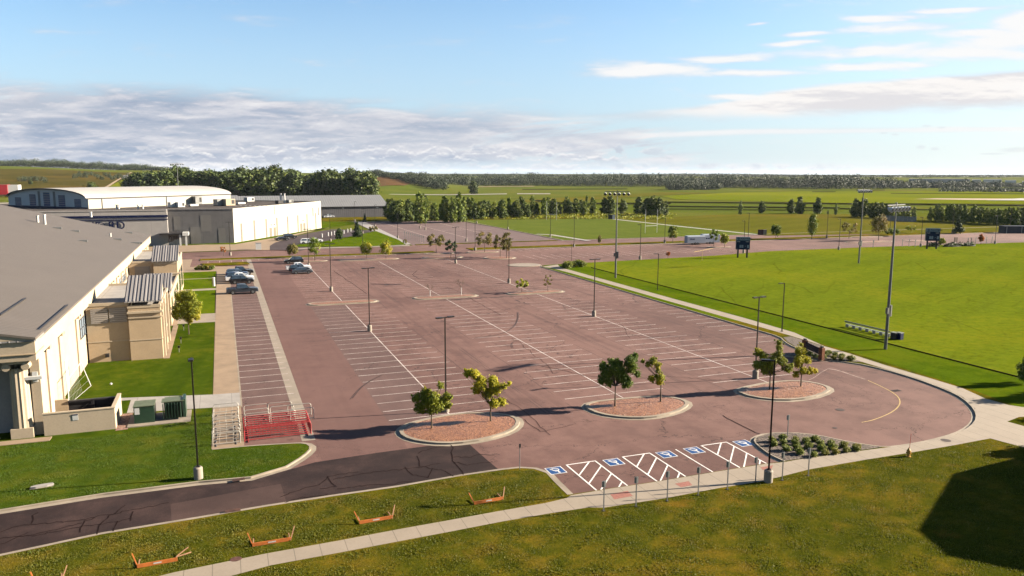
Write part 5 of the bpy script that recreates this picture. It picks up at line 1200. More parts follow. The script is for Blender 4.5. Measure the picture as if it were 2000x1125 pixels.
def leaf_cloud(clumps, n, size, mat_, name, parent, squash=1.0, droop=0.0):
    """many small leaf faces scattered in lumpy clumps: (x, y, z, r, weight)"""
    tot = sum(c[3]**2 for c in clumps); V = []; 
    for (x, y, z, r, *_) in clumps:
        k = max(4, int(n*r*r/tot))
        d = RNG.normal(size=(k, 3)); d /= np.linalg.norm(d, axis=1)[:, None]
        rad = r*(RNG.random(k)**.5)*(1+.30*np.sin(d[:, 0]*9+x*3)*np.cos(d[:, 2]*8+y*5)+.16*RNG.normal(size=k))
        p = d*rad[:, None]; p[:, 2] *= squash
        c = p+np.array([x, y, z]); nrm = d+RNG.normal(size=(k, 3))*.7; nrm[:, 2] += .35
        nrm /= np.linalg.norm(nrm, axis=1)[:, None]
        u = np.cross(nrm, RNG.normal(size=(k, 3))); u /= np.linalg.norm(u, axis=1)[:, None]+1e-9; v = np.cross(nrm, u)
        s = size*(.6+.8*RNG.random(k))[:, None]
        V.append(np.stack([c-u*s-v*s*.55, c+u*s*.2-v*s*.75, c+u*s, c-u*s*.1+v*s*.8], 1))
    V = np.concatenate(V).reshape(-1, 3); m = len(V)//4
    me = bpy.data.meshes.new(name); me.vertices.add(len(V)); me.vertices.foreach_set('co', V.astype(np.float32).ravel())
    me.loops.add(m*4); me.loops.foreach_set('vertex_index', np.arange(m*4, dtype=np.int32)); me.polygons.add(m)
    me.polygons.foreach_set('loop_start', np.arange(0, m*4, 4, dtype=np.int32)); me.polygons.foreach_set('loop_total', np.full(m, 4, np.int32))
    me.update(calc_edges=True); me.materials.append(mat_)
    o = bpy.data.objects.new(name, me); COL.objects.link(o)
    if parent: o.parent = parent; KIDS.setdefault(parent.name, []).append(o)
    return o
def trunk(parent, h, r, limbs, mat_=None, lean=(0, 0)):
    m_ = MB(); p = Vector((0, 0, -.1)); q = Vector((lean[0]*.5, lean[1]*.5, h*.5)); q2 = Vector((lean[0], lean[1], h))
    m_.tube(p, q, r, r*.8, 8); m_.tube(q, q2, r*.8, r*.55, 8)
    for (x, y, z, *_) in limbs:
        m_.tube(q2, ((q2.x+x)/2, (q2.y+y)/2, (q2.z+z)/2-.05), r*.42, r*.28, 5); m_.tube(((q2.x+x)/2, (q2.y+y)/2, (q2.z+z)/2-.05), (x, y, z), r*.28, r*.1, 5)
    return m_.build('trunk', mat_ or BARK, parent)
def near_tree(base, clumps, leaf, label, nleaf=9000, size=.085, th=None, cat='tree', mat_=None):
    q = G(*base, .12); dep = depth_of(q.x, q.y); s = dep/F_PX
    t = thing('maple_tree', label, cat, (q.x, q.y, .12), 0, 'young trees on the lot islands'); C_ = []
    for i, (dx, dy, r) in enumerate(clumps):
        x = dx*s; z = -dy*s; off = random.uniform(-.5, .5)*(.9 if i % 2 else -.9)
        wx_, wy_ = RT.x*x+FW.x*off, RT.y*x+FW.y*off
        C_.append((wx_, wy_, z, r*s*1.05))
        for k in range(6):       # a few satellite sprigs make the outline ragged
            a = random.random()*6.28; rr = r*s
            C_.append((wx_+math.cos(a)*rr*1.0*RT.x, wy_+math.cos(a)*rr*RT.y+random.uniform(-.4, .4), z+math.sin(a)*rr*.95, rr*random.uniform(.16, .40)))
    h = th*s if th else min(c[2] for c in C_)*.9
    trunk(t, h, .085, C_[::4], mat_); leaf_cloud(C_, nleaf, size, LEAF[leaf], 'crown', t)
    return t
near_tree((843, 838), [(-28,-63,9),(-12,-72,10),(6,-62,14),(13,-50,12),(0,-40,9),(-22,-42,10),(18,-86,6),(31,-67,8),(29,-48,8),(-8,-55,13)], 'lime', 'bushy olive and gold tree left on the left front island', 24000, .055, 32)
near_tree((958, 824), [(-44,-98,7),(-30,-96,9),(-18,-80,11),(-26,-64,9),(5,-84,9),(10,-66,11),(26,-74,6),(37,-76,4),(-6,-56,11),(8,-38,8),(22,-38,8)], 'gold', 'tall irregular yellow-green tree right on the left front island', 24000, .055, 34)
near_tree((1201, 795), [(-9,-92,6),(-23,-78,9),(0,-82,13),(26,-94,10),(36,-100,7),(31,-80,11),(8,-68,15),(43,-66,6),(-27,-53,7),(-12,-50,9),(22,-50,10),(-16,-66,11),(14,-56,9)], 'green', 'broad dark green tree left on the middle front island', 34000, .055, 42)
near_tree((1290, 786), [(-36,-82,3.5),(-26,-76,5),(-16,-83,7),(-7,-74,6),(-5,-62,5),(-2,-52,7),(-19,-49,6),(-4,-45,7)], 'lime', 'sparse hook-shaped small tree right on the middle front island', 11000, .05, 44)
near_tree((1503, 762), [(12,-96,5),(15,-85,6),(14,-72,7),(9,-62,9),(-24,-75,7),(-16,-68,8),(-28,-51,8),(-16,-52,9),(-1,-47,9),(-12,-39,7),(3,-36,7),(22,-57,8),(32,-45,8),(39,-47,6),(0,-60,8)], 'lime', 'yellow-green tree with a tall centre spire left on the right front island', 26000, .055, 34)
near_tree((1564, 756), [(-6,-86,3.5),(-8,-73,7),(-2,-74,5),(-2,-56,8),(-10,-56,8),(10,-54,6),(-6,-44,7),(1,-34,7),(-11,-25,6),(17,-33,6),(26,-33,5)], 'gold', 'yellow loosely tiered tree right on the right front island', 17000, .05, 26)
near_tree((369, 653), [(-8,-78,10),(8,-80,9),(0,-66,16),(-12,-56,14),(12,-56,14),(-14,-42,11),(14,-40,10),(0,-44,14),(-2,-30,8)], 'lime', 'dense round-headed tree on the lawn beside the nearest annex', 24000, .08, 26)['group'] = 'trees'
def small_tree(base, top, w_px, leaf, label, shape='round', n=1600, size=None, white=False, name='young_tree', z=.12):
    q = G(*base, z); s = depth_of(q.x, q.y)/F_PX; H_ = (base[1]-top)*s; Wd = w_px*s/2
    t = thing(name, label, 'tree', (q.x, q.y, z)); C_ = []
    z0 = H_*(.34 if shape != 'cone' else .14); 
    for i in range(14 if shape != 'sparse' else 12):
        f = i/13
        if shape == 'cone': rr = Wd*(1-f*.85); zz = z0+(H_-z0)*f*.95; r = Wd*(.62-.42*f)
        elif shape == 'column': rr = Wd*.5*math.sin(math.pi*(.15+.75*f)); zz = z0+(H_-z0)*f*.95; r = Wd*.55
        else: rr = Wd*math.sin(math.pi*(.18+.74*f))**.7; zz = z0+(H_-z0)*(.1+.85*f); r = Wd*.42
        a = i*2.4+random.random(); k = .62
        if shape == 'sparse': r *= .75; k = .95
        C_.append((rr*k*math.cos(a), rr*k*math.sin(a), zz+random.uniform(-.05, .05)*H_, r*random.uniform(.8, 1.15)))
    trunk(t, H_*.42, max(.05, H_*.016), C_[::3], BARKW if white else BARK)
    leaf_cloud(C_, n, size or max(.12, s*1.0), LEAF[leaf], 'crown', t)
    return t
for a in [((572, 503), 479, 24, 'brown', 'brown young tree above the black car at the back of the lot'), ((615, 509.5), 465, 27, 'green', 'green tree on the far small island left of the twin yellow trees'),
          ((715.5, 505.5), 475, 26, 'lime', 'left one of two yellow-green trees on the far island'), ((754, 505.5), 473, 27, 'lime', 'right one of two yellow-green trees on the far island, the yellower'),
          ((852, 493.5), 454, 30, 'brown', 'brown open-crowned tree on the cross-road island left of the far lamp', 'sparse'), ((880.5, 503), 467, 22, 'dark', 'tree with a dark leaning crown on the far island', 'sparse'),
          ((946.7, 492.5), 451, 30, 'brown', 'wind-swept brownish tree on the verge behind the far corner island', 'sparse'), ((977, 501), 457, 26, 'brown', 'left brownish tree of two on the far right corner island', 'sparse'), ((989.5, 504), 457, 24, 'brown', 'right darker tree of two on the far right corner island'),
          ((791, 479), 467, 7, 'brown', 'tiny sapling at the right tip of the triangular lawn', 'sparse', 250), ((698, 463.5), 433, 18, 'dark', 'dark bushy conifer on the triangular lawn', 'cone', 3000), ((662, 474), 450, 16, 'dark', 'round dark bush-like tree on the triangular lawn', 'round', 2500),
          ((712.6, 434), 418, 7, 'dark', 'small dark conifer in front of the grey metal building', 'cone', 600), ((729, 454), 442, 14, 'brown', 'low brownish tree at the top of the triangular lawn', 'sparse', 500),
          ((1171, 479.5), 461, 9, 'brown', 'tiny dark red tree on the road verge near the football field', 'round', 400), ((1314, 474.5), 442, 22, 'green', 'dark green tree on the verge left of the white trailers'), ((1394, 480.5), 447, 15, 'green', 'narrow dark tree behind the white trailers', 'sparse'),
          ((1415, 482.5), 458, 18, 'lime', 'round yellow-green tree just right of the white trailers'), ((1515, 466.5), 441, 22, 'green', 'dark spreading tree on the verge right of the football scoreboard'), ((1304.5, 503), 492, 9, 'rust', 'tiny reddish shrub-like tree on the field-side kerb', 'round', 300),
          ((1585.5, 466.5), 422, 24, 'green', 'tall narrow green tree on the far verge, right of centre', 'column', 3000), ((1658, 465.5), 433, 27, 'brown', 'thin brown-leaved tree left of the far floodlight mast', 'sparse', 900), ((1715.5, 469), 424, 34, 'brown', 'big brownish tree on the far right lot island', 'round', 2600),
          ((1742, 460.5), 447, 24, 'green', 'low wide green tree behind the near floodlight mast', 'sparse', 900), ((1779, 454.5), 441, 16, 'lime', 'thin pale tree above the right-hand scoreboard', 'sparse', 500), ((1871, 456), 425, 20, 'dark', 'dark conifer on the far verge at right', 'cone', 2200),
          ((1839, 481), 466, 14, 'lime', 'small round yellow tree beside the right-hand scoreboard', 'round', 700), ((1915.5, 478), 459, 11, 'rust', 'small purple-brown tree on the field kerb at far right', 'round', 900),
          ((1019, 571), 544, 23, 'lime', 'left sapling with thin flat crown on the right narrow island', 'sparse', 700), ((1070, 569.5), 534, 15, 'brown', 'right, taller and nearly leafless sapling on the right narrow island', 'sparse', 260), ((436.7, 499.5), 480, 9, 'rust', 'red-orange sapling with white-wrapped trunk on the left verge', 'sparse', 350)]:
    o = small_tree(*a[:5], *(a[5:6] or ['round']), n=(a[6] if len(a) > 6 else 1800))
def bare(base, top, label, seed):
    random.seed(seed); q = G(*base, .12); s = depth_of(q.x, q.y)/F_PX; H_ = (base[1]-top)*s; t = thing('bare_sapling', label, 'tree', (q.x, q.y, .12)); 
    MB().tube((0, 0, 0), (0, 0, H_*.45), .07, .06, 7).build('wrapped_trunk', MT['white'], t); m_ = MB()
    def br(p, d, l, r, k):
        e = p+d*l; m_.tube(p, e, r, r*.6, 4)
        if k:
            for _ in range(3): br(p+d*l*random.uniform(.5, 1), (d+Vector((random.uniform(-.9, .9), random.uniform(-.9, .9), random.uniform(-.1, .5)))).normalized(), l*.62, r*.6, k-1)
    for _ in range(3): br(Vector((0, 0, H_*.43)), Vector((random.uniform(-.8, .8), random.uniform(-.8, .8), .8)).normalized(), H_*.3, .035, 3)
    m_.build('twigs', BARK, t)
bare((840, 579.5), 552, 'bare wide-forked sapling with white trunk, left on the middle narrow island', 3); bare((901, 577.5), 542, 'bare upright sapling with white trunk, right on the middle narrow island', 8); random.seed(11)

# poplar rows beyond the lots
def make_tree(name, leaf, H_, Wd, n, size, shape, k=22, z0f=.12, tr=.2):
    t = thing(name, 'x', 'tree'); C_ = []
    for i in range(k):
        f = (i+.5)/k; a = i*2.4+random.random()
        if shape == 'poplar': rr = Wd*(.25+.75*math.sin(math.pi*min(1, .2+.75*f)))*.75; r = Wd*.42*(1.15-.6*f)
        elif shape == 'oak': rr = Wd*math.sqrt(max(0, 1-(2*f-.75)**2*.75))*.78; r = Wd*random.uniform(.26, .42)
        C_.append((rr*math.cos(a)*random.uniform(.3, 1), rr*math.sin(a)*random.uniform(.3, 1), H_*(z0f+(.97-z0f)*f)-r*.4, r))
    trunk(t, H_*.5, tr, C_[::5]); leaf_cloud(C_, n, size, LEAF[leaf], 'crown', t)
    return t
PP = [make_tree('poplar_tree', 'poplar', 12, 2.6, 2600, .30, 'poplar') for _ in range(4)]
PD = [make_tree('leafy_tree', 'hedge', 12, 3.4, 3200, .34, 'poplar') for _ in range(2)]
def far_tree(protos, px, py, top, label, group, wj=1.0):
    q = G(px, py); s = depth_of(q.x, q.y)/F_PX; H_ = (py-top)*s; pr = random.choice(protos)
    place(pr, (q.x, q.y, 0), label, random.random()*6, s=H_/12*wj, sz=H_/12, group=group)
GP1 = 'poplars in the dense row beyond the grey lot'
for i in range(46):
    f = i/45; px = 762+f*395+random.uniform(-5, 5); base = 433-f*15+random.uniform(-3, 2); top = base-(41-11*f)+random.uniform(-6, 8)
    if 905 < px < 918: top -= 6
    far_tree(PP if random.random() < .45 else PD, px, base, top, 'leafy poplar in the dense dark green row beyond the grey lot', GP1, random.uniform(.85, 1.35))
for i, (px, base, top) in enumerate([(820, 437, 373), (830, 436, 378), (898, 434, 374), (868, 434, 380), (885, 435, 385), (905, 433, 383)]):
    far_tree(PP, px, base, top, 'taller poplar standing forward of the dense dark green row', 'taller poplars forward of the row', .95)
for px, b_, tp, lb in [(1181, 418, 385, 'left tree of the clump of three behind the left floodlight mast'), (1192, 418, 382, 'middle tree of the clump of three behind the left floodlight mast'), (1216, 417, 388, 'right tree of the clump of three behind the left floodlight mast'),
                       (1247, 420, 383, 'leftmost tree of the big clump behind the goal posts'), (1262, 422, 386, 'second tree from the left of the big clump behind the goal posts'), (1274, 422, 381, 'tallest tree of the big clump behind the goal posts'), (1287, 422, 385, 'fourth tree of the big clump behind the goal posts'), (1298, 420, 392, 'rightmost and lowest tree of the big clump behind the goal posts'),
                       (1446, 419.5, 391, 'lone poplar above the football scoreboard'), (1488, 416.5, 392, 'lone poplar between the scoreboard poplar and the pair of dark trees'), (1545, 417, 388, 'smaller left tree of the dark pair beyond the mown mound'), (1561, 418, 383, 'bigger right tree of the dark pair beyond the mown mound'),
                       (1597, 418, 385, 'loose light poplar just right of the dark pair'), (1632, 420, 396, 'short poplar left of the far floodlight mast'), (1617, 419, 408, 'very small light shrub-like tree left of the short poplar'), (1670, 424, 387, 'dark tree directly behind the far floodlight mast'), (1686, 424, 386, 'dark tree just right of the far floodlight mast')]:
    far_tree(PD if 'dark' in lb or 'clump' in lb else PP, px, b_, tp, lb, 'separate trees beyond the fields', 1.15 if 'clump' in lb or 'dark' in lb else .8)
for i in range(9): far_tree(PP if i > 3 else PD, 1700+i*10.5, 426+i*.4+random.uniform(-1, 1), 393+i*1.2+random.uniform(-3, 3), 'pale green poplar in the group behind the near floodlight mast', 'poplars behind the near mast', .95)
for i in range(24): far_tree(PP, 1818+i*7.2+random.uniform(-2, 2), 431+i*.42, 400+i*.35+random.uniform(-5, 4), 'light green poplar in the loose row at the far right', 'poplars of the far right row', 1.0)
for px in (1988, 1999, 2010): far_tree(PD, px, 440, 404, 'dark tree at the right edge beyond the container', 'dark trees at the right edge', 1.1)

# woods at left, each tree its own
OK_ = [make_tree('woodland_tree', 'wood', 20, 8.0, 3400, .62, 'oak', 30, .12, .35) for _ in range(5)]
random.seed(5)
GW = 'trees of the wood behind the grey metal building'
for i in range(84):
    row = i % 3; f = (i//3)/27; px = 272+f*448+random.uniform(-8, 8); D_ = 560+row*45+random.uniform(-12, 12)
    u_ = (px-1000)/F_PX; x, y = RT.x*u_*D_+math.sin(YAW)*D_, RT.y*u_*D_+math.cos(YAW)*D_; z = hz(x, y)
    tpx = 330+random.uniform(-5, 7)+(8 if px < 330 else 0)+(6 if 600 < px < 680 else 0)
    H_ = max(11, CAM_H-(tpx-338)*D_/F_PX-z); H_ = min(H_, 25)
    place(random.choice(OK_), (x, y, z-.3), 'broad-crowned tree in the dense wood behind the grey metal building', random.random()*6, s=random.uniform(1.05, 1.6), sz=H_/20*random.uniform(.88, 1.03), group=GW)
for (px, D_, tpx, lb) in [(722, 560, 332, 'rounded tree at the right end of the wood, above the roof end'), (703, 565, 334, 'bright green tree next to the right end of the wood'), (281, 560, 340, 'low dark tree at the left end of the wood'), (186, 560, 356, 'lone dark round bush on the meadow above the vaulted hall'), (68, 760, 352.5, 'dark grey-green thicket on the dry meadow'), (925, 850, 352, 'lone dark tree in the green field before the far woods')]:
    u_ = (px-1000)/F_PX; x, y = RT.x*u_*D_+math.sin(YAW)*D_, RT.y*u_*D_+math.cos(YAW)*D_; z = hz(x, y); H_ = CAM_H-(tpx-338)*D_/F_PX-z
    place(random.choice(OK_), (x, y, z-.2), lb, 1.0, s=max(.3, min(1, H_/18)), sz=max(.25, H_/20))

# ------------------------------------------------------------------ far woods, one mass each
def mass(name, label, spots, leaf, per=90, size=1.3):
    V = []
    for (x, y, z, h, w_) in spots:
        k = per; d = RNG.normal(size=(k, 3)); d /= np.linalg.norm(d, axis=1)[:, None]; r = RNG.random(k)**.4
        c = np.stack([x+d[:, 0]*w_*r, y+d[:, 1]*w_*r, z+h*.5+d[:, 2]*h*.5*r], 1)
        nrm = d+RNG.normal(size=(k, 3))*.6; nrm /= np.linalg.norm(nrm, axis=1)[:, None]
        u = np.cross(nrm, RNG.normal(size=(k, 3))); u /= np.linalg.norm(u, axis=1)[:, None]; v = np.cross(nrm, u); s = size*(.6+.8*RNG.random(k))[:, None]
        V.append(np.stack([c-u*s-v*s*.6, c+u*s*.3-v*s*.8, c+u*s, c-u*s*.2+v*s*.8], 1))
    V = np.concatenate(V).reshape(-1, 3); m = len(V)//4; me = bpy.data.meshes.new(name); me.vertices.add(len(V)); me.vertices.foreach_set('co', V.astype(np.float32).ravel())
    me.loops.add(m*4); me.loops.foreach_set('vertex_index', np.arange(m*4, dtype=np.int32)); me.polygons.add(m)
    me.polygons.foreach_set('loop_start', np.arange(0, m*4, 4, dtype=np.int32)); me.polygons.foreach_set('loop_total', np.full(m, 4, np.int32)); me.update(calc_edges=True); me.materials.append(leaf)
    o = bpy.data.objects.new(name, me); COL.objects.link(o); tag(o, label, 'woods', kind='stuff'); return o
def band(px0, px1, n, Dfun, topfun, jit=5.0, wid=(6, 11), dj=60):
    out = []
    for i in range(n):
        px = px0+(px1-px0)*(i+random.random())/n; D_ = Dfun(px)+random.uniform(-dj, dj); u_ = (px-1000)/F_PX
        x, y = RT.x*u_*D_+math.sin(YAW)*D_, RT.y*u_*D_+math.cos(YAW)*D_; z = hz(x, y); H_ = CAM_H-(topfun(px)+(1.6*math.sin(px*.083)+1.4*math.sin(px*.029+1)+1.0*math.sin(px*.21) if D_ < 3000 else 0)+random.uniform(-jit, jit*.8)-338)*D_/F_PX-z
        out.append((x, y, z-1, max(7, min(H_, 26)), random.uniform(*wid)*max(.6, D_/1300)))
    return out
ip = lambda pts: (lambda px: float(np.interp(px, [p[0] for p in pts], [p[1] for p in pts])))
mass('far_wood', 'dark tree belt along the crest of the meadow hill at left', band(-80, 330, 150, ip([(0, 1420), (330, 1450)]), ip([(0, 312), (100, 314), (200, 318), (262, 321), (330, 327)]), 3.0, (7, 11), 25), LEAF['fardark'], 374, 0.61)
mass('far_wood', 'dark wood descending the brown rise right of the grey metal building', band(728, 870, 70, ip([(728, 1180), (780, 1120), (870, 1000)]), ip([(728, 334), (760, 337), (800, 339), (870, 346)]), 3, (6, 10), 40), LEAF['fardark'], 340, 0.61)
mass('far_wood', 'long dark wood across the plain, centre', band(770, 1420, 360, ip([(770, 1350), (1040, 1480), (1420, 1420)]), ip([(770, 339), (860, 342), (1000, 341), (1100, 340), (1290, 339), (1420, 343)]), 6.5, (7, 12), 90), LEAF['fardark'], 255, 0.75)
mass('far_wood', 'long dark wood across the plain, right', band(1380, 2080, 360, ip([(1380, 1350), (1640, 1250), (1800, 1350), (2080, 1500)]), ip([(1380, 345), (1480, 341), (1640, 341), (1730, 345), (1800, 352), (1900, 353), (2080, 353)]), 6, (7, 11), 90), LEAF['fardark'], 255, 0.75)
mass('far_wood', 'grove stepping out from the wood in front of the far fields', band(1300, 1400, 45, lambda p: 1130, ip([(1300, 346), (1340, 348), (1400, 357)]), 2.5, (6, 9), 60), LEAF['fardark'], 306, 0.61)
mass('distant_ridge_wood', 'bluish wooded ridge on the horizon', band(700, 2150, 420, lambda p: 3600, ip([(700, 338), (1000, 343), (1250, 340), (1330, 337.5), (1450, 338), (1700, 342), (1760, 339), (2100, 342)]), 1.3, (14, 26), 400), LEAF['fardark'], 102, 2.31)
mass('meadow_thicket', 'low dark scrub on the dry meadow hill', band(45, 100, 10, lambda p: 800, lambda p: 354, 1.5, (4, 6), 15)+band(150, 262, 30, lambda p: 930, lambda p: 350, 2, (2, 4), 60), LEAF['fardark'], 136, 0.41)
mass('weed_band', 'yellow-green weeds between the lots and the poplar row', [(*G(random.uniform(760, 1320), random.uniform(419, 429))[:2], 0, random.uniform(.8, 1.6), random.uniform(1.2, 2.5)) for _ in range(330)], LEAF['lime'], 26, .3)
mass('distant_town', 'dark jumble of trees and lots at the far right', band(1830, 2080, 80, lambda p: 1050, lambda p: 368, 1.5, (5, 10), 60), LEAF['fardark'], 102, 0.61)
# ------------------------------------------------------------------ vehicles
def paint(name, c, rough=.25, metal=.0):
    t = mat(name); t.put(t.b.inputs['Base Color'], t.mix(t.ss(t.noise(t.P, .8, 3, .5), .3, .7), tuple(x*.93 for x in c), c))
    t.b.inputs['Roughness'].default_value = rough; t.b.inputs['Metallic'].default_value = metal; t.b.inputs['Coat Weight'].default_value = 0; t.b.inputs['Specular IOR Level'].default_value = .18; t.b.inputs['Coat Roughness'].default_value = .08
    return t.mat
CP = dict(white=paint('car_paint_white', (.42, .42, .43)), black=paint('car_paint_black', (.010, .010, .012)), slate=paint('car_paint_slate', (.020, .023, .030)),
          navy=paint('car_paint_navy', (.010, .016, .040)), silver=paint('car_paint_silver', (.22, .23, .24)), blue=paint('car_paint_blue', (.04, .055, .09)), grey=paint('car_paint_grey', (.036, .040, .048)))
TYRE = plain('tyre_rubber', (.015, .015, .015), .8); RIM = plain('alloy_rim', (.35, .35, .36), .3, .6); HLT = plain('headlight_glass', (.75, .76, .78), .1, spec=.8); TLT = plain('taillight_glass', (.30, .015, .01), .2)
def make_vehicle(kind, col):
    t = thing({'truck': 'pickup_truck', 'suv': 'parked_suv', 'sedan': 'parked_car'}[kind], 'v', {'truck': 'pickup truck', 'suv': 'suv', 'sedan': 'car'}[kind], group='parked vehicles')
    if kind == 'truck':
        Ln, Wd = 5.75, 1.98; prof = [(-2.87, .55), (-2.87, 1.10), (-.95, 1.12), (-.95, 1.16), (1.1, 1.18), (2.35, 1.12), (2.8, 1.0), (2.87, .75), (2.85, .42), (-2.8, .42)]
        cab = [(-1.05, 1.14), (-.9, 1.84), (-.6, 1.88), (.35, 1.88), (.6, 1.82), (1.35, 1.16)]; wx_ = (-1.75, 1.85); wr = .40; bedx = (-2.78, -1.05)
    elif kind == 'suv':
        Ln, Wd = 4.75, 1.9; prof = [(-2.35, .5), (-2.38, 1.0), (-2.2, 1.08), (1.1, 1.08), (2.1, .98), (2.34, .8), (2.38, .45), (2.3, .34), (-2.3, .34)]
        cab = [(-2.2, 1.05), (-1.95, 1.62), (-1.6, 1.72), (.1, 1.74), (.45, 1.68), (1.25, 1.06)]; wx_ = (-1.42, 1.45); wr = .36; bedx = None
    else:
        Ln, Wd = 4.7, 1.82; prof = [(-2.3, .45), (-2.35, .85), (-2.1, .97), (-1.3, .98), (1.0, .94), (1.95, .82), (2.3, .66), (2.35, .4), (2.25, .3), (-2.25, .3)]
        cab = [(-1.95, .95), (-1.15, 1.36), (-.7, 1.44), (.1, 1.45), (.4, 1.40), (1.25, .93)]; wx_ = (-1.42, 1.45); wr = .33; bedx = None
    def loft(mb, prof, w0, w1, zmid):
        n = len(prof); rows = []
        for y, k in ((-1, 0), (-.93, 1), (.93, 1), (1, 0)):
            r = []
            for x, z in prof:
                f = 0 if z <= zmid else 1
                ww = w0/2 if not f else w1/2
                ins_ = 0 if k else .05
                r.append((x*(1-ins_*.25), y*ww, z-(ins_ if z > zmid*.9 else -ins_*.4)))
            rows.append(r)
        vs = [p for r in rows for p in r]; fs = []
        for k in range(3): fs += [(k*n+i, k*n+(i+1) % n, (k+1)*n+(i+1) % n, (k+1)*n+i) for i in range(n)]
        fs += [tuple(range(n))[::-1], tuple(range(3*n, 4*n))]; mb.add(vs, fs); return mb
    body = MB(); loft(body, prof, Wd, Wd*.97, 99)
    bo = body.build('body', CP[col], t)
    for x in wx_:
        for s_ in (-1, 1):
            MB().tube((x, s_*(Wd/2-.16), wr+.05), (x, s_*(Wd/2+.006), wr+.05), wr+.07, n=16).build('wheel_arch', MT['dark'], t)
            wh = MB().tube((x, s_*(Wd/2-.2), wr), (x, s_*(Wd/2+.03), wr), wr, n=18).build('wheel', TYRE, t)
            MB().tube((x, s_*(Wd/2-.0), wr), (x, s_*(Wd/2+.045), wr), wr*.62, n=12).build('rim', RIM, wh)
    # cabin: lower wider than roof
    n = len(cab); vs = []
    for s_ in (-1, 1):
        for x, z in cab: vs.append((x, s_*(Wd/2*.93 if z < cab[0][1]+.1 else Wd/2*.74), z))
    MB().add(vs, [tuple(range(n)), tuple(range(n, 2*n))[::-1]]+[(i, n+i, n+i+1, i+1) for i in range(n-1)]).build('windows', MT['glass'], t)
    rp = MB(); top_ = [(x, z+.009) for x, z in cab[1:-1]]; k = len(top_); w_ = Wd/2*.76
    rp.add([(x, -w_, z) for x, z in top_]+[(x, w_, z) for x, z in top_]+[(x, -w_, z-.07) for x, z in top_]+[(x, w_, z-.07) for x, z in top_],
           [(i, i+1, k+i+1, k+i) for i in range(k-1)]+[(2*k+i, 2*k+i+1, i+1, i) for i in range(k-1)]+[(k+i, k+i+1, 3*k+i+1, 3*k+i) for i in range(k-1)]+[(0, k, 3*k, 2*k), (k-1, 3*k-1, 4*k-1, 2*k-1)])
    zb = cab[0][1]; ztop = cab[2][1]
    for s_ in (-1, 1):
        for (xa, xb) in ((cab[0][0], cab[1][0]), (cab[-1][0], cab[-2][0]), (-.25, -.2)):
            za, zb2 = zb, (cab[1][1] if xa < 0 else cab[-2][1]) if xa != -.25 else ztop-.02
            rp.add([(xa-.07, s_*Wd/2*.94, za), (xa+.07, s_*Wd/2*.94, za), (xb+.07, s_*Wd/2*.752, zb2), (xb-.07, s_*Wd/2*.752, zb2)], [(0, 1, 2, 3)])
    rp.build('roof', CP[col], t)
    if bedx:
        MB().box(bedx[0]+.1, bedx[1]-.05, -Wd/2+.14, Wd/2-.14, 1.09, 1.125).build('cargo_bed', MT['dark'], t)
        r_ = MB().box(bedx[0], bedx[0]+.09, -Wd/2+.02, Wd/2-.02, 1.1, 1.17)
        for s_ in (-1, 1): y0, y1 = sorted((s_*(Wd/2-.13), s_*(Wd/2-.02))); r_.box(bedx[0]+.1, bedx[1], y0, y1, 1.1, 1.17)
        r_.build('bed_rail', CP[col], t)
    xf = max(p[0] for p in prof); xr = min(p[0] for p in prof)
    for s_ in (-1, 1):
        y0, y1 = sorted((s_*(Wd/2-.02), s_*(Wd/2-.42)))
        MB().box(xf-.18, xf+.02, y0, y1, .72 if kind != 'truck' else .82, .88 if kind != 'truck' else 1.0).build('headlight', HLT, t)
        y0, y1 = sorted((s_*(Wd/2-.01), s_*(Wd/2-.22))); MB().box(xr-.02, xr+.08, y0, y1, .75, 1.0).build('taillight', TLT, t)
        y0, y1 = sorted((s_*(Wd/2), s_*(Wd/2+.2))); MB().box(cab[-1][0]-.35, cab[-1][0]-.15, y0, y1, zb, zb+.16).build('mirror', CP[col], t)
    MB().box(xf-.02, xf+.03, -Wd/2+.45, Wd/2-.45, .5, .78).build('grille', MT['dark'], t)
    for z in (.45,): MB().box(xf-.05, xf+.06, -Wd/2+.05, Wd/2-.05, .38, .52).build('front_bumper', MT['grey'] if kind == 'truck' else MT['dark'], t)
    MB().box(xr-.06, xr+.05, -Wd/2+.05, Wd/2-.05, .40, .55).build('rear_bumper', MT['grey'] if kind == 'truck' else MT['dark'], t)
    return t
def park(kind, col, x, y, rz, label, z=0):
    t = make_vehicle(kind, col); t.location = (x, y, z+.015); t.rotation_euler = (0, 0, rz); t['label'] = label; return t
park('truck', 'slate', 2.95, 154.5, 0, 'dark slate pickup parked nearest, alone at the near end of the left car row')
park('suv', 'black', 3.2, 169.2, 0, 'black SUV in front of the white pickup in the left car row')
park('truck', 'white', 2.9, 172.1, 0, 'white pickup between the black SUV and blue car in the left row')
park('suv', 'navy', 2.4, 175.0, 0, 'navy blue SUV directly behind the white pickup of the left row')
park('sedan', 'silver', 2.5, 177.9, 0, 'silver-blue car between the navy SUV and the farthest dark pickup')
park('suv', 'blue', 2.5, 180.7, 0, 'lighter blue SUV behind the silver-blue car in the left row')
park('truck', 'black', 3.2, 184.0, 0, 'dark pickup at the far end of the left car row')
park('sedan', 'grey', 16.6, 181.2, 0, 'dark grey saloon at the near end of the right car group')
park('suv', 'black', 16.3, 184.1, 0, 'black SUV between the grey saloon and the white pickup')
park('truck', 'white', 16.4, 187.2, 0, 'white pickup next to the lamp in the right car group')
park('suv', 'black', 16.6, 202.4, math.pi, 'black SUV parked apart at the far end, facing left')
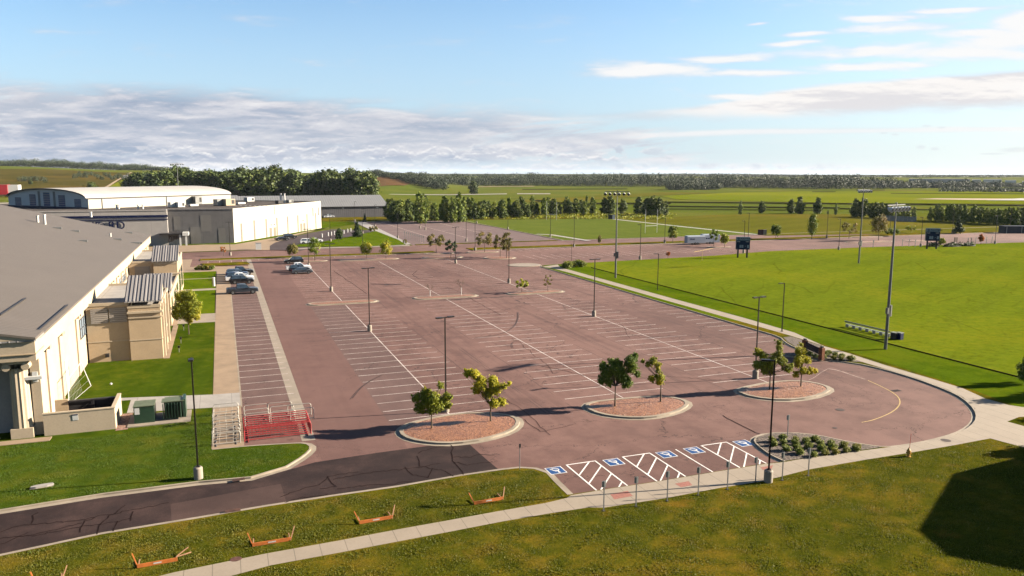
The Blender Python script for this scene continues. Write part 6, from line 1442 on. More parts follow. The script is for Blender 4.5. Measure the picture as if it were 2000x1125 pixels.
for (px, py, k, c_, rz, lb) in [(551, 470.5, 'sedan', 'black', .15, 'black car in front of the pale building doors'), (566, 466.5, 'suv', 'black', .15, 'second black car behind, beside the pale building doors'), (601, 477, 'suv', 'white', .0, 'white SUV at the edge of the triangular lawn'), (616, 474, 'sedan', 'white', .1, 'white car half hidden behind the far green tree'), (642, 425.5, 'truck', 'silver', .2, 'silver grey truck in front of the grey metal building')]:
    q = G(px, py); park(k, c_, q.x, q.y, rz, lb, .13 if py > 430 else 0)
# trailers
def trailer(px, py, ln_, rz, label, h=2.9):
    q = G(px, py); t = thing('cargo_trailer', label, 'trailer', (q.x, q.y, 0), rz); f = L0(t)
    m_ = MB(); L_ = ln_/2; c_ = .25
    m_.add([(-L_, -1.15, .5), (L_, -1.15, .5), (L_, 1.15, .5), (-L_, 1.15, .5), (-L_, -1.15, h-c_), (L_, -1.15, h-c_), (L_, 1.15, h-c_), (-L_, 1.15, h-c_), (-L_+.1, -.95, h), (L_-.15, -.95, h), (L_-.15, .95, h), (-L_+.1, .95, h)],
           [(0, 1, 5, 4), (1, 2, 6, 5), (2, 3, 7, 6), (3, 0, 4, 7), (3, 2, 1, 0), (8, 9, 10, 11), (4, 5, 9, 8), (5, 6, 10, 9), (6, 7, 11, 10), (7, 4, 8, 11)])
    f(m_, 'box_body', plain('trailer_white', (.55, .60, .68), .35, var=.04)); 
    for x in (-.45, .5):
        for s_ in (-1, 1): w_ = MB().tube((x, s_*1.0, .38), (x, s_*1.2, .38), .38, n=14).build('wheel', TYRE, t); MB().tube((x, s_*1.1, .38), (x, s_*1.215, .38), .2, n=10).build('rim', RIM, w_)
    f(MB().box(-L_+.05, L_-.05, -1.17, -1.151, .5, .62), 'side_rail', MT['grey']); f(MB().box(-L_-1.2, -L_, -.06, .06, .45, .55), 'tow_bar', MT['dark'])
    f(MB().box(-L_+1.0, -L_+1.4, -1.17, -1.151, 1.7, 2.1).box(-L_+1.6, -L_+2.6, -1.17, -1.151, 1.75, 2.0), 'side_marking', MT['navy']); return t
trailer(1357, 477.5, 6.4, -.12, 'left white box trailer with small dark marking on its side'); trailer(1386, 476.0, 6.0, -.12, 'right white box trailer behind the narrow tree', 3.2)

# ------------------------------------------------------------------ scoreboards
MT['score'] = plain('scoreboard_blue', (.012, .03, .085), .8, var=.1, spec=.05); MT['score_l'] = plain('scoreboard_panel', (.30, .38, .46), .4, var=.1)
def scoreboard(px, py, label, word):
    q = G(px, py); s = depth_of(q.x, q.y)/F_PX; t = thing('scoreboard', label, 'scoreboard', (q.x, q.y, .12), -.42); Wd = 26*s; f = L0(t)
    for x in (-8.8*s, 8.8*s): f(MB().box(x-.2, x+.2, -.15, .15, 0, 17*s), 'post', MT['dark'])
    z0, z1, zt = 16*s, 34*s, 40.5*s
    f(MB().box(-Wd/2, Wd/2, -.25, .15, z0, z1), 'board', MT['score']); f(MB().box(-Wd/2, Wd/2, -.25, .15, z1, zt), 'title_panel', MT['score_l'])
    f(MB().box(-Wd/2-.06, -Wd/2, -.3, .2, z0, zt).box(Wd/2, Wd/2+.06, -.3, .2, z0, zt), 'edge_trim', MT['grey'])
    text_mesh('title_lettering', word, 4.6*s, MT['navy'], t, (-Wd/2+8*s, -.27, z1+1.7*s), (math.pi/2, 0, 0), .02)
    em = MB(); cx_, cz = -Wd/2+4.4*s, z1+3.3*s
    for k in range(14):
        a0, a1 = 2*math.pi*k/14, 2*math.pi*(k+1)/14; R1, R2 = 2.3*s, 1.5*s
        em.quad((cx_+R1*math.cos(a0), -.27, cz+R1*math.sin(a0)), (cx_+R1*math.cos(a1), -.27, cz+R1*math.sin(a1)), (cx_+R2*math.cos(a1), -.27, cz+R2*math.sin(a1)), (cx_+R2*math.cos(a0), -.27, cz+R2*math.sin(a0)))
    em.box(cx_-.5*s, cx_+.5*s, -.28, -.262, cz-1*s, cz+1*s); f(em, 'emblem', MT['navy'])
    text_mesh('home_lettering', 'HOME', 2.2*s, MT['white'], t, (-Wd/2+1.3*s, -.27, z1-3.4*s), (math.pi/2, 0, 0), .02); text_mesh('guest_lettering', 'GUEST', 2.2*s, MT['white'], t, (Wd/2-8*s, -.27, z1-3.4*s), (math.pi/2, 0, 0), .02)
    for (a, b_, c_, d_) in ((-6.5, -3.2, 3.5, 9), (-2.6, .8, 3.5, 9), (8, 11.5, 3.5, 9), (4, 5, 6, 7.2)): f(MB().box(a*s, b_*s, -.28, -.25, z0+c_*s, z0+d_*s), 'display_panel', MT['score_l'])
    return t
scoreboard(1449.5, 504, 'football scoreboard on two dark posts, nearer and left of the two', 'FOOTBALL'); scoreboard(1819, 487, 'smaller-looking blue scoreboard on two posts at the far right of the field', 'FOOTBALL')

# goal posts
def goals(pl, pr, top, bar, label, mat_='white'):
    a, b_ = G(*pl), G(*pr); s = depth_of(a.x, a.y)/F_PX; t = thing('goal_posts', label, 'goal posts', (a.x, a.y, .1)); d = b_-a; H_ = (pl[1]-top)*s; hb = (pl[1]-bar)*s; f = L0(t)
    f(MB().tube((0, 0, 0), (0, 0, H_), .075, n=8), 'upright', MT[mat_]); f(MB().tube((d.x, d.y, 0), (d.x, d.y, H_), .075, n=8), 'upright', MT[mat_]); f(MB().tube((0, 0, hb), (d.x, d.y, hb), .075, n=8), 'crossbar', MT[mat_])
goals((1260, 456), (1283, 455), 410, 442, 'nearer white H-shaped goal posts on the striped football field'); goals((1067.5, 430), (1087, 430), 394, 419, 'farther white H-shaped goal posts in front of the poplar row')
q = G(1371, 509); t = thing('crooked_goal', 'faint yellow T-shaped goal frame at the near kerb of the field lot', 'goal posts', (q.x, q.y, .1)); f = L0(t); f(MB().tube((0, 0, 0), (0, 0, 2.3), .07, n=6), 'post', MT['paint_yellow']); f(MB().tube((-2.6, 0, 2.3), (4.6, 1.8, 2.9), .07, n=6), 'crossbar', MT['paint_yellow'])
# field things
bq0, bq1 = G(1652, 640), G(1740, 661); bt = thing('team_bench', 'long silver team bench on the field beside the near floodlight mast', 'bench', (bq0.x, bq0.y, .12)); d = bq1-bq0; n_ = Vector((d.y, -d.x)).normalized(); LBn = Vector((d.x, d.y)).length
MT['alu'] = plain('aluminium', (.55, .56, .54), .35, .4, var=.08)
def seg(o, z, w_, th_): 
    dd = Vector((d.x, d.y)).normalized(); p = [dd*0+n_*(o-w_/2), dd*LBn+n_*(o-w_/2), dd*LBn+n_*(o+w_/2), dd*0+n_*(o+w_/2)]; return MB().prism([tuple(x) for x in p], z, z+th_, bottom=True)
seg(0, .45, .30, .05).build('seat', MT['alu'], bt); seg(.28, .78, .05, .22).build('backrest', MT['alu'], bt); seg(-.35, .18, .22, .04).build('footboard', MT['alu'], bt)
for k in range(7):
    p = Vector((d.x, d.y))*(k+.2)/6.6; MB().box(p.x-.03, p.x+.03, p.y-.25, p.y+.3, 0, .45).build('leg', MT['alu'], bt)
for (px, py, c_, lb) in [(1746, 664, 'dark', 'black square bin at the end of the team bench'), (1756.5, 664.5, 'navy', 'dark blue square bin at the end of the team bench')]:
    q = G(px, py); t = thing('storage_bin', lb, 'bin', (q.x, q.y, .12), .2); f = L0(t); f(MB().box(-.36, .36, -.36, .36, 0, .92), 'bin_body', MT[c_]); f(MB().box(-.4, .4, -.4, .4, .92, 1.0), 'lid', MT['grey'])
for px, py, w_, lb in [(1194.5, 428.5, 3.5, 'black and white sign board at the football field corner'), (1488.5, 459, 3.2, 'dark boulder-like monument by the far verge')]:
    q = G(px, py); t = thing('sign_board' if px < 1300 else 'monument_stone', lb, 'sign' if px < 1300 else 'stone', (q.x, q.y, .1), -.3); f = L0(t); f(MB().box(-w_/2, w_*.1, -.3, .3, 0, w_*.62), 'dark_face', MT['dark'] if px < 1300 else plain('brown_stone', (.12, .06, .05), .9, var=.3)); f(MB().box(w_*.1+.01, w_/2, -.3, .3, 0, w_*.62), 'pale_side', MT['white'] if px < 1300 else MT['conc'])
q = G(1925, 456); t = thing('dark_container', 'dark low container at the far right edge in front of the trees', 'container', (G(1995, 455).x, G(1995, 455).y, 0), -.35); f = L0(t); f(MB().box(-8, 14, -2, 2, 0, 2.7), 'container_body', plain('container_blue', (.02, .03, .055), .5)); 
for x in (-7.5, -1.5, 4.5, 10): f(MB().box(x, x+.3, -2.1, -2.0, 0, 2.7), 'door_frame', MT['grey'])
f(MB().box(-8.1, 14.1, -2.1, 2.1, 2.7, 2.82), 'container_roof', MT['dark'])
# pale fence wall behind near mast
a, b_ = G(1722, 431), G(1790, 434); fw_ = thing('screen_fence', 'pale fabric screen fence under the pale poplars', 'fence', (a.x, a.y, 0)); d = b_-a
for k in range(8):
    p, r = d*k/8, d*(k+.92)/8; MB().add([(p.x, p.y, 0), (r.x, r.y, 0), (r.x, r.y, 2.6), (p.x, p.y, 2.6), (p.x, p.y+.08, 0), (r.x, r.y+.08, 0), (r.x, r.y+.08, 2.6), (p.x, p.y+.08, 2.6)], [(0, 1, 2, 3), (7, 6, 5, 4), (3, 2, 6, 7)]).build('fabric_panel', plain('fence_fabric', (.38, .36, .31), .9, var=.25) if k == 0 else bpy.data.materials['fence_fabric'], fw_)
    MB().tube((r.x, r.y, 0), (r.x, r.y, 2.8), .06, n=6).build('post', MT['grey'], fw_)
# lawn bollards near b2, small posts by the grey lot
for (px, py) in [(629, 464.5), (641, 461.5), (647, 460.5), (653, 459), (671.5, 457), (679, 454.5), (685, 453)]:
    q = G(px, py); t = thing('white_bollard', 'small white bollard in the row along the black drive', 'bollard', (q.x, q.y, .12), 0, 'white bollards along the black drive'); MB().tube((0, 0, 0), (0, 0, 1.3), .22, n=8).build('post', MT['white'], t); MB().tube((0, 0, 1.3), (0, 0, 1.38), .25, n=8).build('cap', MT['white'], t)
for i in range(10):
    px, py = 790+i*4.1, 466+i*1.1; q = G(px, py); t = thing('sign_post', 'thin bare sign post in the row at the edge of the grey lot', 'sign post', (q.x, q.y, 0), 0, 'thin sign posts at the grey lot'); MB().box(-.05, .05, -.05, .05, 0, 2.6).build('post', MT['grey'], t); MB().box(-.16, .16, -.08, -.05, 1.9, 2.6).build('sign_plate', MT['grey'], t)
for i, (px, py) in enumerate([(1705, 484), (1762, 482), (1775, 482), (1787, 483), (1890, 479), (1896, 479), (1905, 478), (1926, 477), (1937, 476)]):
    q = G(px, py); t = thing('sign_post', 'thin sign post in the row along the field kerb at the far right', 'sign post', (q.x, q.y, .1), 0, 'thin sign posts along the far field kerb'); MB().box(-.06, .06, -.06, .06, 0, 2.4).build('post', MT['grey'], t); MB().box(-.18, .18, -.09, -.06, 1.7, 2.4).build('sign_plate', MT['grey'], t)
q = G(505, 488); t = thing('utility_cabinet', 'white cabinet on the plaza corner before the black drive', 'cabinet', (q.x, q.y, .12)); MB().box(-.8, .8, -.5, .5, 0, 1.9).build('cabinet_body', MT['white'], t); MB().box(-.85, .85, -.55, .55, 1.9, 2.0).build('lid', MT['grey'], t)
q = G(418, 560); t = thing('marker_post', 'short white post at the lawn corner beside the parked cars', 'post', (q.x, q.y, .12)); MB().tube((0, 0, 0), (0, 0, 1.7), .25, n=10).build('post', MT['white'], t); MB().tube((0, 0, 1.7), (0, 0, 1.8), .28, n=10).build('cap', MT['white'], t)
# dark planting in the far roundabout: shrubs and dark bench
for px, py, w_, lb in [(1822, 482, 3.2, 'low dark red shrub mound below the right-hand scoreboard'), (1860, 482, 6.5, 'wide dark shrub bed on the field kerb'), (1892, 481, 4.2, 'dark boat-shaped planter with two posts on the field kerb')]:
    q = G(px, py); t = thing('dark_shrub_bed', lb, 'shrubs', (q.x, q.y, .1)); leaf_cloud([(x*w_*.3, random.uniform(-.5, .5), .5, 1.0) for x in (-1.5, -.8, 0, .8, 1.5)], 500, .22, LEAF['dark'], 'foliage', t); MB().prism([(w_*.6*math.cos(a), 1.3*math.sin(a)) for a in np.linspace(0, 6.28, 14)[:-1]], 0, .3).build('stone_edge', MT['dark'], t)
q = G(1866, 479); t = thing('notice_frame', 'dark upright notice frame standing in the wide shrub bed', 'sign', (q.x, q.y, .1)); MB().box(-.7, .7, -.1, .1, 1.0, 2.5).build('board', plain('brown_board', (.10, .04, .03), .7), t); MB().box(-.65, -.5, -.1, .1, 0, 1.0).box(.5, .65, -.1, .1, 0, 1.0).build('leg', MT['dark'], t)
# plaza shrubs, dark
for k, px in enumerate((386, 393, 400, 407, 413)):
    q = G(px, 527.5); t = thing('plaza_shrub', 'low reddish-green shrub in the row on the far plaza', 'shrub', (q.x, q.y, .05), 0, 'shrubs on the plaza'); leaf_cloud([(0, 0, .4, .6), (.4, .1, .7, .45), (-.4, 0, .3, .4)], 260, .14, LEAF['brown' if k % 2 else 'green'], 'foliage', t); trunk(t, .4, .05, [(0.2, 0, .6)])
# lawn spotlights by the annex
for (px, py, lb) in [(359, 645, 'small dark lawn spotlight nearest the round tree'), (353.5, 670.5, 'middle small lawn spotlight on the lawn'), (350, 688, 'small lawn spotlight farthest from the round tree')]:
    q = G(px, py, .12); t = thing('lawn_spotlight', lb, 'lamp', (q.x, q.y, .12)); MB().tube((0, 0, 0), (0, 0, .55), .035, n=6).build('stem', MT['grey'], t); MB().tube((0, 0, .55), (0, 0, .85), .1, .17, 9).build('lamp_head', MT['bronze'], t)
# bits on the lawn
q = G(82, 951, .12); t = thing('concrete_slab', 'pale rounded slab lying on the near lawn at left', 'slab', (q.x, q.y, .12), .15); MB().prism(smooth_line([(-.75, -.2), (.7, -.2), (.75, .15), (.55, .25), (-.65, .25)], 1, True), 0, .14).build('slab_top', MT['conc_new'], t); MB().prism([(-.8, -.24), (.76, -.24), (.78, .2), (-.7, .28)], 0, .03).build('slab_foot', MT['conc'], t)
q = G(217, 752, .12); t = thing('white_ball', 'tiny white ball on the lawn', 'ball', (q.x, q.y, .25)); bm = bmesh.new(); bmesh.ops.create_icosphere(bm, subdivisions=2, radius=.13); me = bpy.data.meshes.new('ball'); bm.to_mesh(me); bm.free(); o = link('ball_shell', me, t, MT['white'])
nt_ = thing('sports_net', 'leaning goal frame with white net against the long wall', 'net', (-15.2, 84.5, .1)); NT_ = MB()
NT_.path([(.0, 0, 0), (.1, .2, 2.6), (.3, 6.5, 2.8), (1.0, 7.0, 0)], .05); NT_.path([(.0, 0, 0), (1.0, 7.0, 0)], .04); NT_.build('frame', MT['white'], nt_)
m_ = MB()
for k in range(10):
    f_ = k/15; m_.tube((.05+.9*f_, .2+6.7*f_, 0), (.1+.2*f_, .2+6.3*f_, 2.6+.2*f_), .012, n=3)
for k in range(5): f_ = k/4; m_.tube((.02+.1*f_, .1, 2.6*f_), (1-.7*f_, 6.9-.4*f_, 2.8*f_), .012, n=3)
m_.build('netting', MT['alu'], nt_)

# ------------------------------------------------------------------ crowd barriers and red fence frames
MT['barr'] = plain('barrier_steel', (.62, .57, .50), .4, .3, var=.1); MT['barr_r'] = plain('barrier_red', (.50, .06, .06), .45, var=.12)
def hoop_frame(t, L_, H_, r, m_, bars=5, name='frame'):
    c = .18; pts = [(-L_/2, 0, .0), (-L_/2, 0, H_-c), (-L_/2+c*.3, 0, H_-c*.3), (-L_/2+c, 0, H_), (L_/2-c, 0, H_), (L_/2-c*.3, 0, H_-c*.3), (L_/2, 0, H_-c), (L_/2, 0, 0)]
    MB().path(pts, r, 6).tube((-L_/2, 0, .12), (L_/2, 0, .12), r, n=6).build(name, m_, t)
    if bars:
        b_ = MB()
        for k in range(1, bars+1): x = -L_/2+L_*k/(bars+1); b_.tube((x, 0, .12), (x, 0, H_), r*.4, n=4)
        b_.build('rail_bars', m_, t)
    MB().tube((-L_/2+.3, -.3, .03), (-L_/2+.3, .3, .03), r*.9, n=5).tube((L_/2-.3, -.3, .03), (L_/2-.3, .3, .03), r*.9, n=5).build('foot_bar', m_, t)
BG = 'pale steel crowd barriers stored by the lawn edge'
for i, y in enumerate((67.1, 68.0, 68.9, 69.8, 70.7, 71.6, 73.0, 74.4, 75.6)):
    t = thing('crowd_barrier', ['pale steel barrier at the very front of the stack on the pavement', 'second pale barrier behind the front one on the pavement', 'third pale barrier from the front on the pavement', 'fourth pale barrier from the front on the pavement', 'fifth pale barrier from the front on the pavement',
              'sixth pale barrier, fourth from the back, on the pavement', 'third pale barrier from the back on the pavement', 'second pale barrier from the back on the pavement', 'rearmost pale barrier of the stack on the pavement'][i], 'barrier', (-.55+random.uniform(-.08, .08), y, .13), random.uniform(-.03, .03), BG); t.rotation_euler[0] = random.uniform(-.25, .05)
    hoop_frame(t, 2.2, 1.1, .036, MT['barr'], 0 if i % 2 else 3)
for i, (x, y) in enumerate(((2.1, 74.6), (2.1, 73.2), (2.1, 71.9), (4.3, 74.7), (4.4, 73.3), (4.4, 71.8), (6.0, 73.4), (6.1, 72.0))):
    t = thing('crowd_barrier', ['rear left pale barrier on the asphalt stalls', 'middle left pale barrier on the asphalt stalls', 'pale barrier just behind the red frames at left', 'rear centre pale barrier on the asphalt stalls', 'centre pale barrier on the asphalt stalls', 'pale barrier just behind the red frames in the middle', 'right pale barrier crossing the concrete strip, rear one', 'right pale barrier crossing the concrete strip, front one'][i], 'barrier', (x, y, .02), random.uniform(-.04, .04), BG); t.rotation_euler[0] = random.uniform(-.3, 0)
    hoop_frame(t, 2.15, 1.1, .036, MT['barr'], 0)
def mesh_panel(L_, H_, m_, t):
    b_ = MB(); z = .15
    while z < H_: b_.add([(-L_/2, 0, z), (L_/2, 0, z), (L_/2, 0, z+.009), (-L_/2, 0, z+.009)], [(0, 1, 2, 3)]); z += .4
    x = -L_/2
    while x < L_/2: b_.add([(x, .003, .12), (x+.012, .003, .12), (x+.012, .003, H_), (x, .003, H_)], [(0, 1, 2, 3)]); x += .3
    b_.build('wire_mesh', m_, t)
for i, y in enumerate((67.6, 68.1, 68.7, 69.3, 69.9, 70.5, 71.1)):
    t = thing('red_fence_frame', ['frontmost red mesh fence frame', 'second red mesh fence frame from the front', 'third red mesh fence frame from the front', 'middle red mesh fence frame of the seven', 'third red mesh fence frame from the back', 'second red mesh fence frame from the back', 'rearmost red mesh fence frame'][i], 'fence frame', (3.65, y, .02), random.uniform(-.015, .015), 'red mesh fence frames stacked across the stalls')
    hoop_frame(t, 5.6, 1.15, .045, MT['barr_r'], 0); mesh_panel(5.5, 1.1, MT['barr_r'], t)
# ------------------------------------------------------------------ orange barricades on the front grass
MT['orange'] = plain('orange_board', (.72, .21, .045), .6, var=.15); MT['oldwood'] = plain('weathered_wood', (.42, .22, .12), .8, var=.2)
def barricade(l, r, label, broken=False):
    a, b_ = G(*l, .12), G(*r, .12); d = b_-a; L_ = math.hypot(d.x, d.y); rz = math.atan2(d.y, d.x); t = thing('orange_barricade', label, 'barricade', (a.x, a.y, .12), rz, 'orange barricades lying on the grass')
    MB().box(0, L_, -.03, .02, .02, .24).build('board', MT['orange'], t); MB().box(L_*.4, L_*.6, -.036, -.031, .1, .18).build('white_mark', MT['white'], t)
    for x, s_ in ((.05, -1), (L_-.05, 1)):
        if broken and s_ == 1:
            MB().tube((L_-.1, .5, .03), (L_+.75, .75, .06), .05, n=4).tube((L_-.05, .6, .05), (L_+.6, .9, .35), .045, n=4).build('leg', MT['oldwood'], t); continue
        MB().tube((x, -.02, .05), (x+s_*.30, .40, .78), .045, .04, 4, smooth=False).build('leg', MT['oldwood' if s_ > 0 else 'orange'], t)
        MB().tube((x, .02, .06), (x-s_*.05, .85, .12), .045, .04, 4, smooth=False).build('leg', MT['oldwood'], t)
barricade((926, 986), (983, 976), 'small orange barricade on the grass strip nearest the accessible bays'); barricade((702, 1024), (767, 1013), 'orange barricade below the dark driveway, second from the bays'); barricade((493, 1068), (569, 1056), 'orange barricade on the grass strip near the kerb drain'); barricade((268, 1110), (347, 1096), 'orange barricade with one leg broken off, leftmost whole one', True)
barricade((70, 1147), (122, 1137), 'orange barricade cut off by the bottom edge of the view')

# ------------------------------------------------------------------ signs
def signpost(px, py, top, label, plate='white', back=True, w_=.3, h_=.45):
    q = G(px, py, .12); s = depth_of(q.x, q.y)/F_PX; H_ = (py-top)*s*1.02; t = thing('sign_post', label, 'sign', (q.x, q.y, .12), 0, 'sign posts around the accessible bays'); 
    MB().box(-.035, .035, -.025, .025, -.1, H_).build('post', MT['grey'], t); MB().box(-w_/2, w_/2, .026, .04, H_-h_, H_).build('sign_plate', MT['alu'], t)
    MB().box(-w_/2+.01, w_/2-.01, .041, .045, H_-h_+.01, H_-.01).build('sign_face', MT['paint_blue'] if plate == 'white' else MT['white'], t); MB().box(-.1, .1, -.1, .1, -.02, .03).build('post_foot', MT['dark'], t)
for (px, py, tp, lb) in [(1179, 998, 938, 'leftmost sign post in front of the accessible bays'), (1242, 989.5, 930, 'second sign post from the left on the front sidewalk edge'), (1303, 978.5, 919, 'third sign post from the left, by the wide red sidewalk mark'), (1363.5, 967.5, 911, 'fourth sign post from the left at the sidewalk edge'),
                         (1420.5, 956, 900, 'fifth sign post from the left, two left of the near lamp'), (1475.5, 941, 892, 'sign post just left of the near lamp on the sidewalk edge'), (1527.5, 938, 882, 'sign post just right of the near lamp'), (1578.5, 929, 874, 'rightmost sidewalk sign post, below the shrub bed'), (1538, 852, 810, 'sign post standing at the back kerb of the shrub bed')]:
    signpost(px, py, tp, lb)
q = G(1015, 917, .12); t = thing('thin_marker_post', 'very thin tall marker post at the kerb corner near the driveway', 'post', (q.x, q.y, .12)); MB().tube((0, 0, 0), (0, 0, 2.1), .03, n=6).build('post', MT['grey'], t); MB().box(-.08, .08, -.04, -.02, 1.8, 2.1).build('reflector', MT['dark'], t)
# hydrant
q = G(1774, 892, .12); t = thing('fire_hydrant', 'yellow hydrant with tall red marker at the sidewalk edge', 'hydrant', (q.x, q.y, .12)); HY = plain('hydrant_yellow', (.62, .33, .06), .5, var=.15)
MB().tube((0, 0, 0), (0, 0, .06), .2, n=14).tube((0, 0, .06), (0, 0, .55), .13, n=14).tube((0, 0, .5), (0, 0, .56), .17, n=14).tube((0, 0, .56), (0, 0, .72), .14, .05, 14).tube((0, 0, .72), (0, 0, .78), .04, n=6).build('hydrant_body', HY, t)
MB().tube((-.24, 0, .4), (.24, 0, .4), .065, n=10).tube((0, -.22, .35), (0, 0, .35), .085, n=10).build('outlet', HY, t); MB().tube((.06, 0, .6), (.1, 0, 1.95), .018, n=5).build('marker_rod', plain('marker_red', (.65, .08, .05), .5), t)
# carved sign
a, b_ = G(1571, 687, .12), G(1604, 703, .12); cs = thing('carved_park_sign', 'dark carved wooden board hung between two rusty brown posts in the shrub bed', 'sign', (a.x, a.y, .12)); d = Vector((b_.x-a.x, b_.y-a.y)); RU = plain('rusty_post', (.30, .10, .035), .8, var=.35, scale=4); WB = plain('dark_carved_wood', (.055, .035, .035), .8, var=.3, scale=5)
for k, p in enumerate((Vector((0, 0)), d)):
    MB().box(p.x-.22, p.x+.22, p.y-.3, p.y+.3, 0, 1.55+.0*k).build('post', RU, cs); MB().box(p.x-.14, p.x+.14, p.y-.16, p.y+.16, 1.55, 1.75).build('post_cap', MT['dark'], cs)
dn = d.normalized(); nn_ = Vector((dn.y, -dn.x)); m_ = MB()
for z0, z1 in ((.55, .82), (.84, 1.11), (1.13, 1.40)):
    pp = [dn*.2+nn_*-.05, d-dn*.2+nn_*-.05, d-dn*.2+nn_*.05, dn*.2+nn_*.05]; m_.prism([tuple(p) for p in pp], z0, z1, bottom=True)
m_.build('board', WB, cs); pp = [dn*.2+nn_*-.04, d-dn*.2+nn_*-.04, d-dn*.2+nn_*.04, dn*.2+nn_*.04]; MB().prism([tuple(p) for p in pp], .42, .5, bottom=True).build('lower_rail', MT['conc'], cs)
# ------------------------------------------------------------------ juniper mounds
def make_shrub(seed):
    t = thing('juniper_shrub', 's', 'shrub'); rg = random.Random(seed); C_ = [(0, 0, .25, .42)]+[(rg.uniform(-.28, .28), rg.uniform(-.28, .28), rg.uniform(.2, .45), rg.uniform(.2, .32)) for _ in range(7)]
    leaf_cloud(C_, 1500, .055, LEAF['juniper'], 'foliage', t, .85); MB().tube((0, 0, -.05), (0, 0, .35), .05, .03, 6).build('stem', BARK, t); return t
SH = [make_shrub(i) for i in range(3)]
def shrub(px, py, label, group, s=1.0, k=0):
    q = G(px, py, .14); o = place(SH[k % 3], (q.x, q.y, .13), label, random.random()*6, s=s*random.uniform(.88, 1.12), group=group)
for i, (a, b_) in enumerate([(360, 745), (430, 728), (372, 768), (438, 758), (455, 800), (512, 738), (512, 765), (520, 792), (540, 822), (580, 750), (592, 785), (640, 738), (672, 768), (685, 800), (705, 825), (630, 838), (738, 760), (755, 790), (772, 820), (820, 778), (845, 808), (908, 800), (660, 755), (600, 768), (700, 782), (404, 782)][:22]):
    shrub(1400+a/3.333, 640+b_/3.333, 'rounded juniper mound in the rows of the front shrub bed', 'juniper mounds in the front shrub bed', 0.74, i)
shrub(1400+908/3.333, 640+790/3.333, 'juniper mound alone at the right tip of the front shrub bed', 'juniper mounds in the front shrub bed', 0.8, 1)
for i, (a, b_) in enumerate([(572, 150), (612, 148), (605, 170), (570, 172), (655, 172), (640, 185), (700, 188), (715, 172), (728, 160), (770, 175), (762, 195), (815, 180), (808, 198)]):
    shrub(1400+a/3.333, 640+b_/3.333+3, 'rounded shrub in the bed around the carved wooden sign', 'shrubs around the carved sign', 0.8, i)
shrub(1400+872/3.333, 640+212/3.333, 'lone rounded shrub at the right tip of the carved sign bed', 'shrubs around the carved sign', 1.0, 2)
for px, py in ((1112, 522), (1120, 520), (1128, 519), (1135, 521), (1108, 524)):
    shrub(px, py, 'yellow-green shrub of the small clump where the walkway begins', 'shrubs at the walkway start', 2.2, 1)

# ------------------------------------------------------------------ unseen neighbours whose shade falls into the view
nb = thing('neighbour_building', 'building just out of view at right whose shadow lies on the front grass', 'building', (0, 0, 0))
roofp = [(62.2, 30.9), (72.7, 37.1), (100, 39.5), (100, 20), (66, 22), (61, 27.8)]
MB().prism(roofp, 0, 8.0).build('wall', MT['stucco'], nb); MB().prism([(p[0]+.02, p[1]+.02) for p in roofp], 8.001, 8.05).build('roof', MT['flat_roof'], nb)
BT = [make_tree('shade_tree', 'green', 7, 2.6, 5000, .16, 'oak', 18, .28, .14) for _ in range(2)]
for (x, y, h_, lb) in [(89.5, 50.6, 7.0, 'leafy tree just out of view past the walkway fork'), (84.0, 45.4, 5.6, 'leafy tree out of view below the walkway fork'), (72.5, 40.0, 5.5, 'leafy tree out of view beside the neighbouring building'), (82.3, 57.0, 3.2, 'small tree peeking in at the right edge')]:
    place(BT[int(x) % 2], (x, y, .1), lb, x, s=h_/7, group='trees just past the right edge')
for o in bpy.data.objects:
    if o.name.startswith('loose_rock'): o['kind'] = 'stuff'

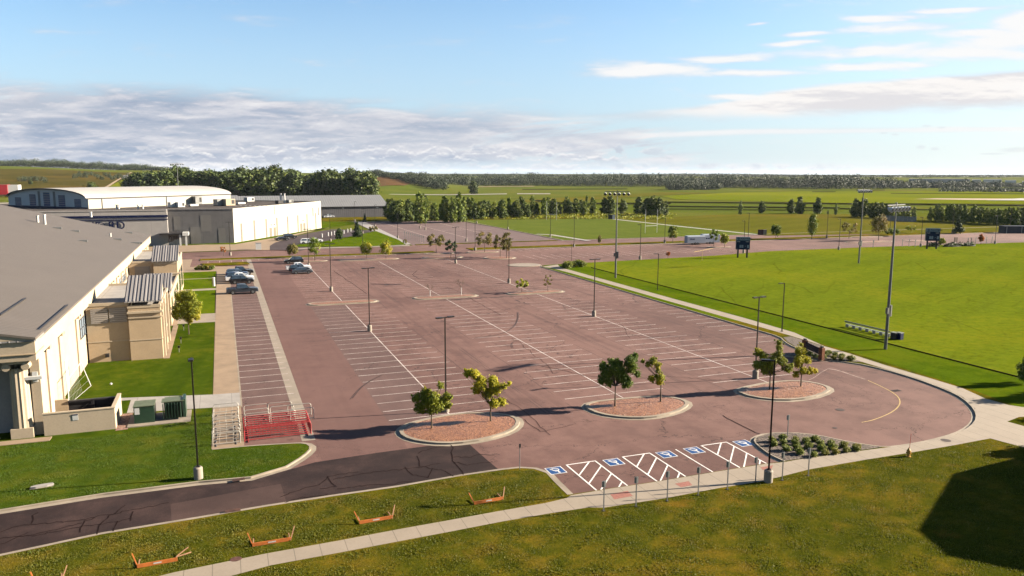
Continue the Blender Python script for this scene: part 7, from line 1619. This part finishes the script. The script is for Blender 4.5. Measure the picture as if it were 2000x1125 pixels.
# ------------------------------------------------------------------ rough grass tufts on the near lawns
def tufts(name, label, polys_px, n, h, mat_, zb):
    """short blades scattered over ground polygons (given as survey pixels)"""
    from mathutils.geometry import intersect_point_tri_2d
    P = []; per = []
    for poly in polys_px:
        pts = [tuple(G(*p)[:2]) for p in poly]
        for t in tri(pts):
            a, b, c = (np.array(pts[i]) for i in t); per.append((abs((b-a)[0]*(c-a)[1]-(b-a)[1]*(c-a)[0])/2, a, b, c))
    tot = sum(p[0] for p in per)
    for ar, a, b, c in per:
        k = int(n*ar/tot); u = RNG.random(k); v = RNG.random(k); f = u+v > 1; u[f] = 1-u[f]; v[f] = 1-v[f]
        P.append(a+np.outer(u, b-a)+np.outer(v, c-a))
    P = np.concatenate(P); k = len(P)
    wv = .5+.5*np.sin(P[:, 0]*1.3+2*np.sin(P[:, 1]*.7))*np.cos(P[:, 1]*1.7+1.5*np.sin(P[:, 0]*.5))
    H_ = h*(.35+.9*RNG.random(k))*(.5+.9*wv); a = RNG.random(k)*6.283; wd = H_*(.35+.4*RNG.random(k)); ln = RNG.normal(size=(k, 2))*H_[:, None]*.35
    dx, dy = np.cos(a)*wd, np.sin(a)*wd; z = np.full(k, zb)
    V = np.stack([np.stack([P[:, 0]-dx, P[:, 1]-dy, z], 1), np.stack([P[:, 0]+dx, P[:, 1]+dy, z], 1), np.stack([P[:, 0]+ln[:, 0], P[:, 1]+ln[:, 1], z+H_], 1)], 1).reshape(-1, 3)
    me = bpy.data.meshes.new(name); me.vertices.add(3*k); me.vertices.foreach_set('co', V.astype(np.float32).ravel()); me.loops.add(3*k); me.loops.foreach_set('vertex_index', np.arange(3*k, dtype=np.int32))
    me.polygons.add(k); me.polygons.foreach_set('loop_start', np.arange(0, 3*k, 3, dtype=np.int32)); me.polygons.foreach_set('loop_total', np.full(k, 3, np.int32)); me.update(calc_edges=True); me.materials.append(mat_)
    o = bpy.data.objects.new(name, me); COL.objects.link(o); tag(o, label, 'grass', kind='stuff')
GRS = leafmat('rough_grass_blade', (.060, .075, .005), (.125, .120, .009), (.175, .125, .016), .4)
GRL = leafmat('lawn_grass_blade', (.035, .070, .003), (.070, .110, .005), (.11, .12, .008), .4)
FRONT = [[(-60, 1240), (360, 1146), (520, 1113), (670, 1084), (885, 1043), (1075, 1008), (1180, 997), (1302, 978), (1490, 945), (1580, 922), (1781, 888), (1934, 861), (2060, 885), (2060, 1200)]]
STRIP = [[(-40, 1100), (200, 1050), (400, 1017), (520, 996), (650, 976), (775, 958), (900, 936), (982, 924), (1040, 921), (1064, 931), (1079, 946), (1103, 974), (1060, 984), (875, 1018), (665, 1057), (520, 1083), (340, 1120), (-40, 1180)]]
tufts('grass_tufts', 'rough dry grass blades on the front lawn', FRONT, 230000, .052, GRS, .12)
tufts('grass_tufts', 'rough grass blades on the strip between driveway and sidewalk', STRIP, 95000, .052, GRS, .12)
tufts('lawn_tufts', 'green grass blades on the corner lawn by the driveway', [[(-20, 1000), (200, 965), (388, 941), (490, 932), (555, 911), (590, 889), (600, 874), (560, 872), (415, 884), (415, 806), (370, 812), (240, 850), (70, 868), (-20, 880)]], 95000, .045, GRL, .12)

# ------------------------------------------------------------------ air
hb_ = MB().box(-12900, 12900, -12900, 12900, -8, 75); hz_o = hb_.build('haze', None or bpy.data.materials.new('haze_air')); tag(hz_o, 'thin pale morning haze over the plain', 'haze', kind='stuff')
hm = bpy.data.materials['haze_air']; hm.use_nodes = True; hm.node_tree.nodes.clear(); hn = NT(hm.node_tree)
pv = hn.n('ShaderNodeVolumePrincipled'); pv.inputs['Color'].default_value = (.80, .88, 1, 1); pv.inputs['Density'].default_value = .000016; pv.inputs['Anisotropy'].default_value = 0.0
ho = hn.n('ShaderNodeOutputMaterial'); hn.put(ho.inputs['Volume'], pv.outputs[0])
